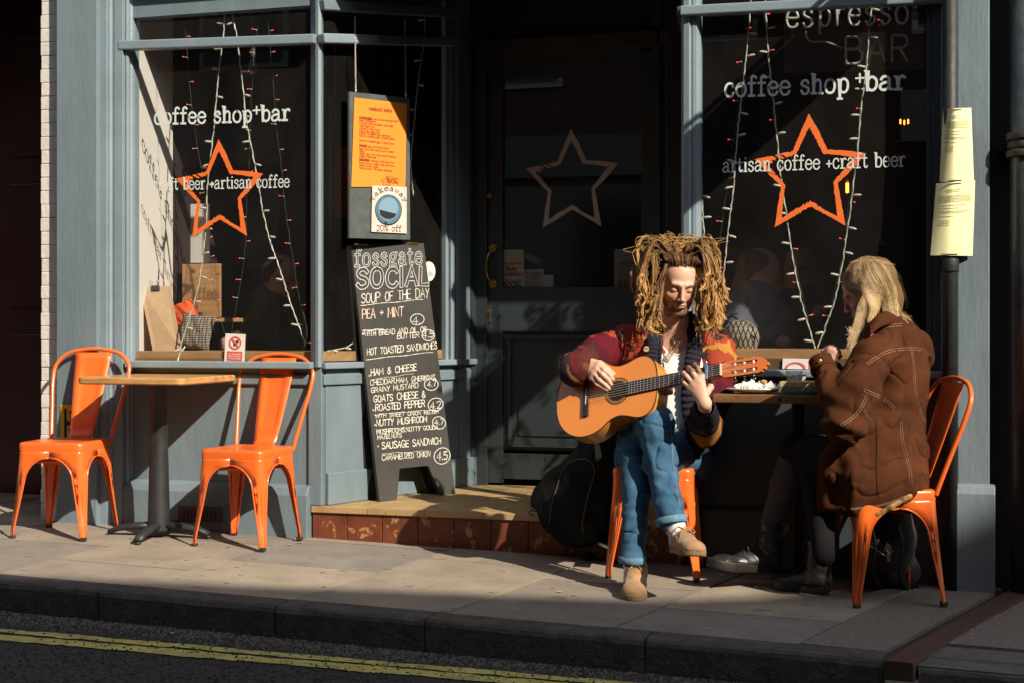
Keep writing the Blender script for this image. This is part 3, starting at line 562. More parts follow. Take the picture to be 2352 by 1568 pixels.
# ---------------------------------------------------------------- star decal
SO = [(1035, 665), (1095, 770), (1145, 880), (1260, 890), (1370, 910), (1290, 1000), (1205, 1080), (1228, 1200), (1250, 1328), (1150, 1270), (1048, 1215), (940, 1272), (832, 1330), (850, 1210), (870, 1090), (790, 1010), (710, 925), (830, 905), (940, 882), (985, 775)]
SI = [(1037, 745), (1078, 820), (1122, 905), (1210, 915), (1298, 930), (1240, 1000), (1178, 1075), (1192, 1175), (1203, 1272), (1130, 1235), (1050, 1180), (960, 1222), (875, 1278), (882, 1185), (894, 1085), (850, 1030), (785, 955), (870, 925), (958, 905), (998, 825)]
def star(P, m, parent, name='star_decal', seed=2):
    mb = MB(); r = random.Random(seed); n = len(SO); sub = 14; vs = []
    for i in range(n):
        for k in range(sub):
            t = k/sub; tt = i+t
            a = [SO[i][j]*(1-t)+SO[(i+1) % n][j]*t for j in (0, 1)]; b = [SI[i][j]*(1-t)+SI[(i+1) % n][j]*t for j in (0, 1)]
            ja = r.uniform(-3, 3); jb = r.uniform(-4, 4)
            if 15.4 < tt < 17.9: jb += r.choice((0, 9, -9, -14)); ja += r.uniform(-2, 5)*.8
            if 9.4 < tt < 10.8: jb += r.uniform(-12, 8); ja += r.uniform(-5, 9)
            d = (b[0]-a[0], b[1]-a[1]); l = math.hypot(*d) or 1
            vs.append((a[0]+d[0]/l*ja, a[1]+d[1]/l*ja)); vs.append((b[0]+d[0]/l*jb, b[1]+d[1]/l*jb))
    N_ = n*sub; fs = []
    for i in range(N_):
        tt = i/sub
        if any(abs(tt-c) < .05 for c in (16.9, 17.25, 15.05)) : continue
        fs.append((2*i, 2*i+1, 2*((i+1) % N_)+1, 2*((i+1) % N_)))
    mb.add([P((x-710)/660, (y-665)/665) for x, y in vs], fs); return mb.build(name, m, parent)
def winP(x0, y0, x1, y1, tilt, yplane):   # maps unit star box on a y-plane using its picture corners
    TL = aty(x0, y0, yplane); TR = aty(x1, y0+tilt, yplane); BL = aty(x0, y1, yplane)
    return lambda u, v: TL + (TR-TL)*u + (BL-TL)*v
gy = GY-.002
star(winP(405, 324, 604, 546, -8, gy), M['orange_st'], cafe)
star(winP(1733, 266, 1989, 523, -10, gy), M['orange_st'], cafe)
star(winP(1208, 300, 1420, 524, -8, YB+.0105), M['greyst'], door)
def wtext(t, p0, p1, capD, y, m, parent=cafe, wd=1.15, name='lettering', **k):
    a = aty(*p0, y); b = aty(*p1, y); cz = aty(p0[0], p0[1]-capD, y).z-a.z; off = Vector((0, -.0006, 0))
    W_, _ = layout(t, True); X = (b-a); s_ = X.length/W_; X.normalize(); x = 0
    for ch in t:
        w_, st = glyph(ch, True); mb = MB()
        for k_, p in enumerate(st): ribbon(mb, [(q*s_, r_*cz/8) for q, r_ in p], wd*s_, lambda u, v: a+X*(u+x*s_)+UP*v+off*(1+.06*k_))
        if mb.v: mb.build('letter', m, parent)
        x += w_+1.3
wtext('coffee shop', (355, 286), (577, 280), 36, gy-.001, M['vinyl']); wtext('+', (582, 268), (597, 267), 40, gy-.001, M['vinyl'], wd=.8); wtext('bar', (600, 279), (665, 276), 36, gy-.001, M['vinyl'])
wtext('craft beer +artisan coffee', (352, 437), (664, 430), 27, gy-.001, M['vinyl'], wd=1.05)
wtext('coffee shop', (1665, 223), (1948, 212), 44, gy-.001, M['vinyl']); wtext('+', (1966, 196), (1984, 195), 46, gy-.001, M['vinyl'], wd=.8); wtext('bar', (1987, 208), (2078, 205), 44, gy-.001, M['vinyl'])
wtext('artisan coffee +craft beer', (1661, 396), (2078, 382), 32, gy-.001, M['vinyl'], wd=1.05)
# ================================================================ METAL CHAIRS
def chair_meshes():
    P = {}
    hs, hf, zt = .158, .185, .405       # half seat, half foot spread, underside of the seat pan
    # one leg corner (+x,+y): an L shaped sheet with a rolled lip and an arch
    def w_of(z):
        if z < .05: return .020
        if z < .26: return .020+(.046-.020)*((z-.05)/.21)
        if z < .372: t = (z-.26)/.112; return .046+(hs-.046)*(1-math.sqrt(max(0, 1-t*t)))
        return hs
    zs = [0, .012, .05, .09, .13, .18, .22, .26, .29, .315, .335, .35, .36, .367, .372, .39, zt]
    b = MB(); rows = []; prof = 5
    for z in zs:
        t = 1-z/zt; c = hs+(hf-hs)*t**1.25; r = .016+.020*(z/zt); w_ = max(w_of(z), r+.001)
        bow = .004*math.sin(math.pi*min(1, z/.26))
        L_ = [(c-w_, c+bow*.0), (c-w_*.55, c+.000), (c-r, c)]
        pts = [(x, y) for x, y in L_]
        for k in range(1, prof): a = math.pi/2*(1-k/prof); pts.append((c-r+r*math.cos(a), c-r+r*math.sin(a)))
        pts += [(c, c-r), (c, c-w_*.55), (c, c-w_)]
        if .06 < z < .3:   # pressed channel down the corner
            m_ = len(pts)//2; d = .006*math.sin(math.pi*(z-.06)/.24)
            for q in (m_-1, m_, m_+ (0 if len(pts) % 2 else 0)): pts[q] = (pts[q][0]-d, pts[q][1]-d)
        rows.append([(x, y, z) for x, y in pts])
    n = len(rows[0]); vs = [p for r_ in rows for p in r_]
    b.add(vs, [(i*n+k, i*n+k+1, (i+1)*n+k+1, (i+1)*n+k) for i in range(len(rows)-1) for k in range(n-1)])
    sh = MB(); sh.v, sh.f = b.v, b.f; P['leg_sheet'] = sh
    lip = MB()
    for idx in (0, n-1):
        pts = [rows[i][idx] for i in range(1, len(rows)) if rows[i][0][2] <= .375]; lip.tube(pts, .0042, 6)
    P['leg_lip'] = lip
    cap = MB(); c = hf; cap.box(c-.024, c+.001, c-.024, c+.001, -.002, .016); P['cap'] = cap
    # seat pan
    s = MB(); R_ = .045
    def ring(h, z, r):
        out = []
        for qx, qy, a0 in ((1, 1, 0), (-1, 1, 90), (-1, -1, 180), (1, -1, 270)):
            for k in range(6): a = rad(a0+18*k); out.append((qx*(h-r)+r*math.cos(a), qy*(h-r)+r*math.sin(a), z))
        return out
    rings = [ring(hs+.0015, .400, R_-.012), ring(hs+.002, .425, R_-.012), ring(hs+.0008, .434, R_-.012), ring(hs-.004, .4395, R_-.014), ring(hs-.014, .441, R_-.016), ring(hs-.03, .4385, R_-.02), ring(hs-.06, .436, R_-.03), ring(.03, .4345, .028)]
    m_ = len(rings[0]); s.add([p for r_ in rings for p in r_], [(i*m_+k, i*m_+(k+1) % m_, (i+1)*m_+(k+1) % m_, (i+1)*m_+k) for i in range(len(rings)-1) for k in range(m_)]+[tuple(range((len(rings)-1)*m_, len(rings)*m_))])
    P['seat'] = s
    # back: +y is the rear
    fb = MB(); pts = [(-.150, .152, .418), (-.157, .168, .47), (-.176, .212, .60), (-.192, .250, .71), (-.188, .276, .785), (-.138, .292, .838), (-.06, .298, .858), (0, .300, .862)]
    pts += [(-x, y, z) for x, y, z in reversed(pts[:-1])]
    fb.tube(crom(pts, 6), .0095, 10); P['back_frame'] = fb
    sp = MB(); N_ = 14; vs = []
    for i in range(N_+1):
        t = i/N_; z = .43+.415*t; y = .150+.143*t**.95+(-.02 if i == 0 else 0); w_ = .054+.040*t**.8
        em = 0
        for u in (-1, -.62, -.55, -.3, 0, .3, .55, .62, 1):
            inset = (.004 if abs(u) < .58 and .22 < t < .86 else 0)
            vs.append((u*w_, y+inset-.012*(1-u*u)*0, z))
    sp.add(vs, [(i*9+k, i*9+k+1, (i+1)*9+k+1, (i+1)*9+k) for i in range(N_) for k in range(8)]); P['splat'] = sp
    br = MB(); br.tube([(-.148, -.148, .345), (.148, .148, .345)], .007, 8); P['brace'] = br
    br2 = MB(); br2.tube([(.148, -.148, .345), (-.148, .148, .345)], .007, 8); P['brace2'] = br2
    return P
CP = chair_meshes()
def make_chair(label):
    t = thing('metal_chair', label, 'chair', group='orange metal cafe chairs')
    o = CP['seat'].build('seat', M['orange'], t, smooth=True, local=1)
    leg = None
    for k in range(4):
        if leg is None:
            leg = CP['leg_sheet'].build('leg', M['orange'], t, smooth=True, local=1, solid=.0022)
            lp = CP['leg_lip'].build('rolled_edge', M['orange'], leg, smooth=True, local=1); cp = CP['cap'].build('foot_cap', M['rubber'], leg, local=1, bev=.003)
        else:
            l2 = leg.copy(); COL.objects.link(l2); l2.rotation_euler = (0, 0, k*math.pi/2)
            for ch in (lp, cp): c = ch.copy(); COL.objects.link(c); c.parent = l2
    CP['back_frame'].build('back_frame', M['orange'], t, smooth=True, local=1)
    CP['splat'].build('backrest', M['orange'], t, smooth=True, local=1, solid=.003)
    CP['brace'].build('brace', M['orange'], t, smooth=True, local=1); CP['brace2'].build('brace', M['orange'], t, smooth=True, local=1)
    return t
chair0 = make_chair('orange metal chair at the far left with its seat partly under the small table')
def put(o, x, y, rz, sc=1.0):
    o.location = (x, y, gz(x)); o.rotation_euler = (0, rad(1.4) if False else 0, rz); o.scale = (sc, sc, sc)
def from_feet(p0, p1, back=1):
    """front feet picked in the picture: returns centre and rotation of a chair whose front (-y) feet stand there"""
    a, c = gnd(*p0), gnd(*p1); d = (c-a); d.z = 0; rz = math.atan2(d.y, d.x); mid = (a+c)/2; n = Vector((-math.sin(rz), math.cos(rz), 0))
    return mid+n*.175*back, rz, d.length
c1, r1, l1 = from_feet((32, 1236), (192, 1242)); put(chair0, c1.x+.01, c1.y, r1-rad(5))
ch2 = copy_tree(chair0); ch2['label'] = 'orange metal chair between the small wooden table and the chalkboard'
c2, r2, l2_ = from_feet((446, 1254), (610, 1266)); put(ch2, c2.x+.004, c2.y, r2-rad(4))
ch3 = copy_tree(chair0); ch3['label'] = 'orange metal chair that the man with the guitar sits on'
c3, r3, l3 = from_feet((1392, 1326), (1606, 1338)); put(ch3, c3.x, c3.y, r3, 1.04)
ch4 = copy_tree(chair0); ch4['label'] = 'orange metal chair that the person in the brown coat sits on'
q0, q1 = gnd(1953, 1398), gnd(2182, 1391); d = q1-q0; rz4 = math.atan2(d.y, d.x)-math.pi/2-rad(6.5)   # near side feet: front (left) and rear (right)
n_ = Vector((-math.sin(rz4+math.pi/2), math.cos(rz4+math.pi/2), 0)); c4 = (q0+q1)/2+n_*.175; put(ch4, c4.x, c4.y, rz4, 1.0)
INFO = dict(c1=c1, l1=l1, c2=c2, r2=r2, l2=l2_, c3=c3, r3=r3, l3=l3, c4=c4, r4=rz4, l4=d.length)
# ================================================================ SMALL TABLE
tc_ = Vector((c1.x*.5+c2.x*.5+.015, -.36, 0)); tp = gnd(365, 1232); 
tx, ty = tp.x, tp.y
tb = thing('cafe_table', 'small square wooden cafe table on a black pedestal between two orange chairs', 'table', (tx, ty, gz(tx)))
cor = [(190, 878), (448, 884), (522, 862), (300, 852)]
g0 = gz(tx); tz = .752
b = MB(); hw = .27; rt_ = rad(1)
def rsq(h, r, z, ang):
    out = []
    for qx, qy, a0 in ((1, 1, 0), (-1, 1, 90), (-1, -1, 180), (1, -1, 270)):
        for k in range(5):
            a = rad(a0+22.5*k); x, y = qx*(h-r)+r*math.cos(a), qy*(h-r)+r*math.sin(a); out.append((x*math.cos(ang)-y*math.sin(ang), x*math.sin(ang)+y*math.cos(ang), z))
    return out
rr_ = [rsq(hw-.006, .03, tz-.032, rt_), rsq(hw, .035, tz-.026, rt_), rsq(hw, .035, tz-.005, rt_), rsq(hw-.005, .033, tz, rt_)]
m_ = 20; b.add([p for r_ in rr_ for p in r_], [(i*m_+k, i*m_+(k+1) % m_, (i+1)*m_+(k+1) % m_, (i+1)*m_+k) for i in range(3) for k in range(m_)]+[tuple(range(m_-1, -1, -1)), tuple(range(3*m_, 4*m_))])
b.build('table_top', M['table'], tb, local=1)
b = MB(); b.lathe([(.0, .0), (.055, .0), (.055, .01), (.051, .05), (.042, .4), (.040, .69), (.06, .7), (.12, .703), (.0, .704)], (0, 0, .03), 20); b.build('pedestal', M['iron'], tb, smooth=True, local=1)
for k in range(4):
    a = rad(8+90*k); dx_, dy_ = math.cos(a), math.sin(a)
    b = MB(); pts = [(dx_*.03, dy_*.03, .055), (dx_*.12, dy_*.12, .05), (dx_*.20, dy_*.20, .038), (dx_*.245, dy_*.245, .018)]
    b.tube(pts, [(.03, .018), (.028, .017), (.025, .015), (.022, .012)], 10, flat=(-dy_, dx_, 0)); b.lathe([(.0, 0), (.012, 0), (.012, .012), (0, .012)], (dx_*.24, dy_*.24, .0), 10); b.build('base_foot', M['iron'], tb, smooth=True, local=1)
for sx in (-1, 1):
    b = MB(); b.box(sx*.10-.02, sx*.10+.02, -.02, .02, tz-.045, tz-.033); b.build('bracket', M['iron'], tb, local=1)
# ================================================================ CHALKBOARD
xb_ = [(803, 562), (973, 558), (1046, 1128), (873, 1146)]   # outer quad in the picture
BLp = atz(872, 1152, SZ); BRp = atz(1046, 1133, SZ)
top_h = SZ+.83
def lean_pt(px, py, z): return atz(px, py, z)
# front panel plane from three points: bottom corners stand on the step, the top leans back
BL = BLp; BR = BRp; X_ = (BR-BL); X_.z = 0; wB = X_.length; Xn = X_.normalized(); Nn = Vector((Xn.y, -Xn.x, 0))   # towards the camera
H_ = None
best = None
for tilt in np.linspace(2, 30, 57):
    ca, sa = math.cos(rad(tilt)), math.sin(rad(tilt)); Up_ = (UP*ca-Nn*sa); PN = Xn.cross(Up_).normalized()
    TL = atplane(803, 562, BL, PN); TR = atplane(973, 558, BL, PN); w1 = (TR-TL).length; hh = ((TL-BL).dot(Up_))
    e = abs(w1-wB*1.03)
    if best is None or e < best[0]: best = (e, tilt, hh, w1)
tilt = 6.0; ca, sa = math.cos(rad(tilt)), math.sin(rad(tilt)); Up_ = (UP*ca-Nn*sa); PN = -(Xn.cross(Up_)).normalized()
if PN.dot(FW) > 0: PN = -PN
TL = atplane(806, 563, BL, PN); TR = atplane(973, 559, BL, PN); BLq = atplane(872, 1151, BL, PN); BRq = atplane(1046, 1132, BL, PN)
INFO['board'] = (BL, BR, TL, TR, wB, best)
cb = thing('chalkboard_sign', 'black a-frame chalkboard listing soup and hot toasted sandwiches on the step', 'sign', tuple((BL+BR)/2))
def bp(u, v, off=0):   # u 0..1 across, v 0..1 upwards
    return (BLq*(1-u)+BRq*u)*(1-v)+(TL*(1-u)+TR*u)*v+PN*off
cut = [(0, 0), (.22, 0), (.30, .12), (.68, .12), (.80, 0), (1, 0), (1, 1), (0, 1)]
b = MB(); n = len(cut)
def board_panel(name, off0, off1, m, f=bp):
    b = MB(); vs = [f(u, v, off0) for u, v in cut]+[f(u, v, off1) for u, v in cut]
    b.add(vs, [tuple(range(8)), tuple(range(15, 7, -1))]+[(i, (i+1) % 8, 8+(i+1) % 8, 8+i) for i in range(8)]); return b.build(name, m, cb)
fpn = board_panel('front_panel', 0, -.018, M['blackboard'])
depth = .40
def bp2(u, v, off=0):
    P_ = bp(u, v, off); return P_ - Nn*(depth*(1-v))*1.0 - Vector((0, 0, 0))
board_panel('rear_panel', -.02, -.036, M['blackwood'], lambda u, v, off=0: bp(u, v, off)-Nn*(.07*(1-v)))
for u in (.15, .85):
    b = MB(); c = bp(u, 1.0, -.01); b.beam(c-Xn*.03, c+Xn*.03, .03, .012); b.build('hinge', M['brass'], cb, bev=.001)
# chalk writing; board coordinates measured in the picture
def uv_of(px, py):
    P_ = atplane(px, py, BLq, PN); return P_
def chalk(t, p0, p1, h, m='chalk', serif=False, wd=.8, jit=.05, seed=1, outline=False, gap=1.2):
    h = h*(.9 if h < 30 else 1); a = uv_of(*p0)+PN*.001; c = uv_of(*p1)+PN*.001; e = uv_of(p0[0], p0[1]-h)+PN*.001; cap = (e-a).length; upv = (e-a)
    if outline:
        mb = textm(t, a, c, cap, PN*.0003, serif, outline+.55, None, gap, jit, seed, upv=upv, jag=.05); mb.build('chalk_lettering', M['chalkw'], fpn)
        mb = textm(t, a, c, cap, PN*.0013, serif, outline-.22, None, gap, jit, seed, upv=upv); mb.build('letter_fill', M['blackboard'], fpn)
    else: textm(t, a, c, cap, PN*.0004, serif, wd*.84, None, gap, jit, seed, upv=upv, jag=.35).build('chalk_lettering', M[m], fpn)['kind'] = 'stuff'
def cline(p0, p1, wd=.0035, m='chalk', seed=1):
    a = uv_of(*p0)+PN*.0015; c = uv_of(*p1)+PN*.0015; r = random.Random(seed); n = 30; d = (c-a); s_ = d.normalized().cross(PN); b = MB(); vs = []
    for i in range(n+1):
        q = a+d*i/n+s_*.0015*math.sin(i*.4+seed); w_ = wd*r.uniform(.5, 1.1)/2; vs += [q-s_*w_, q+s_*w_]
    b.add(vs, [(2*i, 2*i+2, 2*i+3, 2*i+1) for i in range(n)]); b.build('chalk_rule', M[m], fpn)
def cring(px, py, rx, ry, wd=.0028, seed=1):
    n = 36; vs = []; b = MB(); r = random.Random(seed)
    for i in range(n+1):
        a = 2*math.pi*i/n*1.02+.6; k = 1+.05*math.sin(2*a+seed)
        for s_ in (-1, 1): vs.append(uv_of(px+(rx*k+s_*.9)*math.cos(a), py+(ry*k+s_*.9)*math.sin(a))+PN*.0016)
    b.add(vs, [(2*i, 2*i+2, 2*i+3, 2*i+1) for i in range(n)]); b.build('chalk_ring', M['chalkw'], fpn)
chalk('fossgate', (815, 612), (968, 606), 40, serif=True, outline=.95, jit=.03, gap=1.9)
chalk('SOCIAL', (821, 661), (982, 654), 42, serif=False, outline=1.5, jit=.04, gap=1.9)
chalk('SOUP OF THE DAY', (830, 697), (985, 683), 24, wd=.95); cline((827, 702), (972, 688))
chalk('PEA + MINT', (832, 732), (926, 727), 24, 'chalkp', wd=1.15, seed=4)
chalk('4.', (947, 745), (965, 744), 18, wd=1.1); cring(958, 734, 15, 13, seed=2)
cline((832, 760), (880, 756), .006, 'chalkw', 3)
chalk('*WITH BREAD AND OIL OR', (832, 773), (979, 762), 13, wd=1.3, seed=5)
chalk('BUTTER', (912, 779), (962, 775), 13, wd=1.3, seed=6); chalk('4.5', (970, 777), (995, 774), 16, wd=1.1, seed=7); cring(983, 770, 15, 12, seed=5)
chalk('HOT TOASTED SANDWICHES', (843, 815), (1003, 800), 17, wd=1.25, seed=8); cline((840, 825), (995, 808))
chalk('HAM & CHEESE', (852, 862), (956, 849), 17, wd=1.2, seed=9); cline((850, 871), (950, 857), .002)
chalk('CHEDDAR,HAM, GHERKINS,', (850, 884), (1001, 870), 13, wd=1.25, seed=10)
chalk('4.7', (981, 888), (1001, 885), 14, wd=1.1, seed=11); cring(990, 882, 15, 14, seed=8)
chalk('GRAINY MUSTARD', (852, 901), (960, 889), 13, wd=1.25, seed=12)
chalk('GOATS CHEESE &', (858, 923), (976, 911), 17, wd=1.2, seed=13); chalk('ROASTED PEPPER', (862, 943), (975, 932), 17, wd=1.2, seed=14); cline((858, 952), (978, 941), .002)
chalk('4.2', (988, 939), (1012, 936), 17, wd=1.1, seed=15); cring(1000, 928, 17, 15, seed=3)
chalk('WITH SWEET ONION RELISH', (862, 959), (1006, 948), 10, wd=1.5, seed=16)
chalk('NUTTY MUSHROOM', (864, 978), (980, 968), 16, wd=1.25, seed=17); chalk('4.7', (998, 975), (1018, 973), 14, wd=1.1, seed=18); cring(1008, 970, 15, 14, seed=6); cline((862, 986), (972, 978), .002)
chalk('MUSHROOMS,NUTTY GOUDA,', (865, 996), (1008, 984), 11, wd=1.4, seed=19); chalk('HAZELNUTS', (867, 1008), (922, 1003), 11, wd=1.4, seed=20)
chalk('SAUSAGE SANDWICH', (877, 1030), (1012, 1018), 17, wd=1.25, seed=21); cline((876, 1041), (986, 1034), .0022)
chalk('CARAMELIZED ONION', (877, 1056), (988, 1047), 13, wd=1.3, seed=22); chalk('4.5', (1003, 1057), (1027, 1053), 20, wd=1.05, seed=23); cring(1015, 1046, 18, 19, seed=9)
for (px, py) in ((848, 862), (857, 941), (861, 975), (868, 1024)):
    b = MB(); c = uv_of(px, py)+PN*.0016; vs = [c+(Xn*math.cos(k)+Up_*math.sin(k))*.004 for k in np.linspace(0, 5.3, 7)]; b.add(vs, [tuple(range(7))]); b.build('chalk_dot', M['chalk'], fpn)
# ================================================================ HANGING MENU BOARD (in front of the canted window)
mo = .05
def mb_pt(px, py, o=0): return atplane(px, py, A+CN*mo, CN)+CN*o
mq = [(803, 211), (941, 226), (942, 551), (803, 547)]
hm = thing('menu_board', 'black board with orange weekend menu hanging on chains in the corner window', 'sign', tuple(mb_pt(870, 380)))
def mquad(q, o, name, m, par=hm, th=.004, bev=0):
    P_ = [mb_pt(x, y, o) for x, y in q]; b = MB(); b.prism(P_, -CN*th); return b.build(name, m, par, bev=bev)
mquad(mq, 0, 'backing_board', M['blackwood'] if False else mat('grey_board', (.095, .11, .105), .7, .3, 14, .001), th=.012)
mo_ = mquad([(812, 225), (932, 239), (929, 429), (805, 430)], .006, 'orange_menu', M['paperO'], th=.001)
def mtext(t, p0, p1, h, m, par, o=.0075, wd=1.1, serif=True, gap=1.2, upx=0, **k):
    a = mb_pt(*p0, o); c = mb_pt(*p1, o); e = mb_pt(p0[0]+upx, p0[1]-h, o)
    return textm(t, a, c, (e-a).length, CN*.0002, serif, wd, None, gap, upv=(e-a), **k).build('lettering', m, par)
mtext('weekend menu', (844, 254), (898, 259), 9, M['ink'], mo_)
rows_ = [(273, 'sourdoughs', 'open toasted sourdough bread'), (279, '', 'dairy free option'), (285, '', 'avocado olive oil lemon juice chilli'), (291, '', 'vegan dairy free'), (297, '', 'avocado & crispy bacon'), (303, '', 'with & lime dairy free'), (308, '', 'buttery scrambled eggs vegetarian'), (314, '', 'buttery scrambled eggs & smoked salmon'), (325, '', 'buttery scrambled eggs & crispy bacon'), (337, 'stacks', 'egg coated bread bacon'), (344, '', 'eggy stack with crispy bacon & tomato'), (350, '', 'tomato'), (355, '', 'veggie eggy stack with roasted tomatoes'), (361, '', 'peppers vegetarian'), (369, 'pancakes', 'american style dairy free'), (376, '', 'crispy bacon & maple syrup dairy free'), (382, '', 'berries & nuts vegan'), (388, '', 'banana honey & chocolate vegetarian')]
for y, h_, t in rows_:
    x_ = 823
    if h_: mtext(h_, (823, y), (823+len(h_)*2.9, y+len(h_)*.32), 6.5, M['ink'], mo_, wd=1.9); x_ = 826+len(h_)*2.9
    L_ = min(len(t)*2.15, 912-x_); mtext(t, (x_, y+(x_-823)*.1), (x_+L_, y+(x_+L_-823)*.1), 4.8, M['ink'], mo_, wd=1.0)
mtext('SOCIAL', (886, 419), (912, 423), 8, M['ink'], mo_, serif=False, wd=1.8); mtext('the fossgate', (886, 409), (912, 413), 5, M['ink'], mo_, wd=.8)
sP = lambda u, v: mb_pt(872+26*u, 404+24*v+2*u, .0078)
b_ = star(sP, M['ink'], mo_, 'star_print')
tk = mquad([(852, 427), (931, 430), (931, 537), (850, 533)], .009, 'takeaway_card', mat('pink_card', (.74, .60, .52), .7, .1, 5), th=.001)
def disc(cx, cy, rx, ry, o, m, name, par, n=32, a0=0, a1=2*math.pi, inner=0):
    b = MB(); vs = []; k = n
    if inner:
        for i in range(k+1):
            a = a0+(a1-a0)*i/k; vs += [mb_pt(cx+rx*math.cos(a), cy+ry*math.sin(a), o), mb_pt(cx+rx*inner*math.cos(a), cy+ry*inner*math.sin(a), o)]
        b.add(vs, [(2*i, 2*i+2, 2*i+3, 2*i+1) for i in range(k)])
    else: b.add([mb_pt(cx+rx*math.cos(a0+(a1-a0)*i/k), cy+ry*math.sin(a0+(a1-a0)*i/k), o) for i in range(k)], [tuple(range(k))])
    return b.build(name, m, par)
lid = mat('blue_lid', (.13, .25, .36), .5, .1, 8); lid2 = mat('blue_lid_light', (.22, .36, .48), .5, .1, 8)
disc(889, 483, 31, 36, .0095, M['inkb'], 'lid_print', tk); disc(889, 481, 29.5, 34, .0099, lid, 'lid_print', tk); disc(889, 479, 22, 24, .0103, lid2, 'lid_print', tk); disc(889, 481, 27, 31, .0106, M['inkb'], 'lid_rim', tk, inner=.965)
b = MB(); b.add([mb_pt(x, y, .0108) for x, y in ((868, 482), (907, 492), (903, 499), (893, 504), (880, 502), (870, 494))], [tuple(range(6))]); b.build('lid_opening', M['inkb'], tk)
disc(882, 514, 4, 3, .0108, M['inkb'], 'lid_vent', tk)
for i, ch in enumerate('takeaway'):
    a = rad(-146+i*16.4); cx_, cy_ = 889+40*math.cos(a), 484+45*math.sin(a); tx_, ty_ = -math.sin(a), math.cos(a)
    p0 = mb_pt(cx_-tx_*4.4, cy_-ty_*4.4, .0100); p1 = mb_pt(cx_+tx_*4.4, cy_+ty_*4.4, .0100); up_ = mb_pt(cx_+math.cos(a)*10, cy_+math.sin(a)*10, .01)-mb_pt(cx_, cy_, .01)
    textm(ch, p0, p1, .026, CN*.0002, True, 1.1, upv=up_).build('lettering', M['inkb'], tk)
mtext('20% off', (862, 531), (918, 532), 13, M['inkb'], tk, o=.0100, wd=1.0)
def chain(p0, p1, n, r=.004):
    b = MB(); d = (p1-p0)/n
    for i in range(n):
        c = p0+d*(i+.5); l = d.length*.62; sd = Vector((1, 0, 0)) if i % 2 else Vector((0, 1, 0)); dn = d.normalized()
        pts = [c+dn*l*math.cos(a)+sd*r*math.sin(a) for a in np.linspace(0, 2*math.pi, 9)]; b.tube(pts, .0011, 5, caps=False)
    return b
for (x0_, y0_, y1_) in ((818, 210, 40), (933, 222, 45)):
    p0 = mb_pt(x0_-1, y0_+3, .0); p1 = mb_pt(x0_-3, y1_, 0); chain(p0, p1, 46).build('chain', M['chain'], hm)
    b = MB(); b.tube(crom([p0, p0+Vector((.004, 0, .008)), p0+Vector((-.004, 0, .02)), p0+Vector((.002, 0, .03))], 4), .0022, 6); b.build('hook', M['chrome'], hm, smooth=True)
# round sticker on the canted pane behind the chalkboard
cc = lambda x, y: atplane(x, y, A-CN*.013, CN)
b = MB(); b.add([cc(985+15*math.cos(a), 624+23*math.sin(a)) for a in np.linspace(0, 2*math.pi, 25)[:-1]], [tuple(range(24))]); st_ = tag(b.build('round_sticker', M['paper']), 'round white sticker on the corner window beside the chalkboard', 'sticker')
b = MB(); b.add([cc(989+5*math.cos(a), 628+8*math.sin(a))+CN*.001 for a in np.linspace(0, 4, 9)], [tuple(range(9))]); b.build('print', mat('pale_print', (.35, .55, .5), .6, .1), st_)
# ================================================================ SIGNS
hy = thing('hydrant_sign', 'yellow and black hydrant sign marked 15 and 14 on the left pilaster', 'sign')
yy_ = -.104
def hq(x0, y0, x1, y1, o, m, name='plate', par=None):
    a = aty(x0, y0, yy_-o); c = aty(x1, y1, yy_-o); b = MB(); b.box(min(a.x, c.x), max(a.x, c.x), yy_-o, yy_-o+.0025, min(a.z, c.z), max(a.z, c.z)); return b.build(name, m, par or hy, bev=.0008)
hpl = hq(139, 928, 214, 1008, .003, mat('hydrant_yellow', (.72, .42, .02), .4, .1, 6, wear=(.3, .2, .1), wscale=20)); bk = mat('hydrant_black', (.015, .014, .013), .45, .1)
for q in ((147, 937, 153, 1006), (188, 937, 196, 1006), (153, 966, 188, 977)): hq(*q, .0045, bk, 'h_mark')
a = aty(158, 963, yy_-.006); c = aty(181, 963, yy_-.006); textm('15', a, c, .045, Vector((0, -.001, 0)), False, 1.1).build('lettering', bk, hpl)
a = aty(158, 1003, yy_-.006); c = aty(183, 1003, yy_-.006); textm('14', a, c, .045, Vector((0, -.001, 0)), False, 1.1).build('lettering', bk, hpl)
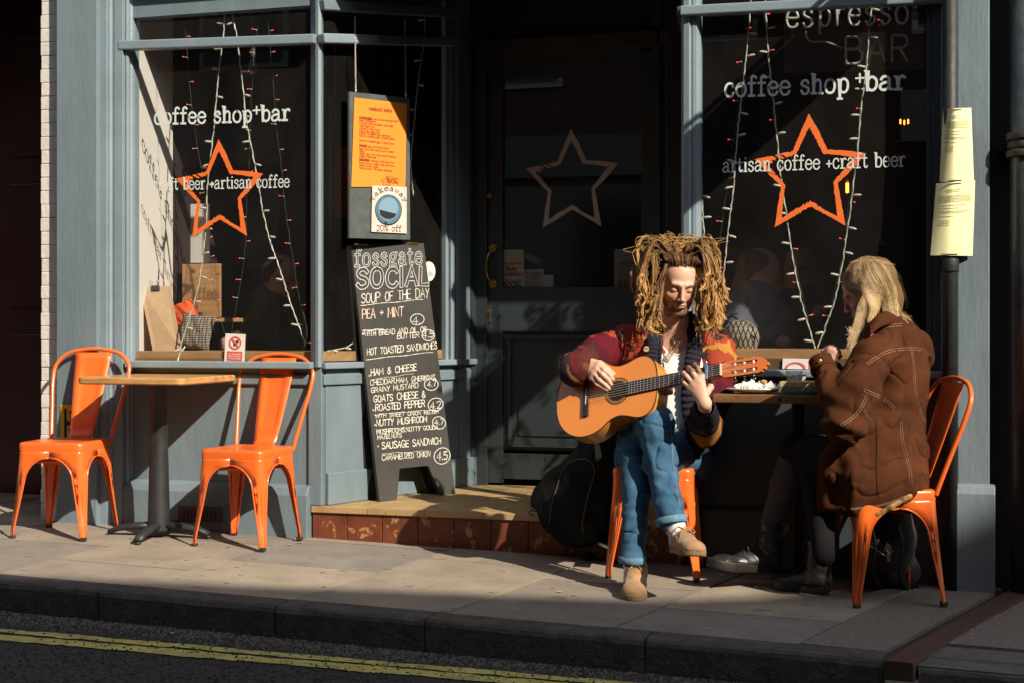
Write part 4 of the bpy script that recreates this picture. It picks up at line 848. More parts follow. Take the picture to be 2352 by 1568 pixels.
# no drinks notices on the glass
def notice(x0, y0, x1, y1, label, ysl, tiltx=3, horiz=False):
    t = thing('notice_card', label, 'notice')
    def P_(u, v, o=0): TLx = aty(x0+tiltx, y0, ysl-o); TRx = aty(x1+tiltx, y0+2, ysl-o); BLx = aty(x0, y1, ysl-o); return TLx+(TRx-TLx)*u+(BLx-TLx)*v
    def q(u0, v0, u1, v1, o, m, n_): b = MB(); b.prism([P_(u0, v0, o), P_(u1, v0, o), P_(u1, v1, o), P_(u0, v1, o)], (0, .0012, 0)); return b.build(n_, m, t)
    q(0, 0, 1, 1, 0, M['paper'], 'card')
    if not horiz:
        q(.12, .60, .88, .93, .0012, M['inkr'], 'red_panel'); cx_, cy_, r1_, r2_ = .5, .31, .31, .225
        for k, tl in enumerate(('no customers', 'beyond this point', 'with glass or alcohol')):
            a = P_(.2, .72+k*.075, .003); c = P_(.8, .72+k*.075, .003); textm(tl, a, c, .006, Vector((0, -.0005, 0)), False, 1.6).build('lettering', M['paper'], t)
        q(.42, .24, .50, .42, .0012, M['inkb'], 'bottle_print'); q(.54, .22, .66, .30, .0012, M['inkb'], 'glass_print'); q(.59, .30, .61, .40, .0012, M['inkb'], 'glass_stem_print')
    else:
        q(.56, .30, .92, .95, .0012, M['inkr'], 'red_panel'); cx_, cy_, r1_, r2_ = .28, .95, .22, .62
    b = MB(); vs = []; k1 = np.linspace(0, 2*math.pi, 33) if not horiz else np.linspace(math.pi, 2*math.pi, 20)
    for a in k1:
        for f in (1, .78): vs.append(P_(cx_+r1_*f*math.cos(a), cy_+r2_*f*math.sin(a), .0025))
    b.add(vs, [(2*i, 2*i+1, 2*i+3, 2*i+2) for i in range(len(k1)-1)]); b.build('prohibition_ring', M['inkr'], t)
    if not horiz:
        b = MB(); b.add([P_(cx_+dx_, cy_+dy_, .003) for dx_, dy_ in ((-.22, -.13), (-.17, -.17), (.22, .13), (.17, .17))], [(0, 3, 2, 1)]); b.build('prohibition_bar', M['inkr'], t)
notice(515, 766, 561, 831, 'upright white notice with red circle banning drinks at the left window', .012)
notice(1797, 822, 1905, 846, 'sideways white notice with red circle low in the right window', .0, 1, True)
# yellow notices tied round the black pipe
pip = thing('drainpipe', 'narrow black drainpipe beside the right window wearing yellow notices', 'drainpipe')
px_x = X0(2182, -.115); b = MB(); b.tube([(px_x, -.115, gz(px_x)-.02), (px_x, -.115, 3.0)], .031, 20); b.build('pipe', M['pipe'], pip, smooth=True)
b = MB(); b.tube([(px_x, -.115, aty(2182, 625, -.115).z), (px_x, -.115, aty(2182, 595, -.115).z)], .036, 20); b.build('collar', M['pipe'], pip, smooth=True, bev=.002)
pp2 = thing('large_drainpipe', 'thick black drainpipe with a heavy collar at the right edge', 'drainpipe')
x2 = X0(2345, -.11)+.02; b = MB(); b.tube([(x2, -.11, gz(x2)-.02), (x2, -.11, 3.0)], .062, 24); b.build('pipe', mat('worn_lit_pipe', (.05, .062, .068), .3, .4, 10, .004, 12, wear=(.22, .15, .10), wscale=20, wth=.68), pp2, smooth=True)  # base colour raised bluish to imitate reflected light; rust patches are wear
zc = aty(2335, 335, -.11).z
for dz_, r_ in ((.0, .073), (.035, .078), (-.035, .078)):
    b = MB(); b.tube([(x2, -.11, zc+dz_-.014), (x2, -.11, zc+dz_+.014)], r_, 24); b.build('collar', M['iron'] if False else mat('rust_collar', (.06, .045, .035), .6, .4, 30, .001), pp2, smooth=True, bev=.003)
b = MB(); b.box(x2-.10, x2+.04, -.06, .0, zc-.02, zc+.02); b.build('bracket', M['pipe'], pp2, bev=.003)
def ynote(q, label, curl, seed):
    """paper wrapped over the pipe; q = picture quad TL TR BR BL"""
    n, m_ = 14, 10; b = MB(); vs = []
    for j in range(m_+1):
        v = j/m_
        for i in range(n+1):
            u = i/n; x = (q[0][0]*(1-u)+q[1][0]*u)*(1-v)+(q[3][0]*(1-u)+q[2][0]*u)*v; y = (q[0][1]*(1-u)+q[1][1]*u)*(1-v)+(q[3][1]*(1-u)+q[2][1]*u)*v
            d = -.158+.048*min(1, abs(u-.40)**1.5*2.1)+.003*math.sin(u*7+v*3+seed); vs.append(aty(x, y, d))
    b.add(vs, [(j*(n+1)+i, j*(n+1)+i+1, (j+1)*(n+1)+i+1, (j+1)*(n+1)+i) for j in range(m_) for i in range(n)])
    o = b.build('paper_notice', M['paperY'], None, smooth=True); tag(o, label, 'notice')
    r = random.Random(seed)
    def PP(u, v, o_=.0012):
        x = (q[0][0]*(1-u)+q[1][0]*u)*(1-v)+(q[3][0]*(1-u)+q[2][0]*u)*v; y = (q[0][1]*(1-u)+q[1][1]*u)*(1-v)+(q[3][1]*(1-u)+q[2][1]*u)*v
        return aty(x, y, -.158+.048*min(1, abs(u-.40)**1.5*2.1)+.003*math.sin(u*7+v*3+seed)-o_)
    b = MB(); words = MB()
    rowsv = [(.10, .25, .62), (.125, .3, .6), (.18, .1, .9), (.20, .1, .9), (.22, .1, .9), (.24, .1, .9), (.26, .1, .9), (.31, .1, .8), (.35, .1, .6), (.39, .1, .85), (.41, .1, .8), (.46, .1, .5), (.52, .12, .4), (.55, .12, .4), (.58, .12, .4)]
    for v, u0, u1 in rowsv:
        u = u0
        while u < u1:
            w_ = r.uniform(.03, .09); k = max(2, int(w_/.03)); vs = []
            for i in range(k+1): uu = min(u+w_*i/k, u1); vs += [PP(uu, v), PP(uu, v+.009)]
            b.add(vs, [(2*i, 2*i+2, 2*i+3, 2*i+1) for i in range(k)]); u += w_+.014
    b.build('print_lines', M['inkg'], o)
    for v in (.02, .98):
        b = MB(); b.tube([PP(u, v, .003) for u in np.linspace(.25, .65, 6)], .0014, 5); b.build('cable_tie', M['inkb'], o)
ynote([(2166, 250), (2231, 248), (2237, 418), (2158, 418)], 'upper yellow planning notice tied to the black drainpipe', 1, 1)
ynote([(2150, 422), (2240, 415), (2234, 588), (2137, 587)], 'lower yellow planning notice tied to the black drainpipe', 1, 2)
# vent grille in the plinth
vg = thing('air_vent', 'brown cast iron air vent low in the blue plinth behind the chair', 'vent')
a = aty(411, 1160, -.05); c = aty(511, 1198, -.05)
b = MB(); b.box(a.x, c.x, -.06, -.052, c.z, a.z); b.build('vent_frame', mat('vent_metal', (.10, .065, .05), .6, .3, 20), vg, bev=.003)
for k in range(9):
    x_ = a.x+.035+(c.x-a.x-.07)*k/8; b = MB(); b.box(x_-.0035, x_+.0035, -.0615, -.0602, c.z+.018, a.z-.018); b.build('slot', M['inkb'], vg)
# ================================================================ THINGS INSIDE THE LEFT WINDOW
def ywall(px0, py0, px1, py1, y, m, name, label=None, cat=None, th=.01, parent=None, bev=.001):
    a = aty(px0, py0, y); c = aty(px1, py1, y); b = MB(); b.box(min(a.x, c.x), max(a.x, c.x), y, y+th, min(a.z, c.z), max(a.z, c.z)); o = b.build(name, m, parent, bev=bev)
    if label: tag(o, label, cat)
    return o
ywall(412, 470, 480, 604, .60, M['plaster'], 'panel', parent=room)
ywall(470, 250, 640, 560, 1.3, mat('maroon_wall', (.05, .012, .012), .8, .2), 'red_poster', parent=room)
ywall(402, 395, 468, 520, .9, mat('dim_poster', (.05, .045, .035), .8, .2), 'pinned_paper', parent=room)
ywall(480, 540, 625, 610, 1.2, mat('dim_poster2', (.06, .045, .03), .8, .2), 'poster', parent=room)
ywall(770, 340, 830, 500, 1.5, mat('dim_orange', (.20, .03, .01), .8, .2), 'orange_poster', parent=room)
cr = thing('wooden_crate', 'pale wooden crate with a knot standing inside the left window', 'crate')
a = aty(418, 607, .42); c = aty(505, 740, .42)
for k, (z0_, z1_) in enumerate(((c.z, a.z-.285), (a.z-.275, a.z))):
    b = MB(); b.box(a.x, c.x, .42, .44, z0_, z1_); b.build('board', M['wood'], cr, bev=.003)
b = MB(); b.box(a.x, a.x+.02, .44, .8, c.z, a.z); b.build('end_board', M['wood'], cr, bev=.002)
b = MB(); b.box(a.x, c.x, .44, .8, a.z-.3, a.z-.28); b.build('shelf', M['wood'], cr, bev=.002)
def pillow(name, c, w_, h, t, Mx, m, label, parent=None):
    n = 16; b = MB(); vs = []
    for s_ in (1, -1):
        for j in range(n+1):
            for i in range(n+1):
                u, v = 2*i/n-1, 2*j/n-1; f = max(0, (1-u**4)*(1-v**4))**.55; pin = 1-.07*(1-abs(u)**2)*(abs(v)**3)-.07*(1-abs(v)**2)*(abs(u)**3)
                p = Vector((u*w_/2*pin, s_*t/2*f+.004*math.sin(u*9+v*7), v*h/2*pin)); vs.append(Vector(c)+Mx@p)
    N2_ = (n+1)**2; fs = []
    for j in range(n):
        for i in range(n):
            q = j*(n+1)+i; fs.append((q, q+1, q+n+2, q+n+1)); fs.append((N2_+q, N2_+q+n+1, N2_+q+n+2, N2_+q+1))
    b.add(vs, fs); return tag(b.build(name, m, parent, smooth=True), label, 'cushion')
def grid_mat(name, c1_, c2_, sx, sz_, w1=.12):
    m = mat(name, c1_, .9, .15, 40, .002, 200); nt = m.node_tree; N = nt.nodes; L = nt.links; b = N['Principled BSDF']
    tc = [n for n in N if n.type == 'TEX_COORD'][0]; br_ = N.new('ShaderNodeTexBrick'); br_.offset = 0; br_.inputs['Scale'].default_value = 1; br_.inputs['Brick Width'].default_value = sx; br_.inputs['Row Height'].default_value = sz_; br_.inputs['Mortar Size'].default_value = w1*sz_; br_.inputs['Mortar Smooth'].default_value = .3
    br_.inputs['Color1'].default_value = (*c1_, 1); br_.inputs['Color2'].default_value = (*[v*.85 for v in c1_], 1); br_.inputs['Mortar'].default_value = (*c2_, 1)
    mp = N.new('ShaderNodeMapping'); mp.inputs['Rotation'].default_value = (rad(90), 0, 0); L.new(tc.outputs['Object'], mp.inputs['Vector']); L.new(mp.outputs[0], br_.inputs['Vector']); L.new(br_.outputs[0], b.inputs['Base Color']); return m
RX = lambda a, z=0, t=0: Matrix.Rotation(rad(z), 3, 'Z') @ Matrix.Rotation(rad(t), 3, 'Y') @ Matrix.Rotation(rad(a), 3, 'X')
pillow('plaid_cushion', aty(450, 762, .20), .175, .185, .07, RX(-12, 8, 8), grid_mat('plaid', (.34, .28, .22), (.03, .025, .022), .016, .011, .2), 'grey brown checked cushion leaning inside the left window')
oc = mat('orange_cloth', (.80, .10, .02), .85, .2, 12, .002, 60)
pillow('orange_cushion', aty(425, 728, .30), .15, .17, .08, RX(-10, -8, -20), oc, 'bright orange cushion behind the checked cushion')
# brown clip board with bulldog clip
cl = thing('clipboard', 'brown hardboard sheet with a black bulldog clip leaning in the left window', 'clipboard')
P4 = [aty(321, 660, .13), aty(391, 657, .21), aty(419, 808, .09), aty(352, 810, .06)]
hb = mat('hardboard', (.44, .29, .16), .75, .12, 30)
n__ = (P4[1]-P4[0]).cross(P4[3]-P4[0]).normalized(); b = MB(); b.prism(P4, n__*.006); b.build('sheet', hb, cl)
cm = (P4[0]*.5+P4[1]*.5); ex = (P4[1]-P4[0]).normalized(); ez = (P4[0]-P4[3]).normalized(); fr = n__ if n__.dot(FW) < 0 else -n__
b = MB(); b.beam(cm-ex*.02-ez*.012+fr*.006, cm+ex*.02-ez*.012+fr*.006, .012, .028, ez); b.build('clip', M['inkb'], cl, bev=.002)
for s_ in (-1, 1):
    b = MB(); b.tube(crom([cm+ex*.012*s_+fr*.01, cm+ex*.018*s_+ez*.018, cm+ex*.022*s_+ez*.03, cm+ex*.010*s_+ez*.03, cm+ex*.008*s_+fr*.01], 4), .0011, 5); b.build('clip_wire', M['chrome'], cl, smooth=True)
# hanging clear bulb
hbul = thing('hanging_bulb', 'large clear pear shaped bulb hanging unlit in the left window', 'light bulb')
c = aty(581, 150, .12); b = MB(); b.lathe([(.0, -.05), (.012, -.048), (.022, -.035), (.025, -.018), (.021, 0), (.014, .025), (.012, .04)], c, 18); b.build('bulb_glass', glass('bulb_glass', (.8, .78, .72)), hbul, smooth=True)
b = MB(); b.lathe([(.013, .04), (.014, .075), (.006, .085)], c, 14); b.tube([c+Vector((0, 0, .08)), Vector((c.x, c.y, TOP))], .003, 6); b.build('lamp_holder', M['iron'], hbul, smooth=True)
# ================================================================ FAIRY LIGHTS
def lights(pts, y, kind, label, seed, dens=1.0, plane=None):
    t = thing('fairy_lights', label, 'fairy lights', group='strings of fairy lights in the windows')
    pick = plane or (lambda x, yy: aty(x, yy, y)); r = random.Random(seed)
    P_ = crom([pick(*p) for p in pts], 10); P_ = [p+Vector((r.gauss(0, .0012), r.gauss(0, .001), 0)) for p in P_]
    b = MB(); wire_r = .0034 if kind == 'rope' else .0011
    b.tube(P_, wire_r, 6)
    if kind == 'rope':
        Q = [p+Vector((.0022*math.sin(i*1.7), -.003, 0)) for i, p in enumerate(P_)]; b.tube(Q, .0012, 5)
    b.build('cable', M['rope'] if kind == 'rope' else M['green'], t, smooth=True)
    Lt = sum((P_[i+1]-P_[i]).length for i in range(len(P_)-1)); step = (.115 if kind == 'rope' else .105)/dens; acc = step*.5; run = 0
    bm, lm, sm = MB(), MB(), MB(); sd = 1
    for i in range(len(P_)-1):
        l = (P_[i+1]-P_[i]).length
        while run+l > acc:
            c = P_[i]+(P_[i+1]-P_[i])*((acc-run)/l); s_ = sd*(1 if r.random() < .75 else -1); sd = -sd if kind == 'led' else (sd if r.random() < .75 else -sd)
            dv = Vector((s_, -.15, r.uniform(-.35, .25) if kind == 'rope' else r.uniform(-.2, .3))).normalized()
            if kind == 'rope': bm.tube([c+dv*.004, c+dv*.012, c+dv*.026, c+dv*.036, c+dv*.04], [.003, .0052, .006, .004, .001], 8)
            else: sm.tube([c, c+dv*.020], .0016, 5); lm.tube([c+dv*.020, c+dv*.0245, c+dv*.027], [.0020, .0027, .001], 6)
            acc += step*r.uniform(.8, 1.2)
        run += l
    if bm.v: tag(bm.build('bulbs', M['bulb'], t, smooth=True), kind='stuff')
    if lm.v: tag(lm.build('led_tips', M['led'], t, smooth=True), kind='stuff'); tag(sm.build('led_stems', M['bulb'], t, smooth=True), kind='stuff')
yi = .045
lights([(517, 28), (513, 80), (503, 160), (497, 230), (488, 330), (477, 420), (474, 510), (464, 600), (455, 660), (432, 740), (416, 790), (413, 812)], yi, 'rope', 'thick clear light string hanging by the star, nearer the crate in the left window', 1)
lights([(532, 25), (545, 90), (557, 190), (570, 300), (590, 400), (604, 490), (622, 560), (640, 610), (662, 680), (683, 740), (702, 790)], yi, 'rope', 'thick clear light string slanting right to the mullion in the left window', 2)
lights([(424, 60), (430, 120), (438, 220), (452, 330), (463, 390), (473, 470), (483, 590), (497, 690), (516, 765)], yi+.01, 'led', 'thin green string of red lights, leftmost in the left window', 3)
lights([(593, 45), (586, 120), (578, 220), (575, 330), (568, 430), (566, 500), (560, 600), (545, 690), (532, 765)], yi+.012, 'led', 'thin green string of red lights crossing the right arm of the left star', 4)
lights([(615, 48), (622, 130), (630, 220), (638, 320), (648, 400), (657, 490), (672, 590), (690, 700), (706, 805)], yi+.008, 'led', 'thin green string of red lights nearest the mullion of the left window', 5)
lights([(978, 20), (973, 100), (963, 170), (955, 240), (950, 300), (944, 380), (950, 450)], 0, 'rope', 'clear light string beside the hanging menu board in the corner window', 6, plane=lambda x, y_: atplane(x, y_, A-CN*.04, CN))
lights([(835, 745), (825, 770), (800, 795), (770, 803), (752, 806)], 0, 'rope', 'clear light string lying on the sill of the corner window', 16, plane=lambda x, y_: atplane(x, y_, A-CN*.05, CN))
lights([(1724, -20), (1722, 40), (1715, 120), (1704, 220), (1692, 330), (1685, 430), (1672, 530), (1664, 610), (1655, 680)], yi, 'rope', 'clear light string left of the star in the right window, next to the post', 7)
lights([(1757, -20), (1760, 40), (1765, 130), (1775, 220), (1785, 320), (1795, 420), (1810, 520), (1822, 600), (1838, 680), (1860, 760), (1872, 800)], yi, 'rope', 'clear light string crossing the left arm of the right star down to the sill', 8)
lights([(2004, -10), (1998, 60), (1990, 150), (1977, 260), (1966, 380), (1950, 500), (1935, 600), (1920, 680), (1900, 740), (1877, 800)], yi, 'rope', 'clear light string crossing the right arm of the right star down to the sill', 9)
lights([(1716, 20), (1700, 200), (1690, 300), (1672, 420), (1655, 540), (1645, 640)], yi+.01, 'led', 'thin string of red lights left of the right star', 10, .6)
lights([(1750, -10), (1765, 120), (1780, 260), (1792, 380), (1805, 500), (1830, 620), (1858, 745)], yi+.012, 'led', 'thin string of red lights running beside the clear string through the right star', 11, .6)
lights([(2010, 0), (2000, 110), (1985, 200), (1973, 330), (1950, 470), (1938, 570), (1915, 680), (1890, 780)], yi+.014, 'led', 'thin string of red lights right of the right star', 12, .6)
lights([(1612, 420), (1613, 480), (1617, 540), (1614, 600)], yi-.004, 'rope', 'short clear light string hanging tight against the post of the right window', 13)
# ================================================================ NEON SIGN in the right window
ns = thing('neon_sign', 'unlit glass tube sign reading espresso BAR on a clear panel', 'sign')
def tubetext(t, p0, p1, h, serif, y, r_=.006):
    a = aty(*p0, y); c = aty(*p1, y); W_, st = layout(t, serif, 2.0); X = c-a; s = X.length/W_; X.normalize(); cz = (aty(p0[0], p0[1]-h, y).z-a.z)/8
    k = 0
    for ch in t:
        pass
    x = 0
    for ch in t:
        w_, sts = glyph(ch, serif); b = MB()
        for p in sts:
            if len(p) < 2: continue
            b.tube([a+X*((q[0]+x)*s)+UP*(q[1]*cz) for q in p], r_, 7)
        if b.v: b.build('neon_letter', M['tubew'], ns, smooth=True)
        x += w_+2.0
S_keep = dict(S_)
S_.update({'p': "5|1,5.2 1,-2.6;~1,3.6 1.8,5 3.2,5.5 4.6,4.4 4.9,2.7 4.4,.8 3,-.1 1.7,.4 1,1.6", 'r': "3.4|.8,5.2 .8,0;~.8,3 1.6,4.8 2.6,5.5 3.4,5"})
tubetext('espresso', (1806, 64), (2086, 54), 58, True, .10)
S_.update(S_keep)
tubetext('BAR', (1943, 147), (2086, 142), 60, False, .10)
b = MB(); q = [aty(1800, 20, .115), aty(2122, 8, .115), aty(2122, 160, .115), aty(1800, 168, .115)]; b.prism(q, (0, .004, 0)); b.build('clear_panel', glass('acrylic', (.93, .93, .93)), ns)
b = MB(); b.tube(crom([aty(1850, 72, .11), aty(1860, 95, .12), aty(1900, 98, .12), aty(1935, 112, .12)], 5), .004, 6); b.build('cable', M['rope'], ns, smooth=True)
# warm bulbs deep in the room
for i, (px, py, Z_, s_) in enumerate(((1946, 432, 8.2, 1.0), (2068, 280, 9.0, .5), (2077, 282, 9.2, .5), (2086, 280, 9.0, .5))):
    t = thing('pendant_bulb', ('glowing caged filament bulb inside behind the right star', 'left small glowing bulb far back in the room', 'middle small glowing bulb far back in the room', 'right small glowing bulb far back in the room')[i], 'light bulb')
    c = at(px, py, Z_); b = MB(); b.tube([c-Vector((0, 0, .028*s_)), c+Vector((0, 0, .028*s_))], .009*s_, 8); b.build('filament', M['filament'], t, smooth=True)
    b = MB(); b.lathe([(.0, -.05*s_), (.025*s_, -.04*s_), (.032*s_, -.01), (.022*s_, .035*s_), (.014*s_, .055*s_)], c, 14); b.build('bulb_glass', glass('amber_glass%d' % i, (.95, .7, .45)), t, smooth=True)
    b = MB(); b.tube([c+Vector((0, 0, .055*s_)), Vector((c.x, c.y, TOP+.06))], .004, 6); b.build('flex', M['iron'], t)
for i, (px, py, w_) in enumerate(((2060, 330, .2), (2090, 362, .12))):
    t = tag(MB().lathe([(.02, .05), (w_*.6, .02), (w_, -.012), (w_*.97, -.014), (.0, .03)], at(px, py, 8.5), 24).build('lamp_shade', mat('copper_shade%d' % i, (.45, .12, .05), .4, .1, metal=.5), None, smooth=True), ('wide copper lamp shade deep inside the right window', 'smaller copper lamp shade below the wide one')[i], 'lamp shade')
# papers on the door
def dpaper(q, m, name, label, lines):
    P_ = [aty(x, y, YB+.010) for x, y in q]; b = MB(); b.prism(P_, (0, .0008, 0)); o = tag(b.build(name, m), label, 'notice')
    for t, p0, p1, h, sf, wd in lines:
        a = aty(*p0, YB+.0095); c = aty(*p1, YB+.0095); textm(t, a, c, aty(p0[0], p0[1]-h, YB).z-a.z, Vector((0, -.0004, 0)), sf, wd).build('lettering', M['inkb'], o)
    return o
pa = dpaper([(1157, 574), (1203, 574), (1203, 660), (1157, 660)], M['paperD'], 'paper_notice', 'tall paper on the door pane saying 9am weekdays', [('we open from', (1158, 608), (1198, 608), 6, True, 1.2), ('9am', (1161, 622), (1186, 622), 10, True, 1.4), ('weekdays', (1158, 634), (1200, 634), 10, True, 1.3), ('the fossgate', (1158, 648), (1199, 648), 7, True, 1.1), ('SOCIAL', (1158, 659), (1200, 659), 10, False, 1.9)])
star(lambda u, v: aty(1160+38*u, 590+50*v, YB+.0092), M['orange_st'], pa, 'star_print', 5)
dpaper([(1203, 620), (1249, 619), (1249, 660), (1203, 660)], M['paper'] if False else mat('door_paper2', (.27, .25, .25), .7, .05), 'paper_notice', 'small paper on the door pane asking to respect our neighbours', [('Please respect', (1205, 630), (1246, 630), 6, True, 1.2), ('our neighbours', (1205, 638), (1244, 638), 6, True, 1.2), ('as a residential area', (1205, 645), (1246, 645), 4, True, 1.0), ('keep noise down', (1205, 651), (1244, 651), 4, True, 1.0), ('the fossgate', (1205, 658), (1244, 658), 4, True, 1.0)])
dpaper([(1250, 632), (1271, 632), (1271, 660), (1250, 660)], mat('door_paper3', (.25, .26, .31), .7, .05), 'paper_card', 'smallest bluish card in the door pane corner', [])
pa = dpaper([(1411, 573), (1470, 573), (1470, 660), (1411, 660)], mat('door_paper4', (.17, .16, .145), .7, .05), 'paper_notice', 'opening hours paper at the right side of the door pane', [('opening hours', (1420, 608), (1462, 608), 7, True, 1.3), ('Monday to Thursday', (1422, 615), (1460, 615), 4, True, 1.1), ('9am to midnight', (1425, 622), (1460, 622), 4, True, 1.1), ('Friday and Saturday', (1422, 629), (1460, 629), 4, True, 1.1), ('Sunday 10am to 9pm', (1420, 637), (1460, 637), 4, True, 1.1), ('the fossgate', (1420, 648), (1462, 648), 7, True, 1.2), ('SOCIAL', (1419, 659), (1466, 659), 10, False, 1.9)])
star(lambda u, v: aty(1432+28*u, 578+22*v, YB+.0092), M['inkb'], pa, 'star_print', 6)
b = MB(); c = at(1222, 597, 7.65); ax = (RT*.9-UP*.35).normalized(); b.tube([c-ax*.045, c-ax*.02, c+ax*.03, c+ax*.055], [.018, .024, .021, .024], 12); tag(b.build('torch', mat('horn', (.30, .24, .15), .35, .2, coat=.5), None, smooth=True), 'pale horn shaped torch propped inside the door pane', 'torch')
# ================================================================ IMPLICIT SURFACES FOR BODIES AND CLOTH
def V3(p): return np.array([p[0], p[1], p[2]], dtype=np.float32)
def vnoise(P, seed=0):
    I = np.floor(P).astype(np.int64); f = (P-I).astype(np.float32); f = f*f*(3-2*f); out = 0
    def h(ix, iy, iz):
        n = (ix*374761393+iy*668265263+iz*2147483647+seed*974711) & 0xffffffff; n = ((n ^ (n >> 13))*1274126177) & 0xffffffff; return ((n ^ (n >> 16)) & 0xffff).astype(np.float32)/32768.-1
    for dx_ in (0, 1):
        for dy_ in (0, 1):
            for dz_ in (0, 1):
                w_ = (f[:, 0] if dx_ else 1-f[:, 0])*(f[:, 1] if dy_ else 1-f[:, 1])*(f[:, 2] if dz_ else 1-f[:, 2]); out = out+w_*h(I[:, 0]+dx_, I[:, 1]+dy_, I[:, 2]+dz_)
    return out
def frame_mat(x, y, z): return np.array([[*x], [*y], [*z]], dtype=np.float32)
class SDF:
    def __init__(s, h): s.h = h; s.p = []
    def cone(s, a, b, ra, rb, k=.02, op='add', flat=None): s.p.append(('c', V3(a), V3(b), ra, rb, k, op, flat)); return s
    def path(s, pts, rs, k=.015, op='add', flat=None):
        for i in range(len(pts)-1): s.cone(pts[i], pts[i+1], rs[i], rs[i+1], k, op, flat)
        return s
    def ell(s, c, r, Mx=None, k=.02, op='add'):
        R = np.eye(3, dtype=np.float32) if Mx is None else Mx; s.p.append(('e', V3(c), np.array(r, dtype=np.float32), R, 0, k, op, None)); return s
    def box(s, c, r, Mx=None, k=.01, rd=.01, op='add'):
        R = np.eye(3, dtype=np.float32) if Mx is None else Mx; s.p.append(('b', V3(c), np.array(r, dtype=np.float32), R, rd, k, op, None)); return s
    def bounds(s, q):
        if q[0] == 'c': lo = np.minimum(q[1]-q[3], q[2]-q[4]); hi = np.maximum(q[1]+q[3], q[2]+q[4])
        elif q[0] == 'e': e = np.abs(q[3].T)@q[2]; lo, hi = q[1]-e, q[1]+e
        else: e = np.abs(q[3].T)@(q[2]+q[4]); lo, hi = q[1]-e, q[1]+e
        return lo, hi
    def mesh(s, disp=None, band=.02):
        h = s.h; B = [s.bounds(q) for q in s.p if q[6] == 'add']; lo = np.min([b[0] for b in B], 0)-6*h-(.012 if disp else 0); hi = np.max([b[1] for b in B], 0)+6*h+(.012 if disp else 0)
        n = np.ceil((hi-lo)/h).astype(int)+1; Fd = np.full(n, .5, dtype=np.float32)
        for q in s.p:
            k = q[5]; l_, h_ = s.bounds(q); m_ = k+4*h+.012; i0 = np.clip(np.floor((l_-m_-lo)/h).astype(int), 0, n-1); i1 = np.clip(np.ceil((h_+m_-lo)/h).astype(int)+1, 1, n)
            ax = [(lo[a]+h*np.arange(i0[a], i1[a])).astype(np.float32) for a in range(3)]
            X = ax[0][:, None, None]; Y = ax[1][None, :, None]; Z = ax[2][None, None, :]
            if q[0] == 'c':
                a, b = q[1], q[2]; d = b-a; fl = q[7]
                px_, py_, pz_ = X-a[0], Y-a[1], Z-a[2]
                if fl is not None:   # squash along a unit vector
                    nv, f = fl; w_ = px_*nv[0]+py_*nv[1]+pz_*nv[2]; g = (1/f-1)*w_; px_ = px_+g*nv[0]; py_ = py_+g*nv[1]; pz_ = pz_+g*nv[2]
                    dn = d[0]*nv[0]+d[1]*nv[1]+d[2]*nv[2]; d = d+np.array(nv, dtype=np.float32)*dn*(1/f-1)
                dd = float(d@d)+1e-9; t = np.clip((px_*d[0]+py_*d[1]+pz_*d[2])/dd, 0, 1)
                D_ = np.sqrt((px_-t*d[0])**2+(py_-t*d[1])**2+(pz_-t*d[2])**2)-(q[3]+(q[4]-q[3])*t)
                if fl is not None: D_ = D_*(fl[1]**.5)
            else:
                R = q[3]; c = q[1]; px_, py_, pz_ = X-c[0], Y-c[1], Z-c[2]
                L_ = [px_*R[i, 0]+py_*R[i, 1]+pz_*R[i, 2] for i in range(3)]; r = q[2]
                if q[0] == 'e':
                    k0 = np.sqrt(sum((L_[i]/r[i])**2 for i in range(3))); k1 = np.sqrt(sum((L_[i]/r[i]**2)**2 for i in range(3)))+1e-6; D_ = k0*(k0-1)/k1
                else:
                    Q = [np.abs(L_[i])-r[i] for i in range(3)]; D_ = np.sqrt(sum(np.maximum(v, 0)**2 for v in Q))+np.minimum(np.maximum(np.maximum(Q[0], Q[1]), Q[2]), 0)-q[4]
            S = Fd[i0[0]:i1[0], i0[1]:i1[1], i0[2]:i1[2]]
            if q[6] == 'add': hh = np.maximum(k-np.abs(S-D_), 0)/max(k, 1e-6); S[...] = np.minimum(S, D_)-hh*hh*k*.25
            elif q[6] == 'sub': hh = np.maximum(k-np.abs(S+D_), 0)/max(k, 1e-6); S[...] = np.maximum(S, -D_)+hh*hh*k*.25
        if disp:
            idx = np.nonzero(np.abs(Fd) < band); P = np.stack([lo[a]+h*idx[a] for a in range(3)], 1).astype(np.float32); Fd[idx] += disp(P)
        return surface_nets(Fd, lo, h)
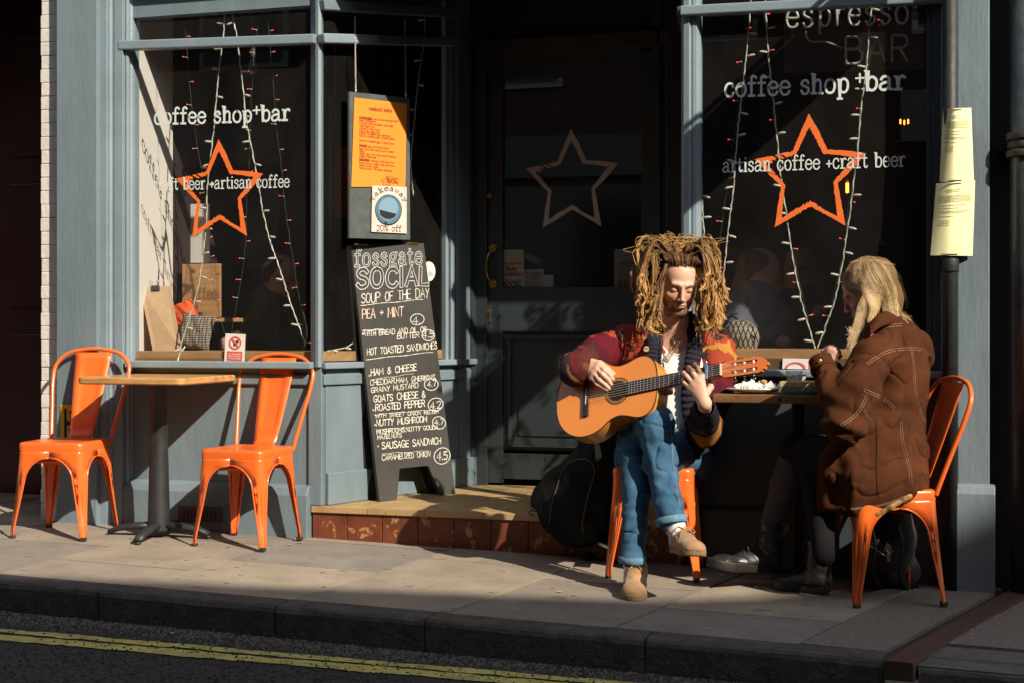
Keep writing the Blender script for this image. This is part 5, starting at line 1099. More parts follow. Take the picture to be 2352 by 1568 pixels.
def surface_nets(Fd, lo, h):
    s = Fd < 0; nx, ny, nz = Fd.shape
    c = [s[i:nx-1+i, j:ny-1+j, k:nz-1+k] for i in (0, 1) for j in (0, 1) for k in (0, 1)]
    any_ = c[0] | c[1] | c[2] | c[3] | c[4] | c[5] | c[6] | c[7]; all_ = c[0] & c[1] & c[2] & c[3] & c[4] & c[5] & c[6] & c[7]
    I = np.nonzero(any_ & ~all_); N_ = len(I[0]); vid = np.full((nx-1, ny-1, nz-1), -1, dtype=np.int32); vid[I] = np.arange(N_)
    acc = np.zeros((N_, 3), np.float32); cnt = np.zeros(N_, np.float32)
    for ax in range(3):
        o1, o2 = [a for a in range(3) if a != ax]
        for u in (0, 1):
            for v in (0, 1):
                o = [0, 0, 0]; o[o1] = u; o[o2] = v; p = [0, 0, 0]; p[:] = o; p[ax] = 1
                a = Fd[I[0]+o[0], I[1]+o[1], I[2]+o[2]]; b = Fd[I[0]+p[0], I[1]+p[1], I[2]+p[2]]; m_ = (a < 0) != (b < 0); t = np.where(m_, a/(a-b+1e-12), 0)
                q = np.tile(np.array(o, np.float32), (N_, 1)); q[:, ax] = t; acc += q*m_[:, None]; cnt += m_
    Vv = (np.stack(I, 1)+acc/cnt[:, None])*h+lo; faces = []
    for ax in range(3):
        o1, o2 = [(1, 2), (2, 0), (0, 1)][ax]; sl0 = [slice(None)]*3; sl1 = [slice(None)]*3; sl0[ax] = slice(0, -1); sl1[ax] = slice(1, None)
        a = s[tuple(sl0)]; b = s[tuple(sl1)]; E = np.nonzero(a != b); m_ = (E[o1] > 0) & (E[o2] > 0) & (E[o1] < Fd.shape[o1]-1) & (E[o2] < Fd.shape[o2]-1); E = [e[m_] for e in E]; sg = a[tuple(E)]
        def vv(d1, d2): q = [e.copy() for e in E]; q[o1] = q[o1]-d1; q[o2] = q[o2]-d2; return vid[tuple(q)]
        f = np.stack([vv(1, 1), vv(0, 1), vv(0, 0), vv(1, 0)], 1); f[~sg] = f[~sg][:, ::-1]; faces.append(f)
    Fc = np.concatenate(faces); Fc = Fc[(Fc >= 0).all(1)]; return Vv.astype(np.float32), Fc.astype(np.int32)
def relax(Vv, Fc, it=2, lam=.5):
    for _ in range(it):
        A_ = np.zeros_like(Vv); c = np.zeros(len(Vv), np.float32)
        for i in range(4):
            a, b = Fc[:, i], Fc[:, (i+1) % 4]
            for k in range(3): A_[:, k] += np.bincount(a, Vv[b, k], len(Vv))+np.bincount(b, Vv[a, k], len(Vv))
            c += np.bincount(a, minlength=len(Vv))+np.bincount(b, minlength=len(Vv))
        Vv = Vv*(1-lam)+lam*A_/np.maximum(c, 1)[:, None]
    return Vv
def npmesh(name, Vv, Fc, m, parent=None, col=None, smooth=True):
    me = D.meshes.new(name); me.vertices.add(len(Vv)); me.vertices.foreach_set('co', Vv.astype(np.float32).ravel()); n = len(Fc)
    me.loops.add(n*4); me.loops.foreach_set('vertex_index', Fc.ravel()); me.polygons.add(n); me.polygons.foreach_set('loop_start', np.arange(0, 4*n, 4, dtype=np.int32))
    me.update(calc_edges=True); me.validate()
    if col is not None:
        ca = me.color_attributes.new('Col', 'FLOAT_COLOR', 'POINT'); c4_ = np.ones((len(Vv), 4), np.float32); c4_[:, :3] = col; ca.data.foreach_set('color', c4_.ravel())
    return link(name, me, m, parent, smooth)
def body(S, name, m, parent, disp=None, colf=None, it=2, band=.02):
    Vv, Fc = S.mesh(disp, band); Vv = relax(Vv, Fc, it); return npmesh(name, Vv, Fc, m, parent, colf(Vv) if colf else None)
def nrm(v): return np.array(v, np.float32)/np.linalg.norm(v)
def sst(x, a, b): t = np.clip((x-a)/(b-a), 0, 1); return t*t*(3-2*t)
def wrinkle(scale=(9, 9, 9), amp=.006, seed=0, fine=.0015):
    sc_ = np.array(scale, np.float32)
    def f(P):
        w_ = vnoise(P*6+seed, seed+3)[:, None]*.35
        n = vnoise(P*sc_+w_*3, seed); r = 1-np.abs(n)*2
        return -(r*amp*.5+vnoise(P*sc_*2.6, seed+1)*amp*.35+vnoise(P*60, seed+2)*fine)
    return f
# head ------------------------------------------------------------------
def head_prims(S, c, f, u, female=False, k=1.0):
    f = Vector(f).normalized(); u = (Vector(u)-f*Vector(u).dot(f)).normalized(); r = f.cross(u)
    Mx = frame_mat(r, f, u); c = Vector(c)
    def L(x, y, z): return c+(r*x+f*y+u*z)*k
    def Q(*a): return [v*k for v in a]
    S.ell(L(0, -.015, .035), Q(.074, .094, .082), Mx, .03); S.ell(L(0, .03, -.035), Q(.061, .058, .080), Mx, .03)
    for s_ in (-1, 1):
        S.cone(L(.055*s_, .0, -.052), L(.020*s_, .068, -.101), .020*k, .016*k, .03); S.ell(L(.040*s_, .060, -.028), Q(.020, .018, .016), Mx, .02)
        S.cone(L(.012*s_, .084, .022), L(.038*s_, .074, .022), .008*k, .008*k, .016)
        S.ell(L(.074*s_, -.005, -.012), Q(.007, .018, .030), Mx, .006); S.ell(L(.079*s_, .002, -.010), Q(.005, .009, .016), Mx, .004, 'sub')
    S.ell(L(0, .072, -.102), Q(.018, .014, .013), Mx, .02)
    for s_ in (-1, 1): S.ell(L(.031*s_, .098, .0), Q(.019, .018, .012), Mx, .012, 'sub')
    for s_ in (-1, 1): S.ell(L(.031*s_, .072, -.001), Q(.0145, .0135, .0125), Mx, .003)
    S.cone(L(0, .087, .010), L(0, .108, -.030), .0065*k, .0090*k, .010); S.ell(L(0, .110, -.033), Q(.0085, .008, .007), Mx, .006)
    for s_ in (-1, 1): S.ell(L(.0115*s_, .100, -.036), Q(.0065, .009, .006), Mx, .005); S.ell(L(.0065*s_, .106, -.0415), Q(.003, .004, .003), Mx, .002, 'sub')
    S.ell(L(0, .088, -.062), Q(.026, .012, .018), Mx, .012)
    S.ell(L(0, .0985, -.0575), Q(.020, .0065, .0042), Mx, .004); S.ell(L(0, .0975, -.0675), Q(.017, .0070, .0052), Mx, .004); S.ell(L(0, .104, -.0622), Q(.023, .010, .0013), Mx, .002, 'sub')
    return L, (c, r, f, u, k)
def to_local(P, fr): c, r, f, u, k = fr; d = P-V3(c); return np.stack([d@V3(r), d@V3(f), d@V3(u)], 1)/k
def skin_cols(P, fr, base, lip, brow, beard=None, lash=(.03, .02, .015)):
    q = to_local(P, fr); C = np.tile(np.array(base, np.float32), (len(P), 1)); x, y, z = q.T; ax_ = np.abs(x); face = (y > .03) & (ax_ < .075) & (np.abs(z) < .16)
    def mixc(m_, col): nonlocal C; m_ = np.clip(m_, 0, 1)[:, None]; C = C*(1-m_)+np.array(col, np.float32)*m_
    n = vnoise(P*220, 5); n2 = vnoise(P*40, 6)
    red = np.exp(-((ax_-.042)**2+(z+.03)**2)/.0006)*face*.35+np.exp(-(x**2+(z+.033)**2)/.0002)*face*.35; mixc(red, (base[0]*1.02, base[1]*.62, base[2]*.52))
    mixc(.12*n2, (base[0]*.8, base[1]*.7, base[2]*.65))
    lipm = np.exp(-((x/.021)**4+((z+.0625)/.0085)**4))*face*(y > .08); mixc(lipm*.8, lip)
    mixc(np.exp(-((x/.024)**4+((z+.0622)/.0018)**2))*face*(y > .08)*.8, (lip[0]*.35, lip[1]*.25, lip[2]*.25))
    bx = ax_-.034; mixc(np.exp(-((bx/.018)**4+((z-.0215+.12*np.abs(bx))/.0045)**2))*face*(y > .055)*(.75+.25*n), brow)
    mixc(np.exp(-((bx+.003)/.0125)**4-((z+.0085-8*(bx+.003)**2)/.0019)**2)*face*(y > .06)*.9, lash)
    mixc(np.exp(-((bx+.003)/.014)**4-((z-.006)/.004)**2)*face*(y > .055)*.35, (base[0]*.5, base[1]*.4, base[2]*.35))
    if beard is not None:
        jaw = sst(-z, .064, .080)*(y > .0)*(z > -.14)+np.exp(-((x/.027)**6+((z+.0475)/.006)**2))*(y > .07)*.9+sst(ax_, .034, .05)*sst(-z, .04, .07)*(y > -.01)*(z > -.14)
        jaw = jaw+np.exp(-((ax_-.026)**2)/.00006)*(z < -.045)*(z > -.11)*(y > .06)*.7; jaw *= 1-lipm
        mixc(np.clip(jaw, 0, 1)*(.72+.28*n), beard)
    return C
def hand(S, wrist, knuckles, fingers, thumb, back, rw=.024, rp=.013, k=.006):
    """wrist point, 4 knuckle points, per finger list of joints after the knuckle, thumb joints, back = outward normal"""
    nv = nrm(back)
    for i, q in enumerate(knuckles): S.cone(wrist, q, rw*.72, rp*.92, .012, 'add', (nv, .8))
    for a, b in zip(knuckles[:-1], knuckles[1:]): S.cone(a, b, rp, rp, .008, 'add', (nv, .85))
    for i, (q, js) in enumerate(zip(knuckles, fingers)):
        r0 = (.0094, .0098, .0092, .0080)[i]; pts = [q]+list(js); rs = [r0*1.05, r0, r0*.92, r0*.78][:len(pts)]
        S.path(pts, rs, .0035)
    S.path(thumb, [.015, .0125, .0108, .0088][:len(thumb)], .006)
# hair -------------------------------------------------------------------
def strands(name, lst, m, parent, n=6):
    """lst: (points, radius list/func, colour root, colour tip)"""
    VV = []; FF = []; CC = []; off = 0
    for pts, r0, r1, c0, c1_, lump in lst:
        P_ = np.array([[p.x, p.y, p.z] for p in pts], np.float32); m_ = len(P_); T = np.gradient(P_, axis=0); T /= np.linalg.norm(T, axis=1)[:, None]+1e-9
        u = np.cross(T, np.array([.13, .31, .94])); u /= np.linalg.norm(u, axis=1)[:, None]+1e-9; v = np.cross(T, u); t = np.linspace(0, 1, m_)
        rr = (r0+(r1-r0)*t**1.4); rr = rr*(1+lump*np.sin(np.arange(m_)*2.1+off)*.5+lump*np.sin(np.arange(m_)*5.3)*.4); a = 2*np.pi*np.arange(n)/n
        ring = P_[:, None, :]+rr[:, None, None]*(np.cos(a)[None, :, None]*u[:, None, :]+np.sin(a)[None, :, None]*v[:, None, :]); VV.append(ring.reshape(-1, 3))
        i = np.arange(m_-1)[:, None]*n; k = np.arange(n)[None, :]; k2 = (k+1) % n; f = np.stack([i+k, i+k2, i+n+k2, i+n+k], 2).reshape(-1, 4)+off; FF.append(f); off += m_*n
        c = np.array(c0)[None, :]*(1-t[:, None])+np.array(c1_)[None, :]*t[:, None]; CC.append(np.repeat(c, n, axis=0))
    return npmesh(name, np.concatenate(VV), np.concatenate(FF).astype(np.int32), m, parent, np.concatenate(CC).astype(np.float32))
M['skin'] = mat('skin', (.5, .3, .2), .5, .10, 60, .0006, 500, vcol=True, spec=.4)
M['skin'].node_tree.nodes['Principled BSDF'].inputs['Subsurface Weight'].default_value = .12; M['skin'].node_tree.nodes['Principled BSDF'].inputs['Subsurface Radius'].default_value = (.012, .004, .002); M['skin'].node_tree.nodes['Principled BSDF'].inputs['Subsurface Scale'].default_value = .5
M['hair'] = mat('hair', (.3, .2, .1), .5, .35, 120, .0012, 300, vcol=True, spec=.35)
M['knit'] = mat('knitwear', (.3, .1, .1), .95, .25, 160, .0016, 260, vcol=True, spec=.1)
M['tee'] = mat('white_cotton', (.80, .78, .75), .85, .06, 12, .0015, 60)
M['navyknit'] = mat('navy_knit', (.028, .026, .036), .95, .3, 90, .001, 200, spec=.1)
M['denim'] = mat('denim', (.070, .165, .265), .9, .3, 13, .0010, 330, spec=.15, col2=(.028, .078, .145))
M['denim2'] = mat('denim_hem', (.13, .25, .36), .85, .3, 60, .001, 300, spec=.2)
M['suede_tan'] = mat('tan_suede', (.36, .205, .10), .92, .3, 14, .0008, 200, sheen=.2)
M['sole_tan'] = mat('crepe_sole', (.26, .17, .085), .9, .3, 20, .0012, 120)
M['lace'] = mat('tan_lace', (.33, .18, .08), .8, .1)
M['sock'] = mat('white_sock', (.72, .70, .68), .95, .1, 60, .001, 200)
M['brown'] = mat('brown_suede', (.094, .030, .0115), .95, .35, 7, .0009, 160, col2=(.043, .0145, .0065), spec=.12)
M['stitch'] = mat('cream_stitch', (.46, .29, .20), .8, .2, 100)
M['black_cloth'] = mat('black_cloth', (.012, .011, .013), .9, .2, 10, .001, 100, spec=.2)
M['tights'] = mat('tights_lit_grey', (.075, .07, .072), .8, .2, 30, spec=.3)  # grey lifted to stand for sunlight on the far calf
M['bootlea'] = mat('boot_leather', (.026, .026, .028), .36, .3, 30, .003, 26, spec=.6)
M['bootsole'] = mat('boot_sole', (.020, .018, .012), .5, .3, 30, .001, 60)
from mathutils.bvhtree import BVHTree
# ================================================================ MAN WITH A GUITAR
man = thing('person', 'man with long blond brown dreadlocks and patterned cardigan playing a guitar on a chair', 'person', tuple(at(1535, 1060, 6.05)))
Tc = -FW
GU = dict()
# guitar frame: neck direction, top normal
gb = at(1348, 911, 5.73); gn = at(1656, 849, 5.41); nd = (gn-gb).normalized(); GL = (gn-gb).length
gnorm = (Tc - nd*Tc.dot(nd)).normalized(); sidev = nd.cross(gnorm).normalized()
if sidev.z > 0: sidev = -sidev      # sidev points to the lower edge of the guitar
gnorm = (gnorm*math.cos(rad(30))-sidev*math.sin(rad(30))).normalized(); sidev = (sidev - gnorm*sidev.dot(gnorm)).normalized()   # top tilted slightly up
gs = GL/.65
def G(a, s_, n_=0): return gb+nd*(a*gs)+sidev*(s_*gs)+gnorm*(n_*gs)
# ---- body
S = SDF(.0034)
hc = at(1557, 650, 5.87); hf = (Tc*math.cos(rad(24))*math.cos(rad(6))+RT*math.sin(rad(6))-UP*math.sin(rad(24))); hu = UP*math.cos(rad(8))+RT*math.sin(rad(5))+Tc*.3
L, hfr = head_prims(S, hc, hf, hu, k=1.0)
S.cone(L(0, -.02, -.06), at(1550, 800, 5.97), .053, .060, .03)
S.path([at(1548, 805, 5.98), at(1548, 860, 6.0), at(1540, 1000, 6.06)], [.085, .125, .125], .05, flat=(V3(FW), .72)); S.cone(at(1445, 790, 5.97), at(1642, 805, 6.0), .05, .05, .05)
S.ell(at(1537, 1040, 6.07), (.155, .12, .12), None, .05)
zR = lambda px, py, o: atplane(px, py, gb, gnorm)+gnorm*o
rs_, re_, rw_ = at(1432, 790, 5.96), at(1322, 848, 5.77), zR(1357, 844, .042)
S.path([rs_, re_, rw_], [.045, .040, .026], .02)
lsh, le_, lw_ = at(1650, 812, 6.0), at(1615, 985, 5.80), zR(1620, 927, .004)
S.path([lsh, le_, lw_], [.045, .040, .025], .02)
def thigh_pts(): return
rh, rk, ra = at(1465, 1050, 6.02), at(1503, 968, 5.60), at(1548, 1215, 5.47)
lh, lk, la = at(1588, 1058, 6.05), at(1457, 1022, 5.68), at(1455, 1305, 5.58)
S.path([rh, rk, ra], [.07, .050, .033], .03); S.path([lh, lk, la], [.07, .050, .034], .03)
# right hand over the strings (strumming)
zR = lambda px, py, o: atplane(px, py, gb, gnorm)+gnorm*o
kn = [zR(1389, 846, .045), zR(1385, 856, .047), zR(1378, 865, .046), zR(1371, 873, .041)]
fg = [[zR(1400, 857, .045), zR(1409, 866, .030), zR(1413, 874, .016)], [zR(1397, 868, .045), zR(1405, 877, .028), zR(1408, 885, .014)], [zR(1389, 880, .042), zR(1398, 888, .026), zR(1403, 894, .013)], [zR(1381, 888, .035), zR(1391, 893, .022), zR(1398, 898, .012)]]
hand(S, rw_, kn, fg, [zR(1366, 838, .045), zR(1388, 841, .035), zR(1402, 851, .024), zR(1414, 861, .015)], gnorm)
# left hand round the neck
kn = [zR(1619, 868, .030), zR(1612, 880, .034), zR(1603, 889, .034), zR(1594, 896, .030)]
fg = [[zR(1613, 851, .040), zR(1604, 843, .032), zR(1598, 850, .014)], [zR(1602, 860, .045), zR(1592, 851, .036), zR(1588, 860, .015)], [zR(1590, 872, .045), zR(1581, 863, .036), zR(1578, 872, .015)], [zR(1583, 886, .038), zR(1577, 877, .030), zR(1575, 881, .014)]]
hand(S, lw_, kn, fg, [zR(1618, 905, -.005), zR(1626, 884, -.022), zR(1622, 866, -.032), zR(1614, 852, -.032)], gnorm, rw=.027)
sk = (.70, .42, .30)
def mcol(P):
    return skin_cols(P, hfr, sk, (.50, .19, .15), (.06, .03, .014), (.12, .055, .025))
body(S, 'body', M['skin'], man, None, mcol, it=1)
# ---- white t-shirt
S = SDF(.006); fl = (V3(FW), .74)
S.path([at(1549, 812, 5.965), at(1549, 860, 5.965), at(1546, 930, 5.97), at(1548, 1010, 6.0)], [.085, .125, .128, .142], .05, flat=fl)
S.cone(at(1470, 806, 5.96), at(1630, 815, 5.99), .045, .045, .04)
S.cone(at(1555, 740, 5.86), at(1551, 790, 5.925), .045, .046, .006, 'sub')
body(S, 'tshirt', M['tee'], man, wrinkle((14, 14, 7), .008, 3, .0008))
# ---- cardigan
S = SDF(.0055); fl = (V3(FW), .76)
S.path([at(1545, 820, 5.99), at(1545, 880, 6.0), at(1545, 960, 6.02), at(1552, 1040, 6.05)], [.115, .152, .150, .165], .05, flat=fl)
S.cone(at(1440, 790, 5.965), at(1648, 806, 6.0), .066, .066, .05); S.cone(at(1495, 770, 5.98), at(1600, 775, 5.99), .06, .06, .05)
S.path([at(1436, 790, 5.96), at(1375, 812, 5.87), at(1322, 846, 5.765)], [.074, .070, .066], .03); S.path([at(1318, 846, 5.765), re_*.55+rw_*.45, re_*.25+rw_*.75], [.064, .054, .043], .02)
S.path([at(1650, 810, 5.99), at(1640, 900, 5.90), at(1618, 990, 5.78)], [.070, .070, .062], .03); S.path([at(1616, 992, 5.78), le_*.55+lw_*.45, le_*.25+lw_*.75], [.060, .054, .042], .02)
# open front: a wedge cut from neck to waist
S.path([at(1553, 770, 5.80), at(1552, 830, 5.78), at(1547, 930, 5.78), at(1550, 1040, 5.80)], [.062, .078, .090, .110], .012, 'sub')
S.cone(at(1552, 700, 5.93), at(1551, 790, 5.93), .062, .062, .01, 'sub')
car_w = wrinkle((10, 10, 8), .010, 11, .0012)
PAL = np.array([(.37, .062, .034), (.37, .062, .034), (.125, .012, .02), (.085, .012, .022), (.035, .022, .035), (.38, .16, .035), (.035, .026, .045), (.17, .018, .02), (.10, .025, .02), (.06, .02, .03)], np.float32)
rA, rB, rC = V3(rs_), V3(re_), V3(rw_); lA, lB, lC = V3(lsh), V3(le_), V3(lw_)
def seg(P, a, b): d = b-a; t = np.clip((P-a)@d/(d@d), 0, 1); return t, np.linalg.norm(P-a-t[:, None]*d, axis=1)
def ccol(P):
    # coordinate that runs down the garment: 0 shoulder .. 1 elbow .. 2 wrist on sleeves; height on the torso
    t1, d1 = seg(P, rA, rB); t2, d2 = seg(P, rB, rC); t3, d3 = seg(P, lA, lB); t4, d4 = seg(P, lB, lC)
    tz_ = (at(1548, 765, 5.95).z-P[:, 2])/.40
    dT = np.full(len(P), .092); v = tz_.copy(); best = dT.copy()
    for t, d, o in ((t1, d1, 0), (t2, d2, 1), (t3, d3, 0), (t4, d4, 1)):
        m_ = d < best; v = np.where(m_, .12+(t+o)*.75, v); best = np.where(m_, d, best)
    hsh = P@V3(RT)*42; stepv = np.round(P[:, 2]*90)/90
    zig = np.abs((hsh % 2)-1); v2 = v*5.4+zig*.12+vnoise(np.round(P*np.array([55,55,80],np.float32))/9.0, 3)*.45
    idx = np.mod(np.floor(v2).astype(int), len(PAL)); C = PAL[np.clip(idx, 0, len(PAL)-1)].copy()
    cell = np.round(P*np.array([95, 95, 120])).astype(np.float32); mot = vnoise(cell*.23, 9); m_ = (mot > .46) & (idx != 4); C[m_] = np.array((.05, .028, .028)); m2 = (mot < -.62) & (idx > 2); C[m2] = C[m2]*.5+np.array((.22, .09, .025))*.5
    rightside = ((P-V3(at(1600, 800, 5.9)))@V3(RT)) > 0; yb = (v2 > .85+.2*vnoise(np.round(P*60)*.2, 17)) & (v2 < 1.12) & rightside; C[yb] = np.array((.52, .26, .05)); yb = (v2 > .25) & (v2 < .45) & ~rightside & (vnoise(P*9, 2) > 0); C[yb] = np.array((.40, .2, .05))
    return C
body(S, 'cardigan', M['knit'], man, car_w, ccol)
# ribbed collar bands and cuffs
def band(pts, w0, th, name, m, nrmv, ribs=70, parent=man):
    P_ = crom(pts, 22); b = MB(); n = len(P_); vs = []
    for i in range(n):
        T = (P_[min(i+1, n-1)]-P_[max(i-1, 0)]).normalized(); W_ = T.cross(nrmv).normalized(); N_ = W_.cross(T).normalized(); 
        if N_.dot(nrmv) < 0: N_ = -N_
        w_ = w0 if not callable(w0) else w0(i/(n-1)); rb = .0040*(-1)**(i//2)
        for k in range(9):
            a = -math.pi/2+math.pi*k/8; vs.append(P_[i]+W_*math.sin(a)*w_/2+N_*(th*math.cos(a)+rb))
    b.add(vs, [(i*9+k, i*9+k+1, (i+1)*9+k+1, (i+1)*9+k) for i in range(n-1) for k in range(8)]); return b.build(name, m, parent, smooth=True)
cz = 5.835
band([at(1575, 725, 5.99), at(1592, 752, 5.93), at(1597, 790, 5.865), at(1588, 850, 5.835), at(1583, 930, 5.84), at(1600, 1010, 5.86), at(1612, 1040, 5.88)], .066, .012, 'collar', M['navyknit'], Tc)
band([at(1528, 738, 5.99), at(1508, 765, 5.92), at(1503, 800, 5.85), at(1498, 850, 5.83), at(1492, 900, 5.83), at(1492, 960, 5.84)], .066, .012, 'collar', M['navyknit'], Tc)
def cuff(a, b, r0, r1, name='cuff'):
    d = (b-a); mb = MB(); n = 24; vs = []; u = d.orthogonal().normalized(); v = d.normalized().cross(u); rows = 10
    for j in range(rows+1):
        t = j/rows; r = (r0+(r1-r0)*t)*(1 if 0 < j < rows else .93)
        for k in range(n*2):
            a_ = math.pi*k/n; rr = r*(1+.035*(-1)**k); vs.append(a+d*t+(u*math.cos(a_)+v*math.sin(a_))*rr)
    mb.add(vs, [(j*2*n+k, j*2*n+(k+1) % (2*n), (j+1)*2*n+(k+1) % (2*n), (j+1)*2*n+k) for j in range(rows) for k in range(2*n)]); mb.build(name, M['navyknit'], man, smooth=True)
cuff(re_*.45+rw_*.55, re_*.10+rw_*.90, .058, .040); cuff(le_*.45+lw_*.55, le_*.10+lw_*.90, .060, .040)
b = MB(); c = at(1484, 801, 5.80); b.tube([c, c+Tc*.006], .0115, 18); b.build('button', mat('horn_button', (.55, .38, .24), .4, .2), man, bev=.002)
# ---- jeans
S = SDF(.005)
S.ell(at(1535, 1040, 6.07), (.18, .135, .115), None, .05)
S.path([rh, at(1480, 1015, 5.83), rk], [.100, .090, .070], .04); S.path([rk, at(1517, 1060, 5.56), at(1541, 1192, 5.49)], [.069, .058, .053], .03)
S.path([lh, at(1530, 1035, 5.87), lk], [.098, .090, .066], .04); S.path([lk, at(1462, 1120, 5.63), at(1453, 1282, 5.585)], [.062, .051, .046], .03)
def jw(P):
    base = wrinkle((11, 11, 15), .009, 21, .0004)(P)
    k1 = np.exp(-(np.linalg.norm(P-V3(rk)-V3(FW)*.03+V3(UP)*.05, axis=1)/.10)**2); k2 = np.exp(-(np.linalg.norm(P-V3(lk), axis=1)/.10)**2); z = P[:, 2]
    hem = np.exp(-((z-.22)/.10)**2); return base-(k1+k2)*.0022*np.sin(z*110+vnoise(P*14, 4)*5)-hem*.0018*np.sin(z*150+vnoise(P*12, 5)*6)-vnoise(P*np.array([34,34,20],np.float32), 31)*.0016+.0065*np.exp(-(vnoise(P*np.array([13,13,19],np.float32), 37)/.09)**2)-.001
jeans_ = body(S, 'jeans', M['denim'], man, jw, None, 1)
def hem(c, ax_, r, name='hem'):
    ax_ = ax_.normalized(); u = ax_.orthogonal().normalized(); v = ax_.cross(u); P_ = [c+(u*math.cos(a)+v*math.sin(a))*r*(1+.03*math.sin(3*a)) for a in np.linspace(0, 2*math.pi, 33)]
    b = MB(); vs = []
    for i, p in enumerate(P_):
        o = (p-c).normalized()
        for (h_, q) in ((-.014, .004), (-.012, .0065), (.012, .0065), (.015, .002), (.013, -.004)): vs.append(p+ax_*h_+o*q)
    b.add(vs, [(i*5+k, i*5+k+1, i*5+5+k+1, i*5+5+k) for i in range(32) for k in range(4)]); b.build(name, M['denim2'], man, smooth=True)
hem(at(1543, 1195, 5.488), at(1541, 1192, 5.49)-rk, .0545); hem(at(1453, 1284, 5.585), UP*-1+RT*-.03, .0475)
JB = BVHTree.FromPolygons([world_of(man) @ v.co for v in jeans_.data.vertices], [tuple(p.vertices) for p in jeans_.data.polygons])
def ontoB(px, py, off, B_):
    d = ray(px, py).normalized(); h_ = B_.ray_cast(CAM, d)
    return (h_[0]+h_[1]*off*(1 if h_[1].dot(d) < 0 else -1)) if h_[0] else None
for dx_ in (0, 2.6):
    P_ = [ontoB(p.x+dx_, p.y, .0008, JB) for p in crom([(1538, 975, 0), (1543, 1020, 0), (1545, 1060, 0), (1551, 1105, 0), (1556, 1140, 0), (1560, 1165, 0)], 8)]; P_ = [p for p in P_ if p]; b = MB(); b.tube(P_, .0011, 4); b.build('seam', mat('pale_thread', (.22, .30, .36), .9), man)
# socks and suede shoes
def sock(a, b_, r): mb = MB(); mb.tube([a, (a+b_)/2, b_], [r, r*.93, r*1.02], 16); mb.build('sock', M['sock'], man, smooth=True)
sock(at(1546, 1180, 5.49), at(1562, 1245, 5.45), .040); sock(at(1453, 1280, 5.585), at(1455, 1335, 5.59), .040)
def shoe(heel, toe, up, name, msole, mupper, parent, length=None, w=.048, h=.085, boot=False, laces=True, mlace=None, solez=.024):
    """heel and toe = sole centre points at the ground side"""
    f = (toe-heel).normalized(); Ln = (toe-heel).length; r = f.cross(up).normalized(); up = r.cross(f).normalized()
    def Q(x, y, z): return heel+f*(y*Ln)+r*x+up*z
    root = None
    # sole: plan outline
    pts = []
    for t, ww in ((-.04, .35), (0, .62), (.08, .75), (.25, .70), (.42, .66), (.6, .88), (.75, 1.0), (.88, .90), (.96, .62), (1.0, .25)): pts.append((ww*w, t))
    outl = [(x, t) for x, t in pts]+[(-x, t) for x, t in reversed(pts)]
    b = MB(); n = len(outl); rows = [(1.0, 0), (1.06, .004), (1.06, solez), (1.0, solez+.003)]
    vs = [Q(x*s_, .5+(t-.5)*(1+(s_-1)*.5), z+(.010*max(0, t-.8)/.2 if boot else .006*max(0, t-.85)/.15)) for s_, z in rows for x, t in outl]
    b.add(vs, [(j*n+k, j*n+(k+1) % n, (j+1)*n+(k+1) % n, (j+1)*n+k) for j in range(3) for k in range(n)]+[tuple(range(n-1, -1, -1)), tuple(range(3*n, 4*n))])
    S = SDF(.0032); Mx = frame_mat(r, f, up)
    S.path([Q(0, .10, .045), Q(0, .30, .045), Q(0, .55, .032), Q(0, .78, .026)], [.040, .038, .040, .040], .02, flat=(V3(up), .8))
    S.ell(Q(0, .82, .030), (w*.92, .050, .030), Mx, .02); S.cone(Q(0, .16, .04), Q(0, .14, h), .038, .037, .02); S.cone(Q(0, .30, .055), Q(0, .52, .045), .034, .030, .02)
    if boot: S.path([Q(0, .14, .05), Q(0, .16, .12), Q(0, .17, h+.06)], [.042, .044, .047], .02); S.cone(Q(0, .17, h+.05), Q(0, .17, h+.16), .042, .042, .004, 'sub')
    else: S.cone(Q(0, .13, h-.02), Q(0, .12, h+.05), .031, .034, .004, 'sub')
    S.box(Q(0, .5, -.04+solez), (.2, .3, .04), Mx, .002, 0, 'sub')
    upo = body(S, name, mupper, parent, wrinkle((22, 22, 22), .004 if boot else .0025, 5, .0002), it=2)
    so = b.build('sole', msole, upo, smooth=True, bev=.002); return upo, Q, (r, f, up)
sh1, Q1, fr1 = shoe(at(1464, 1330, 5.66), at(1454, 1384, 5.395), UP, 'shoe', M['sole_tan'], M['suede_tan'], man)
ft = (at(1598, 1283, 5.26)-at(1562, 1262, 5.50)); 
sh2, Q2, fr2 = shoe(at(1556, 1268, 5.50), at(1600, 1280, 5.265), (UP*.95+Tc*.25+RT*.1).normalized(), 'shoe', M['sole_tan'], M['suede_tan'], man)
def laces(Q, parent, m, rows=4, y0=.36, y1=.55, z0=.088, z1=.070, w_=.017, r=.0022, bow=True):
    b = MB()
    for i in range(rows):
        t = i/(rows-1); y = y0+(y1-y0)*t; z = z0+(z1-z0)*t; b.tube(crom([Q(-w_, y, z-.007), Q(-w_*.4, y+.01, z), Q(w_*.4, y+.01, z), Q(w_, y+.035, z-.007)], 4), r, 5); b.tube(crom([Q(w_, y, z-.006), Q(0, y+.015, z+.003), Q(-w_, y+.035, z-.006)], 4), r, 5)
    if bow:
        for s_ in (-1, 1):
            b.tube(crom([Q(0, y0-.02, z0+.004), Q(.022*s_, y0-.05, z0+.016), Q(.040*s_, y0, z0-.002), Q(.022*s_, y0+.06, z0-.004), Q(0, y0, z0+.005)], 6), r, 5); b.tube(crom([Q(0, y0, z0+.004), Q(.02*s_, y0+.08, z0), Q(.033*s_, y0+.16, z0-.03)], 5), r*.8, 5)
    b.build('laces', m, parent, smooth=True)
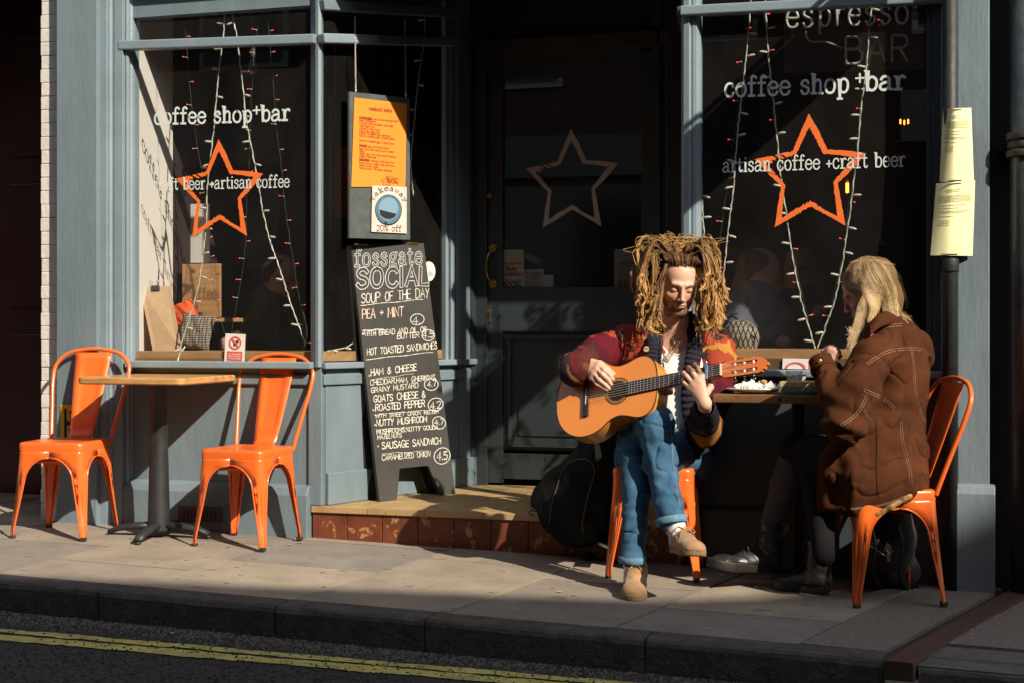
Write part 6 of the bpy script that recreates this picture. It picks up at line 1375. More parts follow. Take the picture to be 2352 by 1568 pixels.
laces(Q1, sh1, M['lace']); laces(Q2, sh2, M['lace'])
# necklace
b = MB(); b.tube(crom([at(1522, 775, 5.90), at(1519, 790, 5.835), at(1526, 815, 5.805), at(1531, 832, 5.80), at(1543, 815, 5.805), at(1556, 795, 5.84), at(1566, 775, 5.90)], 8), .0018, 6)
b.tube(crom([at(1526, 775, 5.90), at(1522, 800, 5.82), at(1529, 826, 5.80), at(1546, 805, 5.81), at(1560, 780, 5.89)], 8), .0015, 6); nk = b.build('necklace', mat('cord', (.12, .07, .035), .8), man, smooth=True)
b = MB(); c = at(1528, 824, 5.79); r_ = random.Random(5)
for k in range(14): a = k*2.4; b.ell(c+RT*.009*math.cos(a)*(k/14)**.5+UP*.011*math.sin(a)*(k/14)**.5+Tc*r_.uniform(0, .004), (.0042, .0042, .0042), None, 7, 5)
b.build('pendant', mat('bead', (.38, .20, .08), .5, .3, 200), nk, smooth=True)
b = MB(); b.tube([at(1523, 832, 5.79), at(1525, 848, 5.79)], [.005, .0015], 8); b.build('pendant', mat('dark_tooth', (.03, .035, .04), .3), nk, smooth=True)
# ---- dreadlocks
rg = random.Random(12); H = []
dk, md, bl, tp_ = (.030, .014, .007), (.115, .048, .017), (.50, .235, .062), (.88, .52, .18)
def lerp(a, b_, t): return tuple(x*(1-t)+y*t for x, y in zip(a, b_))
def dread(pts, r0, r1, c0, c1_, wig=.004, lump=.16, n=7):
    P_ = crom([at(*p) for p in pts], n); ph = rg.uniform(0, 6); f_ = rg.uniform(.5, .9); out = []
    for i, p in enumerate(P_):
        t = i/len(P_); out.append(p+RT*wig*t*math.sin(i*f_+ph)+Tc*wig*t*math.cos(i*f_*.8+ph)+RT*rg.gauss(0, .0006)+UP*rg.gauss(0, .0006))
    H.append((out, r0, r1, c0, c1_, lump))
    if r0 > .004:
        for k in range(4):
            a_ = rg.uniform(0, 6.28); rr_ = r0*rg.uniform(.7, 1.6); o1 = RT*math.cos(a_)*rr_+UP*math.sin(a_)*rr_*.4+Tc*math.sin(a_)*rr_; i0 = rg.randrange(0, max(1, len(out)//2)); f2 = rg.uniform(.25, .7)
            q = [p+o1*(1+.5*math.sin(i*f2+ph))+RT*rg.gauss(0, .0009) for i, p in enumerate(out[i0:])]
            if len(q) > 4: H.append((q, .0017, .0009, lerp(c0, c1_, .25), lerp(c1_, tp_, .35), 0))
g_ = rg.gauss
def add_group(n, f):
    for i in range(n): f(i, i/max(1, n-1))
# scalp covering: roots combed up/back and sideways
def root_fill(i, t):
    a = rad(rg.uniform(-82, 82)); e = rg.uniform(0, 1)
    P0 = L(.060*math.sin(a), .070*math.cos(a)-.012-.05*e*math.cos(a)+rg.uniform(-.006, .004), .066+.022*math.cos(a)+.028*e+rg.uniform(-.004, .006)); P1 = L(.078*math.sin(a), .035-.05*e, .108+.016*math.cos(a)); P2 = L(.092*math.sin(a), -.035, .118); P3 = L(.125*math.sin(a)+.008*g_(0, 1), -.07, .085+.02*rg.random())
    k = rg.random(); c = lerp(dk, md, k) if rg.random() < .7 else lerp(md, bl, k*.7); H.append(([p+RT*g_(0, .0007)+UP*g_(0, .0006) for p in crom([P0, P1, P2, P3], 7)], rg.uniform(.0008, .0024), rg.uniform(.002, .0045), lerp(c, dk, .3), c, .12))
add_group(520, root_fill)
def leftg(i, t):
    x0_, y0_ = rg.uniform(1500, 1540), rg.uniform(572, 622); xo = rg.uniform(1468, 1508); xe = xo+rg.uniform(-12, 12); ye = (rg.uniform(645, 715) if xe < 1490 else rg.uniform(665, 738)) if rg.random() < .8 else rg.uniform(720, 766)
    z0_ = rg.uniform(5.80, 5.92); top = y0_-rg.uniform(0, 28); c0 = lerp(dk, md, rg.random()*.7); c1_ = lerp(bl, tp_, rg.random()) if rg.random() < .75 else md
    yo = 574+max(0, (abs(xo-1559)-42)/48)**2*62+rg.uniform(-8, 16)
    dread([(x0_, y0_, z0_), ((x0_+xo)/2, min(top, yo-4), z0_-.01), (xo, yo, z0_-.02), (xo+g_(0, 5), (y0_+ye)/2+10, z0_-.03), ((xe+xo)/2, ye-25, z0_-.05), (xe+g_(0, 6), ye, z0_-.05)], rg.uniform(.0032, .0072), rg.uniform(.0009, .0028), c0, c1_, .006)
add_group(62, leftg)
def rightg(i, t):
    x0_, y0_ = rg.uniform(1574, 1606), rg.uniform(572, 620); xo = rg.uniform(1612, 1656); xe = xo+rg.uniform(-8, 14); ye = rg.uniform(665, 738) if rg.random() < .72 else rg.uniform(725, 766)
    z0_ = rg.uniform(5.81, 5.95); top = y0_-rg.uniform(0, 26); c0 = lerp(dk, md, rg.random()*.8); c1_ = lerp(bl, tp_, rg.random()) if x0_+xo > 3205 else lerp(dk, md, rg.random())
    yo = 574+max(0, (abs(xo-1559)-42)/48)**2*62+rg.uniform(-8, 16)
    dread([(x0_, y0_, z0_), ((x0_+xo)/2, min(top, yo-4), z0_-.01), (xo, yo, z0_-.02), (xo+g_(0, 6), (y0_+ye)/2, z0_-.03), ((xe+xo)/2+g_(0, 5), ye-28, z0_-.05), (xe+g_(0, 8), ye, z0_-.05)], rg.uniform(.0032, .0072), rg.uniform(.0009, .0028), c0, c1_, .006)
add_group(86, rightg)
def topg(i, t):
    x0_ = rg.uniform(1505, 1605); y0_ = rg.uniform(572, 600); xp = x0_+(x0_-1555)*rg.uniform(.1, .6)+g_(0, 4); yp_ = rg.uniform(548, 572); xe = xp+(1 if x0_ > 1555 else -1)*rg.uniform(4, 22); c1_ = lerp(dk, bl, rg.random()**2)
    z0_ = rg.uniform(5.82, 5.95); dread([(x0_, y0_+10, z0_), ((x0_+xp)/2, (y0_+yp_)/2-4, z0_), (xp, yp_, z0_), (xe, yp_+rg.uniform(2, 18), z0_), (xe+(xe-xp)*.4, yp_+rg.uniform(30, 60), z0_-.01)], rg.uniform(.0035, .0078), rg.uniform(.0015, .004), lerp(dk, md, rg.random()), c1_)
add_group(44, topg)
# named locks that fall in front of the cardigan, curled at the end
for pts, c1_ in (([(1515, 640, 5.80), (1508, 690, 5.76), (1497, 730, 5.74), (1493, 752, 5.73), (1503, 764, 5.72), (1514, 766, 5.72)], tp_), ([(1522, 650, 5.79), (1516, 700, 5.75), (1512, 730, 5.73), (1519, 744, 5.72), (1528, 752, 5.73)], bl),
               ([(1500, 620, 5.82), (1476, 650, 5.80), (1462, 680, 5.79), (1470, 698, 5.79)], tp_), ([(1496, 600, 5.84), (1470, 570, 5.84), (1463, 585, 5.83), (1478, 640, 5.80), (1490, 700, 5.78)], tp_),
               ([(1530, 608, 5.79), (1520, 640, 5.77), (1513, 672, 5.77)], md), ([(1512, 625, 5.80), (1508, 660, 5.79), (1511, 690, 5.79)], md),
               ([(1610, 640, 5.82), (1625, 690, 5.80), (1612, 720, 5.79), (1630, 752, 5.79)], tp_), ([(1640, 600, 5.86), (1655, 640, 5.84), (1664, 668, 5.83), (1652, 690, 5.83)], bl), ([(1602, 610, 5.83), (1606, 660, 5.82), (1604, 700, 5.81), (1610, 742, 5.80)], md), ([(1500, 560, 5.88), (1487, 545, 5.87), (1472, 552, 5.86), (1466, 575, 5.86), (1472, 600, 5.86)], tp_), ([(1605, 575, 5.88), (1625, 556, 5.87), (1643, 575, 5.86), (1650, 605, 5.86)], bl)):
    dread(pts, .0095, .0045, md, c1_, .002)
def loose(i, t):
    s_ = -1 if rg.random() < .45 else 1; x0_ = 1557+s_*rg.uniform(34, 80); y0_ = rg.uniform(560, 700); c = lerp(bl, tp_, rg.random())
    P_ = [(x0_, y0_, 5.85), (x0_+s_*rg.uniform(2, 16), y0_+rg.uniform(5, 25), 5.83), (x0_+s_*rg.uniform(0, 18), y0_+rg.uniform(25, 60), 5.82), (x0_+s_*rg.uniform(-8, 22), y0_+rg.uniform(50, 95), 5.81)]
    if P_[-1][1] < 790: dread(P_, .0013, .0006, lerp(md, c, .5), c, .004, 0)
add_group(420, loose)
def tuft(i, t):
    s_ = -1 if i % 2 else 1; x0_ = 1557+s_*rg.uniform(38, 62); y0_ = rg.uniform(590, 650); o = s_*rg.uniform(14, 42)
    P_ = [(x0_, y0_, 5.85), (x0_+o*.5, y0_-rg.uniform(10, 34), 5.85), (x0_+o, y0_-rg.uniform(0, 22), 5.84), (x0_+o*1.12, y0_+rg.uniform(12, 34), 5.83), (x0_+o*.95, y0_+rg.uniform(35, 75), 5.83)]
    dread(P_, rg.uniform(.0018, .0045), .0009, md, lerp(bl, tp_, rg.random()), .005)
add_group(22, tuft)
def frizz(i, t):
    x0_ = rg.uniform(1490, 1630); y0_ = rg.uniform(548, 590); dread([(x0_, y0_, 5.86), (x0_+g_(0, 9), y0_-rg.uniform(3, 14), 5.86), (x0_+g_(0, 22), y0_-rg.uniform(-10, 18), 5.85), (x0_+g_(0, 30), y0_-rg.uniform(-25, 10), 5.84)], .0011, .0005, md, tp_, .004, 0)
add_group(190, frizz)
strands('dreadlocks', H, M['hair'], man, 7)
# ---- guitar
gt = thing('acoustic_guitar', 'orange classical guitar with open headstock held by the seated man', 'guitar', tuple(gb))
gtop = mat('spruce_top', (.88, .29, .042), .28, .1, 3, .0002, 200, coat=.7, stretch=(1, 1, 1)); gside = mat('guitar_side', (.62, .27, .045), .25, .15, 4, coat=.7); gdark = mat('rosewood', (.030, .014, .010), .35, .3, 20, coat=.3)
prof = [(-.155, .0), (-.150, .06), (-.128, .115), (-.085, .158), (-.03, .180), (.025, .180), (.075, .162), (.12, .130), (.16, .117), (.20, .122), (.25, .138), (.29, .138), (.325, .115), (.345, .07), (.352, .0)]
half = crom([(a, s_, 0) for a, s_ in prof], 4); outl = [(p.x, p.y) for p in half]+[(p.x, -p.y) for p in reversed(half[1:-1])]
def plate(name, o0, o1, m, sc_=1.0, parent=gt, bev=0):
    b = MB(); n = len(outl); f = [G(.1+(a-.1)*sc_, s_*sc_, o0) for a, s_ in outl]; g2 = [G(.1+(a-.1)*sc_, s_*sc_, o1) for a, s_ in outl]
    b.add(f+g2, [tuple(range(n)), tuple(range(2*n-1, n-1, -1))]); 
    b2 = b; return b2, n
b, n = plate('t', 0, -.003, None); b.f += [(i, (i+1) % n, n+(i+1) % n, n+i) for i in range(n)]; b.build('soundboard', gtop, gt)
b = MB(); n = len(outl); rows = [-.003, -.03, -.06, -.092]; b.add([G(.1+(a-.1)*1.002, s_*1.002, o) for o in rows for a, s_ in outl], [(j*n+k, j*n+(k+1) % n, (j+1)*n+(k+1) % n, (j+1)*n+k) for j in range(3) for k in range(n)]); b.build('sides', gside, gt, smooth=True)
b, n = plate('t', -.092, -.095, None); b.f += [(i, (i+1) % n, n+(i+1) % n, n+i) for i in range(n)]; b.build('back', gside, gt)
b = MB(); b.tube([G(.1+(a-.1)*1.003, s_*1.003, -.0005) for a, s_ in outl]+[G(.1+(outl[0][0]-.1)*1.003, 0, -.0005)], .0022, 6, caps=False); b.build('binding', gdark, gt, smooth=True)
SH = .155
def gring(r0, r1, o, m, name, n=40):
    b = MB(); vs = []
    for i in range(n+1):
        a = 2*math.pi*i/n; vs += [G(SH+r0*math.cos(a), r0*math.sin(a), o), G(SH+r1*math.cos(a), r1*math.sin(a), o)]
    b.add(vs, [(2*i, 2*i+2, 2*i+3, 2*i+1) for i in range(n)]); return b.build(name, m, gt)
b = MB(); b.add([G(SH+.043*math.cos(a), .043*math.sin(a), .0006) for a in np.linspace(0, 2*math.pi, 41)[:-1]], [tuple(range(40))]); b.build('sound_hole', mat('hole_dark', (.018, .007, .004), .8, .1), gt)
rosm = mat('rosette', (.20, .10, .045), .4, .5, 500); gring(.043, .060, .0008, rosm, 'rosette'); gring(.060, .0622, .0010, gdark, 'rosette_line'); gring(.045, .0465, .0011, gdark, 'rosette_line')
b = MB()
for i in range(48):
    a = 2*math.pi*i/48; b.add([G(SH+r*math.cos(a+d_), r*math.sin(a+d_), .0013) for r, d_ in ((.048, 0), (.053, .05), (.058, 0), (.053, -.05))], [(0, 1, 2, 3)])
b.build('rosette_tiles', mat('rosette_pale', (.50, .28, .10), .5, .1), gt)
def gbox(name, a0, a1, s0, s1, n0, n1, m, par=gt, bev=.001, tap=None):
    b = MB(); w0, w1 = (s0, s1), (s0, s1)
    if tap: w0, w1 = tap
    vs = [G(a0, w0[0], n0), G(a0, w0[1], n0), G(a0, w0[1], n1), G(a0, w0[0], n1), G(a1, w1[0], n0), G(a1, w1[1], n0), G(a1, w1[1], n1), G(a1, w1[0], n1)]
    b.add(vs, [(0, 1, 2, 3), (7, 6, 5, 4), (0, 4, 5, 1), (1, 5, 6, 2), (2, 6, 7, 3), (3, 7, 4, 0)]); return b.build(name, m, par, bev=bev)
brg = gbox('bridge', -.016, .014, -.092, .092, .0005, .009, gdark, bev=.002); gbox('saddle', -.001, .002, -.038, .038, .009, .0125, mat('bone', (.7, .66, .55), .4), brg)
fbd = gbox('fingerboard', SH+.047, .65, 0, 0, .001, .0075, gdark, tap=((-.031, .031), (-.026, .026)))
nk_ = gbox('neck', .345, .65, 0, 0, -.022, .0008, mat('neck_wood', (.36, .14, .05), .3, .2, 5, coat=.5), bev=.006, tap=((-.029, .029), (-.025, .025)))
gbox('heel', .335, .385, -.03, .03, -.085, -.02, nk_.data.materials[0], bev=.008)
fretm = mat('fret_metal', (.75, .70, .60), .25, .1, metal=.8); pos = [.65-.65*(1-2**(-k/12)) for k in range(1, 20)]
for a in pos:
    if a > SH+.05: w_ = .026+.005*(.65-a)/.45; gbox('fret', a-.001, a+.001, -w_, w_, .0076, .009, fretm, par=fbd, bev=0)
gbox('nut', .648, .654, -.026, .026, .0, .0105, mat('bone2', (.72, .66, .52), .4), bev=.001)
hd = MB(); ho = [(.652, -.026), (.668, -.034), (.80, -.037), (.825, -.03), (.832, -.022), (.840, -.018), (.846, -.008), (.852, 0)]; ho = ho+[(a, -s_) for a, s_ in reversed(ho[:-1])]
def headpt(a, s_, n_): return G(a, s_, n_-(a-.652)*.10)
slots = [(.690, .806, .010, .024), (.690, .806, -.024, -.010)]
# build the headstock as five bars so that the two slots stay open
hm_ = mat('headstock_veneer', (.68, .17, .03), .25, .1, 4, coat=.6)
def hpoly(name, q, n0=0, n1=-.017, par=None, m=hm_): b = MB(); vs = [headpt(a, s_, n0) for a, s_ in q]+[headpt(a, s_, n1) for a, s_ in q]; n = len(q); b.add(vs, [tuple(range(n)), tuple(range(2*n-1, n-1, -1))]+[(i, (i+1) % n, n+(i+1) % n, n+i) for i in range(n)]); return b.build(name, m, par or gt)
hs_ = hpoly('headstock', [(.652, -.026), (.668, -.034), (.690, -.0345), (.690, .0345), (.668, .034), (.652, .026)])
hpoly('head_end', [(.806, -.037), (.825, -.031), (.828, -.024), (.838, -.022), (.842, -.010), (.852, -.006), (.852, .006), (.842, .010), (.838, .022), (.828, .024), (.825, .031), (.806, .037)], par=hs_)
for s0_, s1_ in ((-.0355, -.024), (-.010, .010), (.024, .0355)): hpoly('head_bar', [(.690, s0_), (.806, s0_), (.806, s1_), (.690, s1_)], par=hs_)
pearl = mat('white_roller', (.78, .76, .72), .35, .1)
for k in range(3):
    a = .708+.040*k
    for s_ in (-1, 1):
        b = MB(); b.tube([headpt(a, s_*.009, -.007), headpt(a, s_*.025, -.007)], .0052, 10); b.build('string_roller', pearl, hs_, smooth=True)
        b = MB(); b.tube([headpt(a, s_*.037, -.012), headpt(a, s_*.042, -.012)], .004, 8); b.tube([headpt(a, s_*.040, -.006), headpt(a-.008, s_*.044, -.030)], .003, 8)
        b.ell(headpt(a-.010, s_*.045, -.036), (.0065, .0065, .0065), None, 8, 6); b.build('tuning_key', M['chrome'], hs_, smooth=True)
strm = mat('string', (.7, .62, .5), .3, .1, metal=.4)
for k in range(6):
    s0_ = (-.029+.0116*k); s1_ = (-.0215+.0086*k); b = MB(); j = k if k < 3 else 5-k; aa = .708+.040*(j if True else 0); b.tube([G(0, s0_, .013), G(.65, s1_, .0112), headpt(aa, (-.017 if k < 3 else .017), -.003)], .0007+.0001*(k < 3), 5); b.build('string', strm, gt)
b = MB(); q = [(.585, -.031), (.600, -.031), (.600, .031), (.585, .031)]; 
gbox('capo', .583, .597, -.037, .036, .010, .021, mat('capo_metal', (.22, .33, .48), .25, .1, metal=.7), bev=.003)
b = MB(); b.tube([G(.590, -.036, .020), G(.590, -.044, .010), G(.590, -.040, -.03)], .005, 8); b.build('capo_arm', M['chrome'], gt, smooth=True)
# ================================================================ WOODEN TABLE AT THE RIGHT
TZ = atz(1800, 884, 0).z
tbl = thing('plank_table', 'rough wooden plank table under the right window between the two seated people', 'table')
tz2 = .722
def tabp(px, py): return atz(px, py, tz2)
f0 = at(1636, 902, 5.74); f1 = at(2030, 912, 5.52); tz2 = (f0.z+f1.z)/2
f0.z = f1.z = tz2; dv = (f1-f0).normalized(); bk_ = Vector((-dv.y, dv.x, 0))
def TB(a, c, z=0): return f0+dv*a+bk_*c+UP*z
Lt_ = (f1-f0).length
for k in range(3):
    c0_, c1_ = k*.115, k*.115+.111; b = MB(); b.prism([TB(-.0, c0_), TB(Lt_, c0_), TB(Lt_, c1_), TB(-.0, c1_)], UP*-.034); b.build('plank', M['darkwood'], tbl, bev=.004)
for a, c in ((.30, .31), (Lt_-.08, .31)):
    p = TB(a, c); b = MB(); b.beam(Vector((p.x, p.y, gz(p.x))), p-UP*.034, .045, .045, RT); b.build('leg', M['darkwood'] if False else M['blackwood'], tbl, bev=.003)
b = MB(); c = at(1790, 917, 5.63); b.tube([c, c+Tc*.004], .008, 12); b.build('bolt', M['iron'], tbl)
# plate with napkin
def onT(px, py): return atz(px, py, tz2)
pl = thing('plate', 'oval white plate with a crumpled napkin on the plank table behind the headstock', 'plate', tuple(TB(.155, .105)))
pc = TB(.155, .105, .002); b = MB(); n = 36
prof = [(0, .004), (.06, .004), (.085, .010), (.105, .018), (.104, .021), (.082, .014), (.055, .007), (0, .007)]
vs = [pc+RT*(r*1.15*math.cos(2*math.pi*k/n))+FW*(r*.75*math.sin(2*math.pi*k/n))+UP*z for r, z in prof for k in range(n)]
b.add(vs, [(i*n+k, i*n+(k+1) % n, (i+1)*n+(k+1) % n, (i+1)*n+k) for i in range(len(prof)-1) for k in range(n)]); b.build('dish', mat('ceramic', (.72, .70, .66), .25, .05, coat=.5), pl, smooth=True)
def crumple(name, P4, m, label, cat, amp, seed, parent=None, n=12, droop=0):
    b = MB(); vs = []; r = random.Random(seed)
    for j in range(n+1):
        for i in range(n+1):
            u, v = i/n, j/n; p = (P4[0]*(1-u)+P4[1]*u)*(1-v)+(P4[3]*(1-u)+P4[2]*u)*v; e = abs(noise.noise((u*3.3+seed, v*3.3, seed)))*amp+noise.noise((u*7, v*7, seed))*amp*.25; vs.append(p+UP*e)
    b.add(vs, [(j*(n+1)+i, j*(n+1)+i+1, (j+1)*(n+1)+i+1, (j+1)*(n+1)+i) for j in range(n) for i in range(n)]); o = b.build(name, m, parent, smooth=False)
    return tag(o, label, cat)
nap = mat('napkin', (.80, .79, .77), .9, .03)
q = [pc+RT*a+FW*c+UP*.012 for a, c in ((-.085, .03), (.06, .05), (.095, -.03), (-.05, -.045))]; crumple('napkin', q, nap, 'crumpled white napkin heaped on the oval plate', 'napkin', .075, 3)
b = MB(); b.ell(pc+RT*.035+UP*.045, (.016, .012, .010), None, 9, 6); tag(b.build('bread_crust', mat('crust', (.45, .24, .09), .8, .3, 60), None, smooth=True), 'piece of bread crust on the napkin', 'bread')
# glass tumbler
gl_ = thing('drinking_glass', 'empty clear tumbler behind the plate on the plank table', 'glass', tuple(TB(.30, .20)))
c = TB(.30, .20, .001); b = MB(); b.lathe([(0, .004), (.028, .004), (.034, .09), (.0325, .09), (.027, .010), (0, .010)], c, 24); b.build('tumbler', glass('tumbler_glass', (.86, .88, .87)), gl_, smooth=True)
# newspaper, books
pb = TB(.33, .035)
nwm = mat('newsprint', (.34, .31, .30), .85, .5, 90)
q = [TB(.29, .17, .07), TB(.35, .22, .075), TB(.34, .05, .006), TB(.25, .05, .004)]; crumple('newspaper', q, nwm, 'creased newspaper sheet sticking up between plate and books', 'newspaper', .02, 8)
def book(px, py, w_, d_, h_, z0_, rz, m, label, spine=None, lines=None, txt=None):
    p = TB((px-1636)*.00172, .025); t = thing('book' if h_ > .012 else 'notebook', label, 'book' if h_ > .012 else 'notebook', (p.x, p.y, tz2+z0_), rz)
    b = MB(); b.box(0, w_, 0, d_, 0, .002); b.box(0, w_, 0, d_, h_-.002, h_); b.box(0, w_, -.0015, .0015, 0, h_); b.build('cover', m, t, local=1, bev=.0006)
    b = MB(); b.box(.001, w_-.003, .003, d_-.003, .002, h_-.002); b.build('pages', mat('page_edges_'+label[:5], (.62, .58, .46) if not lines else lines, .8, .3, 200), t, local=1)
    if txt:
        O = Vector((w_*.12, -.0022, h_*.3)); o = textm(txt, O, O+Vector((w_*.7, 0, 0)), h_*.42, Vector((0, -.0004, 0)), False, 1.3).build('lettering', M['ink'] if False else mat('gilt', (.45, .33, .12), .5), t, local=1)
    return t
import_rz = math.atan2(dv.y, dv.x)
book(1799, 905, .20, .13, .008, .001, import_rz, mat('blue_check_cover', (.10, .10, .22), .6, .6, 160), 'thin blue checked notebook at the bottom of the book pile', lines=(.2, .2, .35))
book(1789, 903, .21, .14, .022, .010, import_rz-.03, mat('green_cover', (.13, .17, .14), .5, .2, 30), 'thick green spined book on the blue notebook', txt='AGATHA')
book(1791, 902, .19, .13, .020, .033, import_rz+.05, mat('yellow_cover', (.55, .46, .20), .45, .3, 20), 'yellow covered book on top of the pile', txt='COLLECTED')
b = MB(); p = TB(.50, .05, .055); b.box(p.x-.04, p.x+.04, p.y-.03, p.y+.03, p.z, p.z+.006); tag(b.build('phone', mat('phone_glass', (.02, .02, .025), .12, .1), None, bev=.004), 'dark phone lying on the top book by the coat sleeve', 'phone')
# ================================================================ WOMAN IN THE BROWN COAT
wom = thing('person', 'woman with long straight blond hair and brown suede coat sitting with her back to us', 'person', tuple(at(2020, 1080, 5.56)))
S = SDF(.0038)
whc = at(1990, 668, 5.60); wf = (RT*-.80-UP*.50+FW*.33).normalized(); wu = (UP*.85-RT*.52+FW*.0)
L2, wfr = head_prims(S, whc, wf, wu, k=.99)
S.cone(L2(0, -.03, -.05), at(2040, 770, 5.62), .046, .052, .03)
S.path([at(2050, 800, 5.60), at(2045, 900, 5.60), at(2015, 1060, 5.58)], [.08, .115, .13], .05)
wl_s, wl_e, wl_w = at(1998, 835, 5.45), at(1943, 975, 5.32), at(1893, 838, 5.50)
wr_s, wr_e, wr_w = at(2098, 810, 5.72), at(1985, 900, 5.85), at(1905, 845, 5.74)
S.path([wl_s, wl_e, wl_w], [.05, .042, .024], .02); S.path([wr_s, wr_e, wr_w], [.05, .042, .024], .02)
# left hand near the chin, loosely closed
bn = nrm((Tc+UP*.4)); kn = [at(1903, 800, 5.50), at(1911, 803, 5.49), at(1918, 808, 5.49), at(1924, 814, 5.50)]
kn = [at(1899, 806, 5.52), at(1907, 803, 5.505), at(1915, 805, 5.50), at(1922, 811, 5.50)]
hand(S, at(1898, 832, 5.50), kn, [[at(1906, 797, 5.53), at(1914, 803, 5.56), at(1912, 812, 5.56)], [at(1914, 797, 5.52), at(1921, 804, 5.55), at(1918, 813, 5.56)], [at(1922, 801, 5.51), at(1928, 808, 5.54), at(1924, 817, 5.55)], [at(1928, 808, 5.51), at(1932, 815, 5.54), at(1927, 822, 5.55)]], [at(1894, 822, 5.52), at(1893, 808, 5.55), at(1901, 799, 5.58), at(1910, 800, 5.60)], bn, k=.005)
hand(S, at(1910, 848, 5.74), [at(1893, 852, 5.70), at(1892, 858, 5.69), at(1893, 864, 5.69), at(1896, 869, 5.70)], [[at(1884, 852, 5.67), at(1876, 853, 5.67)], [at(1882, 859, 5.66), at(1874, 861, 5.66)], [at(1883, 866, 5.66), at(1876, 868, 5.66)], [at(1887, 872, 5.67), at(1881, 874, 5.67)]], [at(1900, 842, 5.70), at(1890, 841, 5.67), at(1882, 844, 5.66)], nrm(UP), k=.005)
hp1, kn1, an1 = at(2000, 1090, 5.58), at(1828, 1035, 5.74), at(1768, 1205, 5.79)
hp2, kn2, an2 = at(2030, 1100, 5.54), at(1868, 1050, 5.60), at(1893, 1275, 5.50)
S.path([hp1, kn1, an1], [.08, .055, .038], .03); S.path([hp2, kn2, an2], [.08, .055, .038], .03)
def wcol(P): return skin_cols(P, wfr, (.55, .31, .22), (.50, .20, .16), (.22, .13, .06), None)
body(S, 'body', M['skin'], wom, None, wcol, it=1)
# coat
S = SDF(.0052); fd = nrm(RT*.65+Tc*.75)
S.path([at(2050, 790, 5.60), at(2056, 860, 5.60), at(2050, 960, 5.59), at(2030, 1040, 5.58)], [.100, .132, .134, .152], .05, flat=(fd, .82))
S.path([at(2030, 1040, 5.58), at(2010, 1120, 5.56)], [.162, .170], .05); S.cone(at(1975, 1110, 5.50), at(2055, 1105, 5.50), .13, .105, .05)
S.cone(at(1950, 1060, 5.56), at(1945, 1165, 5.54), .10, .095, .06); S.cone(at(1930, 1065, 5.50), at(1925, 1165, 5.50), .062, .066, .05); S.cone(at(1990, 1000, 5.50), at(1938, 1062, 5.46), .10, .085, .05)
S.cone(at(2014, 812, 5.47), at(2090, 800, 5.71), .072, .072, .05); S.cone(at(2030, 770, 5.55), at(2070, 765, 5.66), .055, .055, .05)
S.path([at(1998, 832, 5.45), at(1962, 905, 5.37), at(1943, 975, 5.32)], [.076, .080, .073], .04); S.path([at(1942, 972, 5.325), at(1922, 915, 5.39), at(1895, 858, 5.47)], [.070, .064, .049], .02)
S.path([at(2100, 812, 5.72), at(2040, 880, 5.82), at(1960, 905, 5.84)], [.078, .075, .065], .04); S.path([at(1960, 905, 5.84), at(1915, 855, 5.76)], [.06, .047], .02)
S.cone(at(2020, 690, 5.57), at(2038, 765, 5.60), .056, .060, .012, 'sub')
S.box(at(2020, 1325, 5.56), (.5, .5, .262), None, .02, .006, 'sub')    # flat hem
S.path([at(1893, 862, 5.47), at(1885, 830, 5.50)], [.034, .034], .005, 'sub')
def cw(P):
    base = wrinkle((7, 7, 7), .012, 31, .0005)(P); n2 = vnoise(P*np.array([15, 15, 11], np.float32)+vnoise(P*5, 7)[:, None], 33); base = base+.0065*np.exp(-(n2/.09)**2)-.001
    # gathered folds: across the elbow and waist, vertical in the skirt
    hor = P@V3(RT); z = P[:, 2]; dist = np.linalg.norm(P-V3(wl_e), axis=1); k = np.exp(-(dist/.13)**2)
    dd = (P-V3(wl_e))@V3((UP*.8+RT*.35).normalized()); base = base-k*.007*np.sin(dd*70+vnoise(P*8, 3)*4)
    sk_ = sst(-z, -.62, -.45); base = base-sk_*.011*np.sin(hor*30+vnoise(P*np.array([5, 5, 2], np.float32), 8)*4)
    ws = np.exp(-((z-.66-.10*(hor-V3(RT)@V3(at(2040, 1000, 5.5))))/.05)**2); base = base-ws*.010*np.sin(z*55+vnoise(P*5, 9)*3)
    return base
coat = body(S, 'coat', M['brown'], wom, cw, None, it=1)
dgc = None
from mathutils.bvhtree import BVHTree
def bvh(o):
    me = o.data; W_ = world_of(o) if o.parent is None else world_of(o.parent); return BVHTree.FromPolygons([W_ @ v.co for v in me.vertices], [tuple(p.vertices) for p in me.polygons])
BC = bvh(coat)
def onto(px, py, off=.0012, B_=BC):
    d = ray(px, py).normalized(); h_ = B_.ray_cast(CAM, d)
    return (h_[0]+h_[1]*off*(1 if h_[1].dot(d) < 0 else -1)) if h_[0] else None
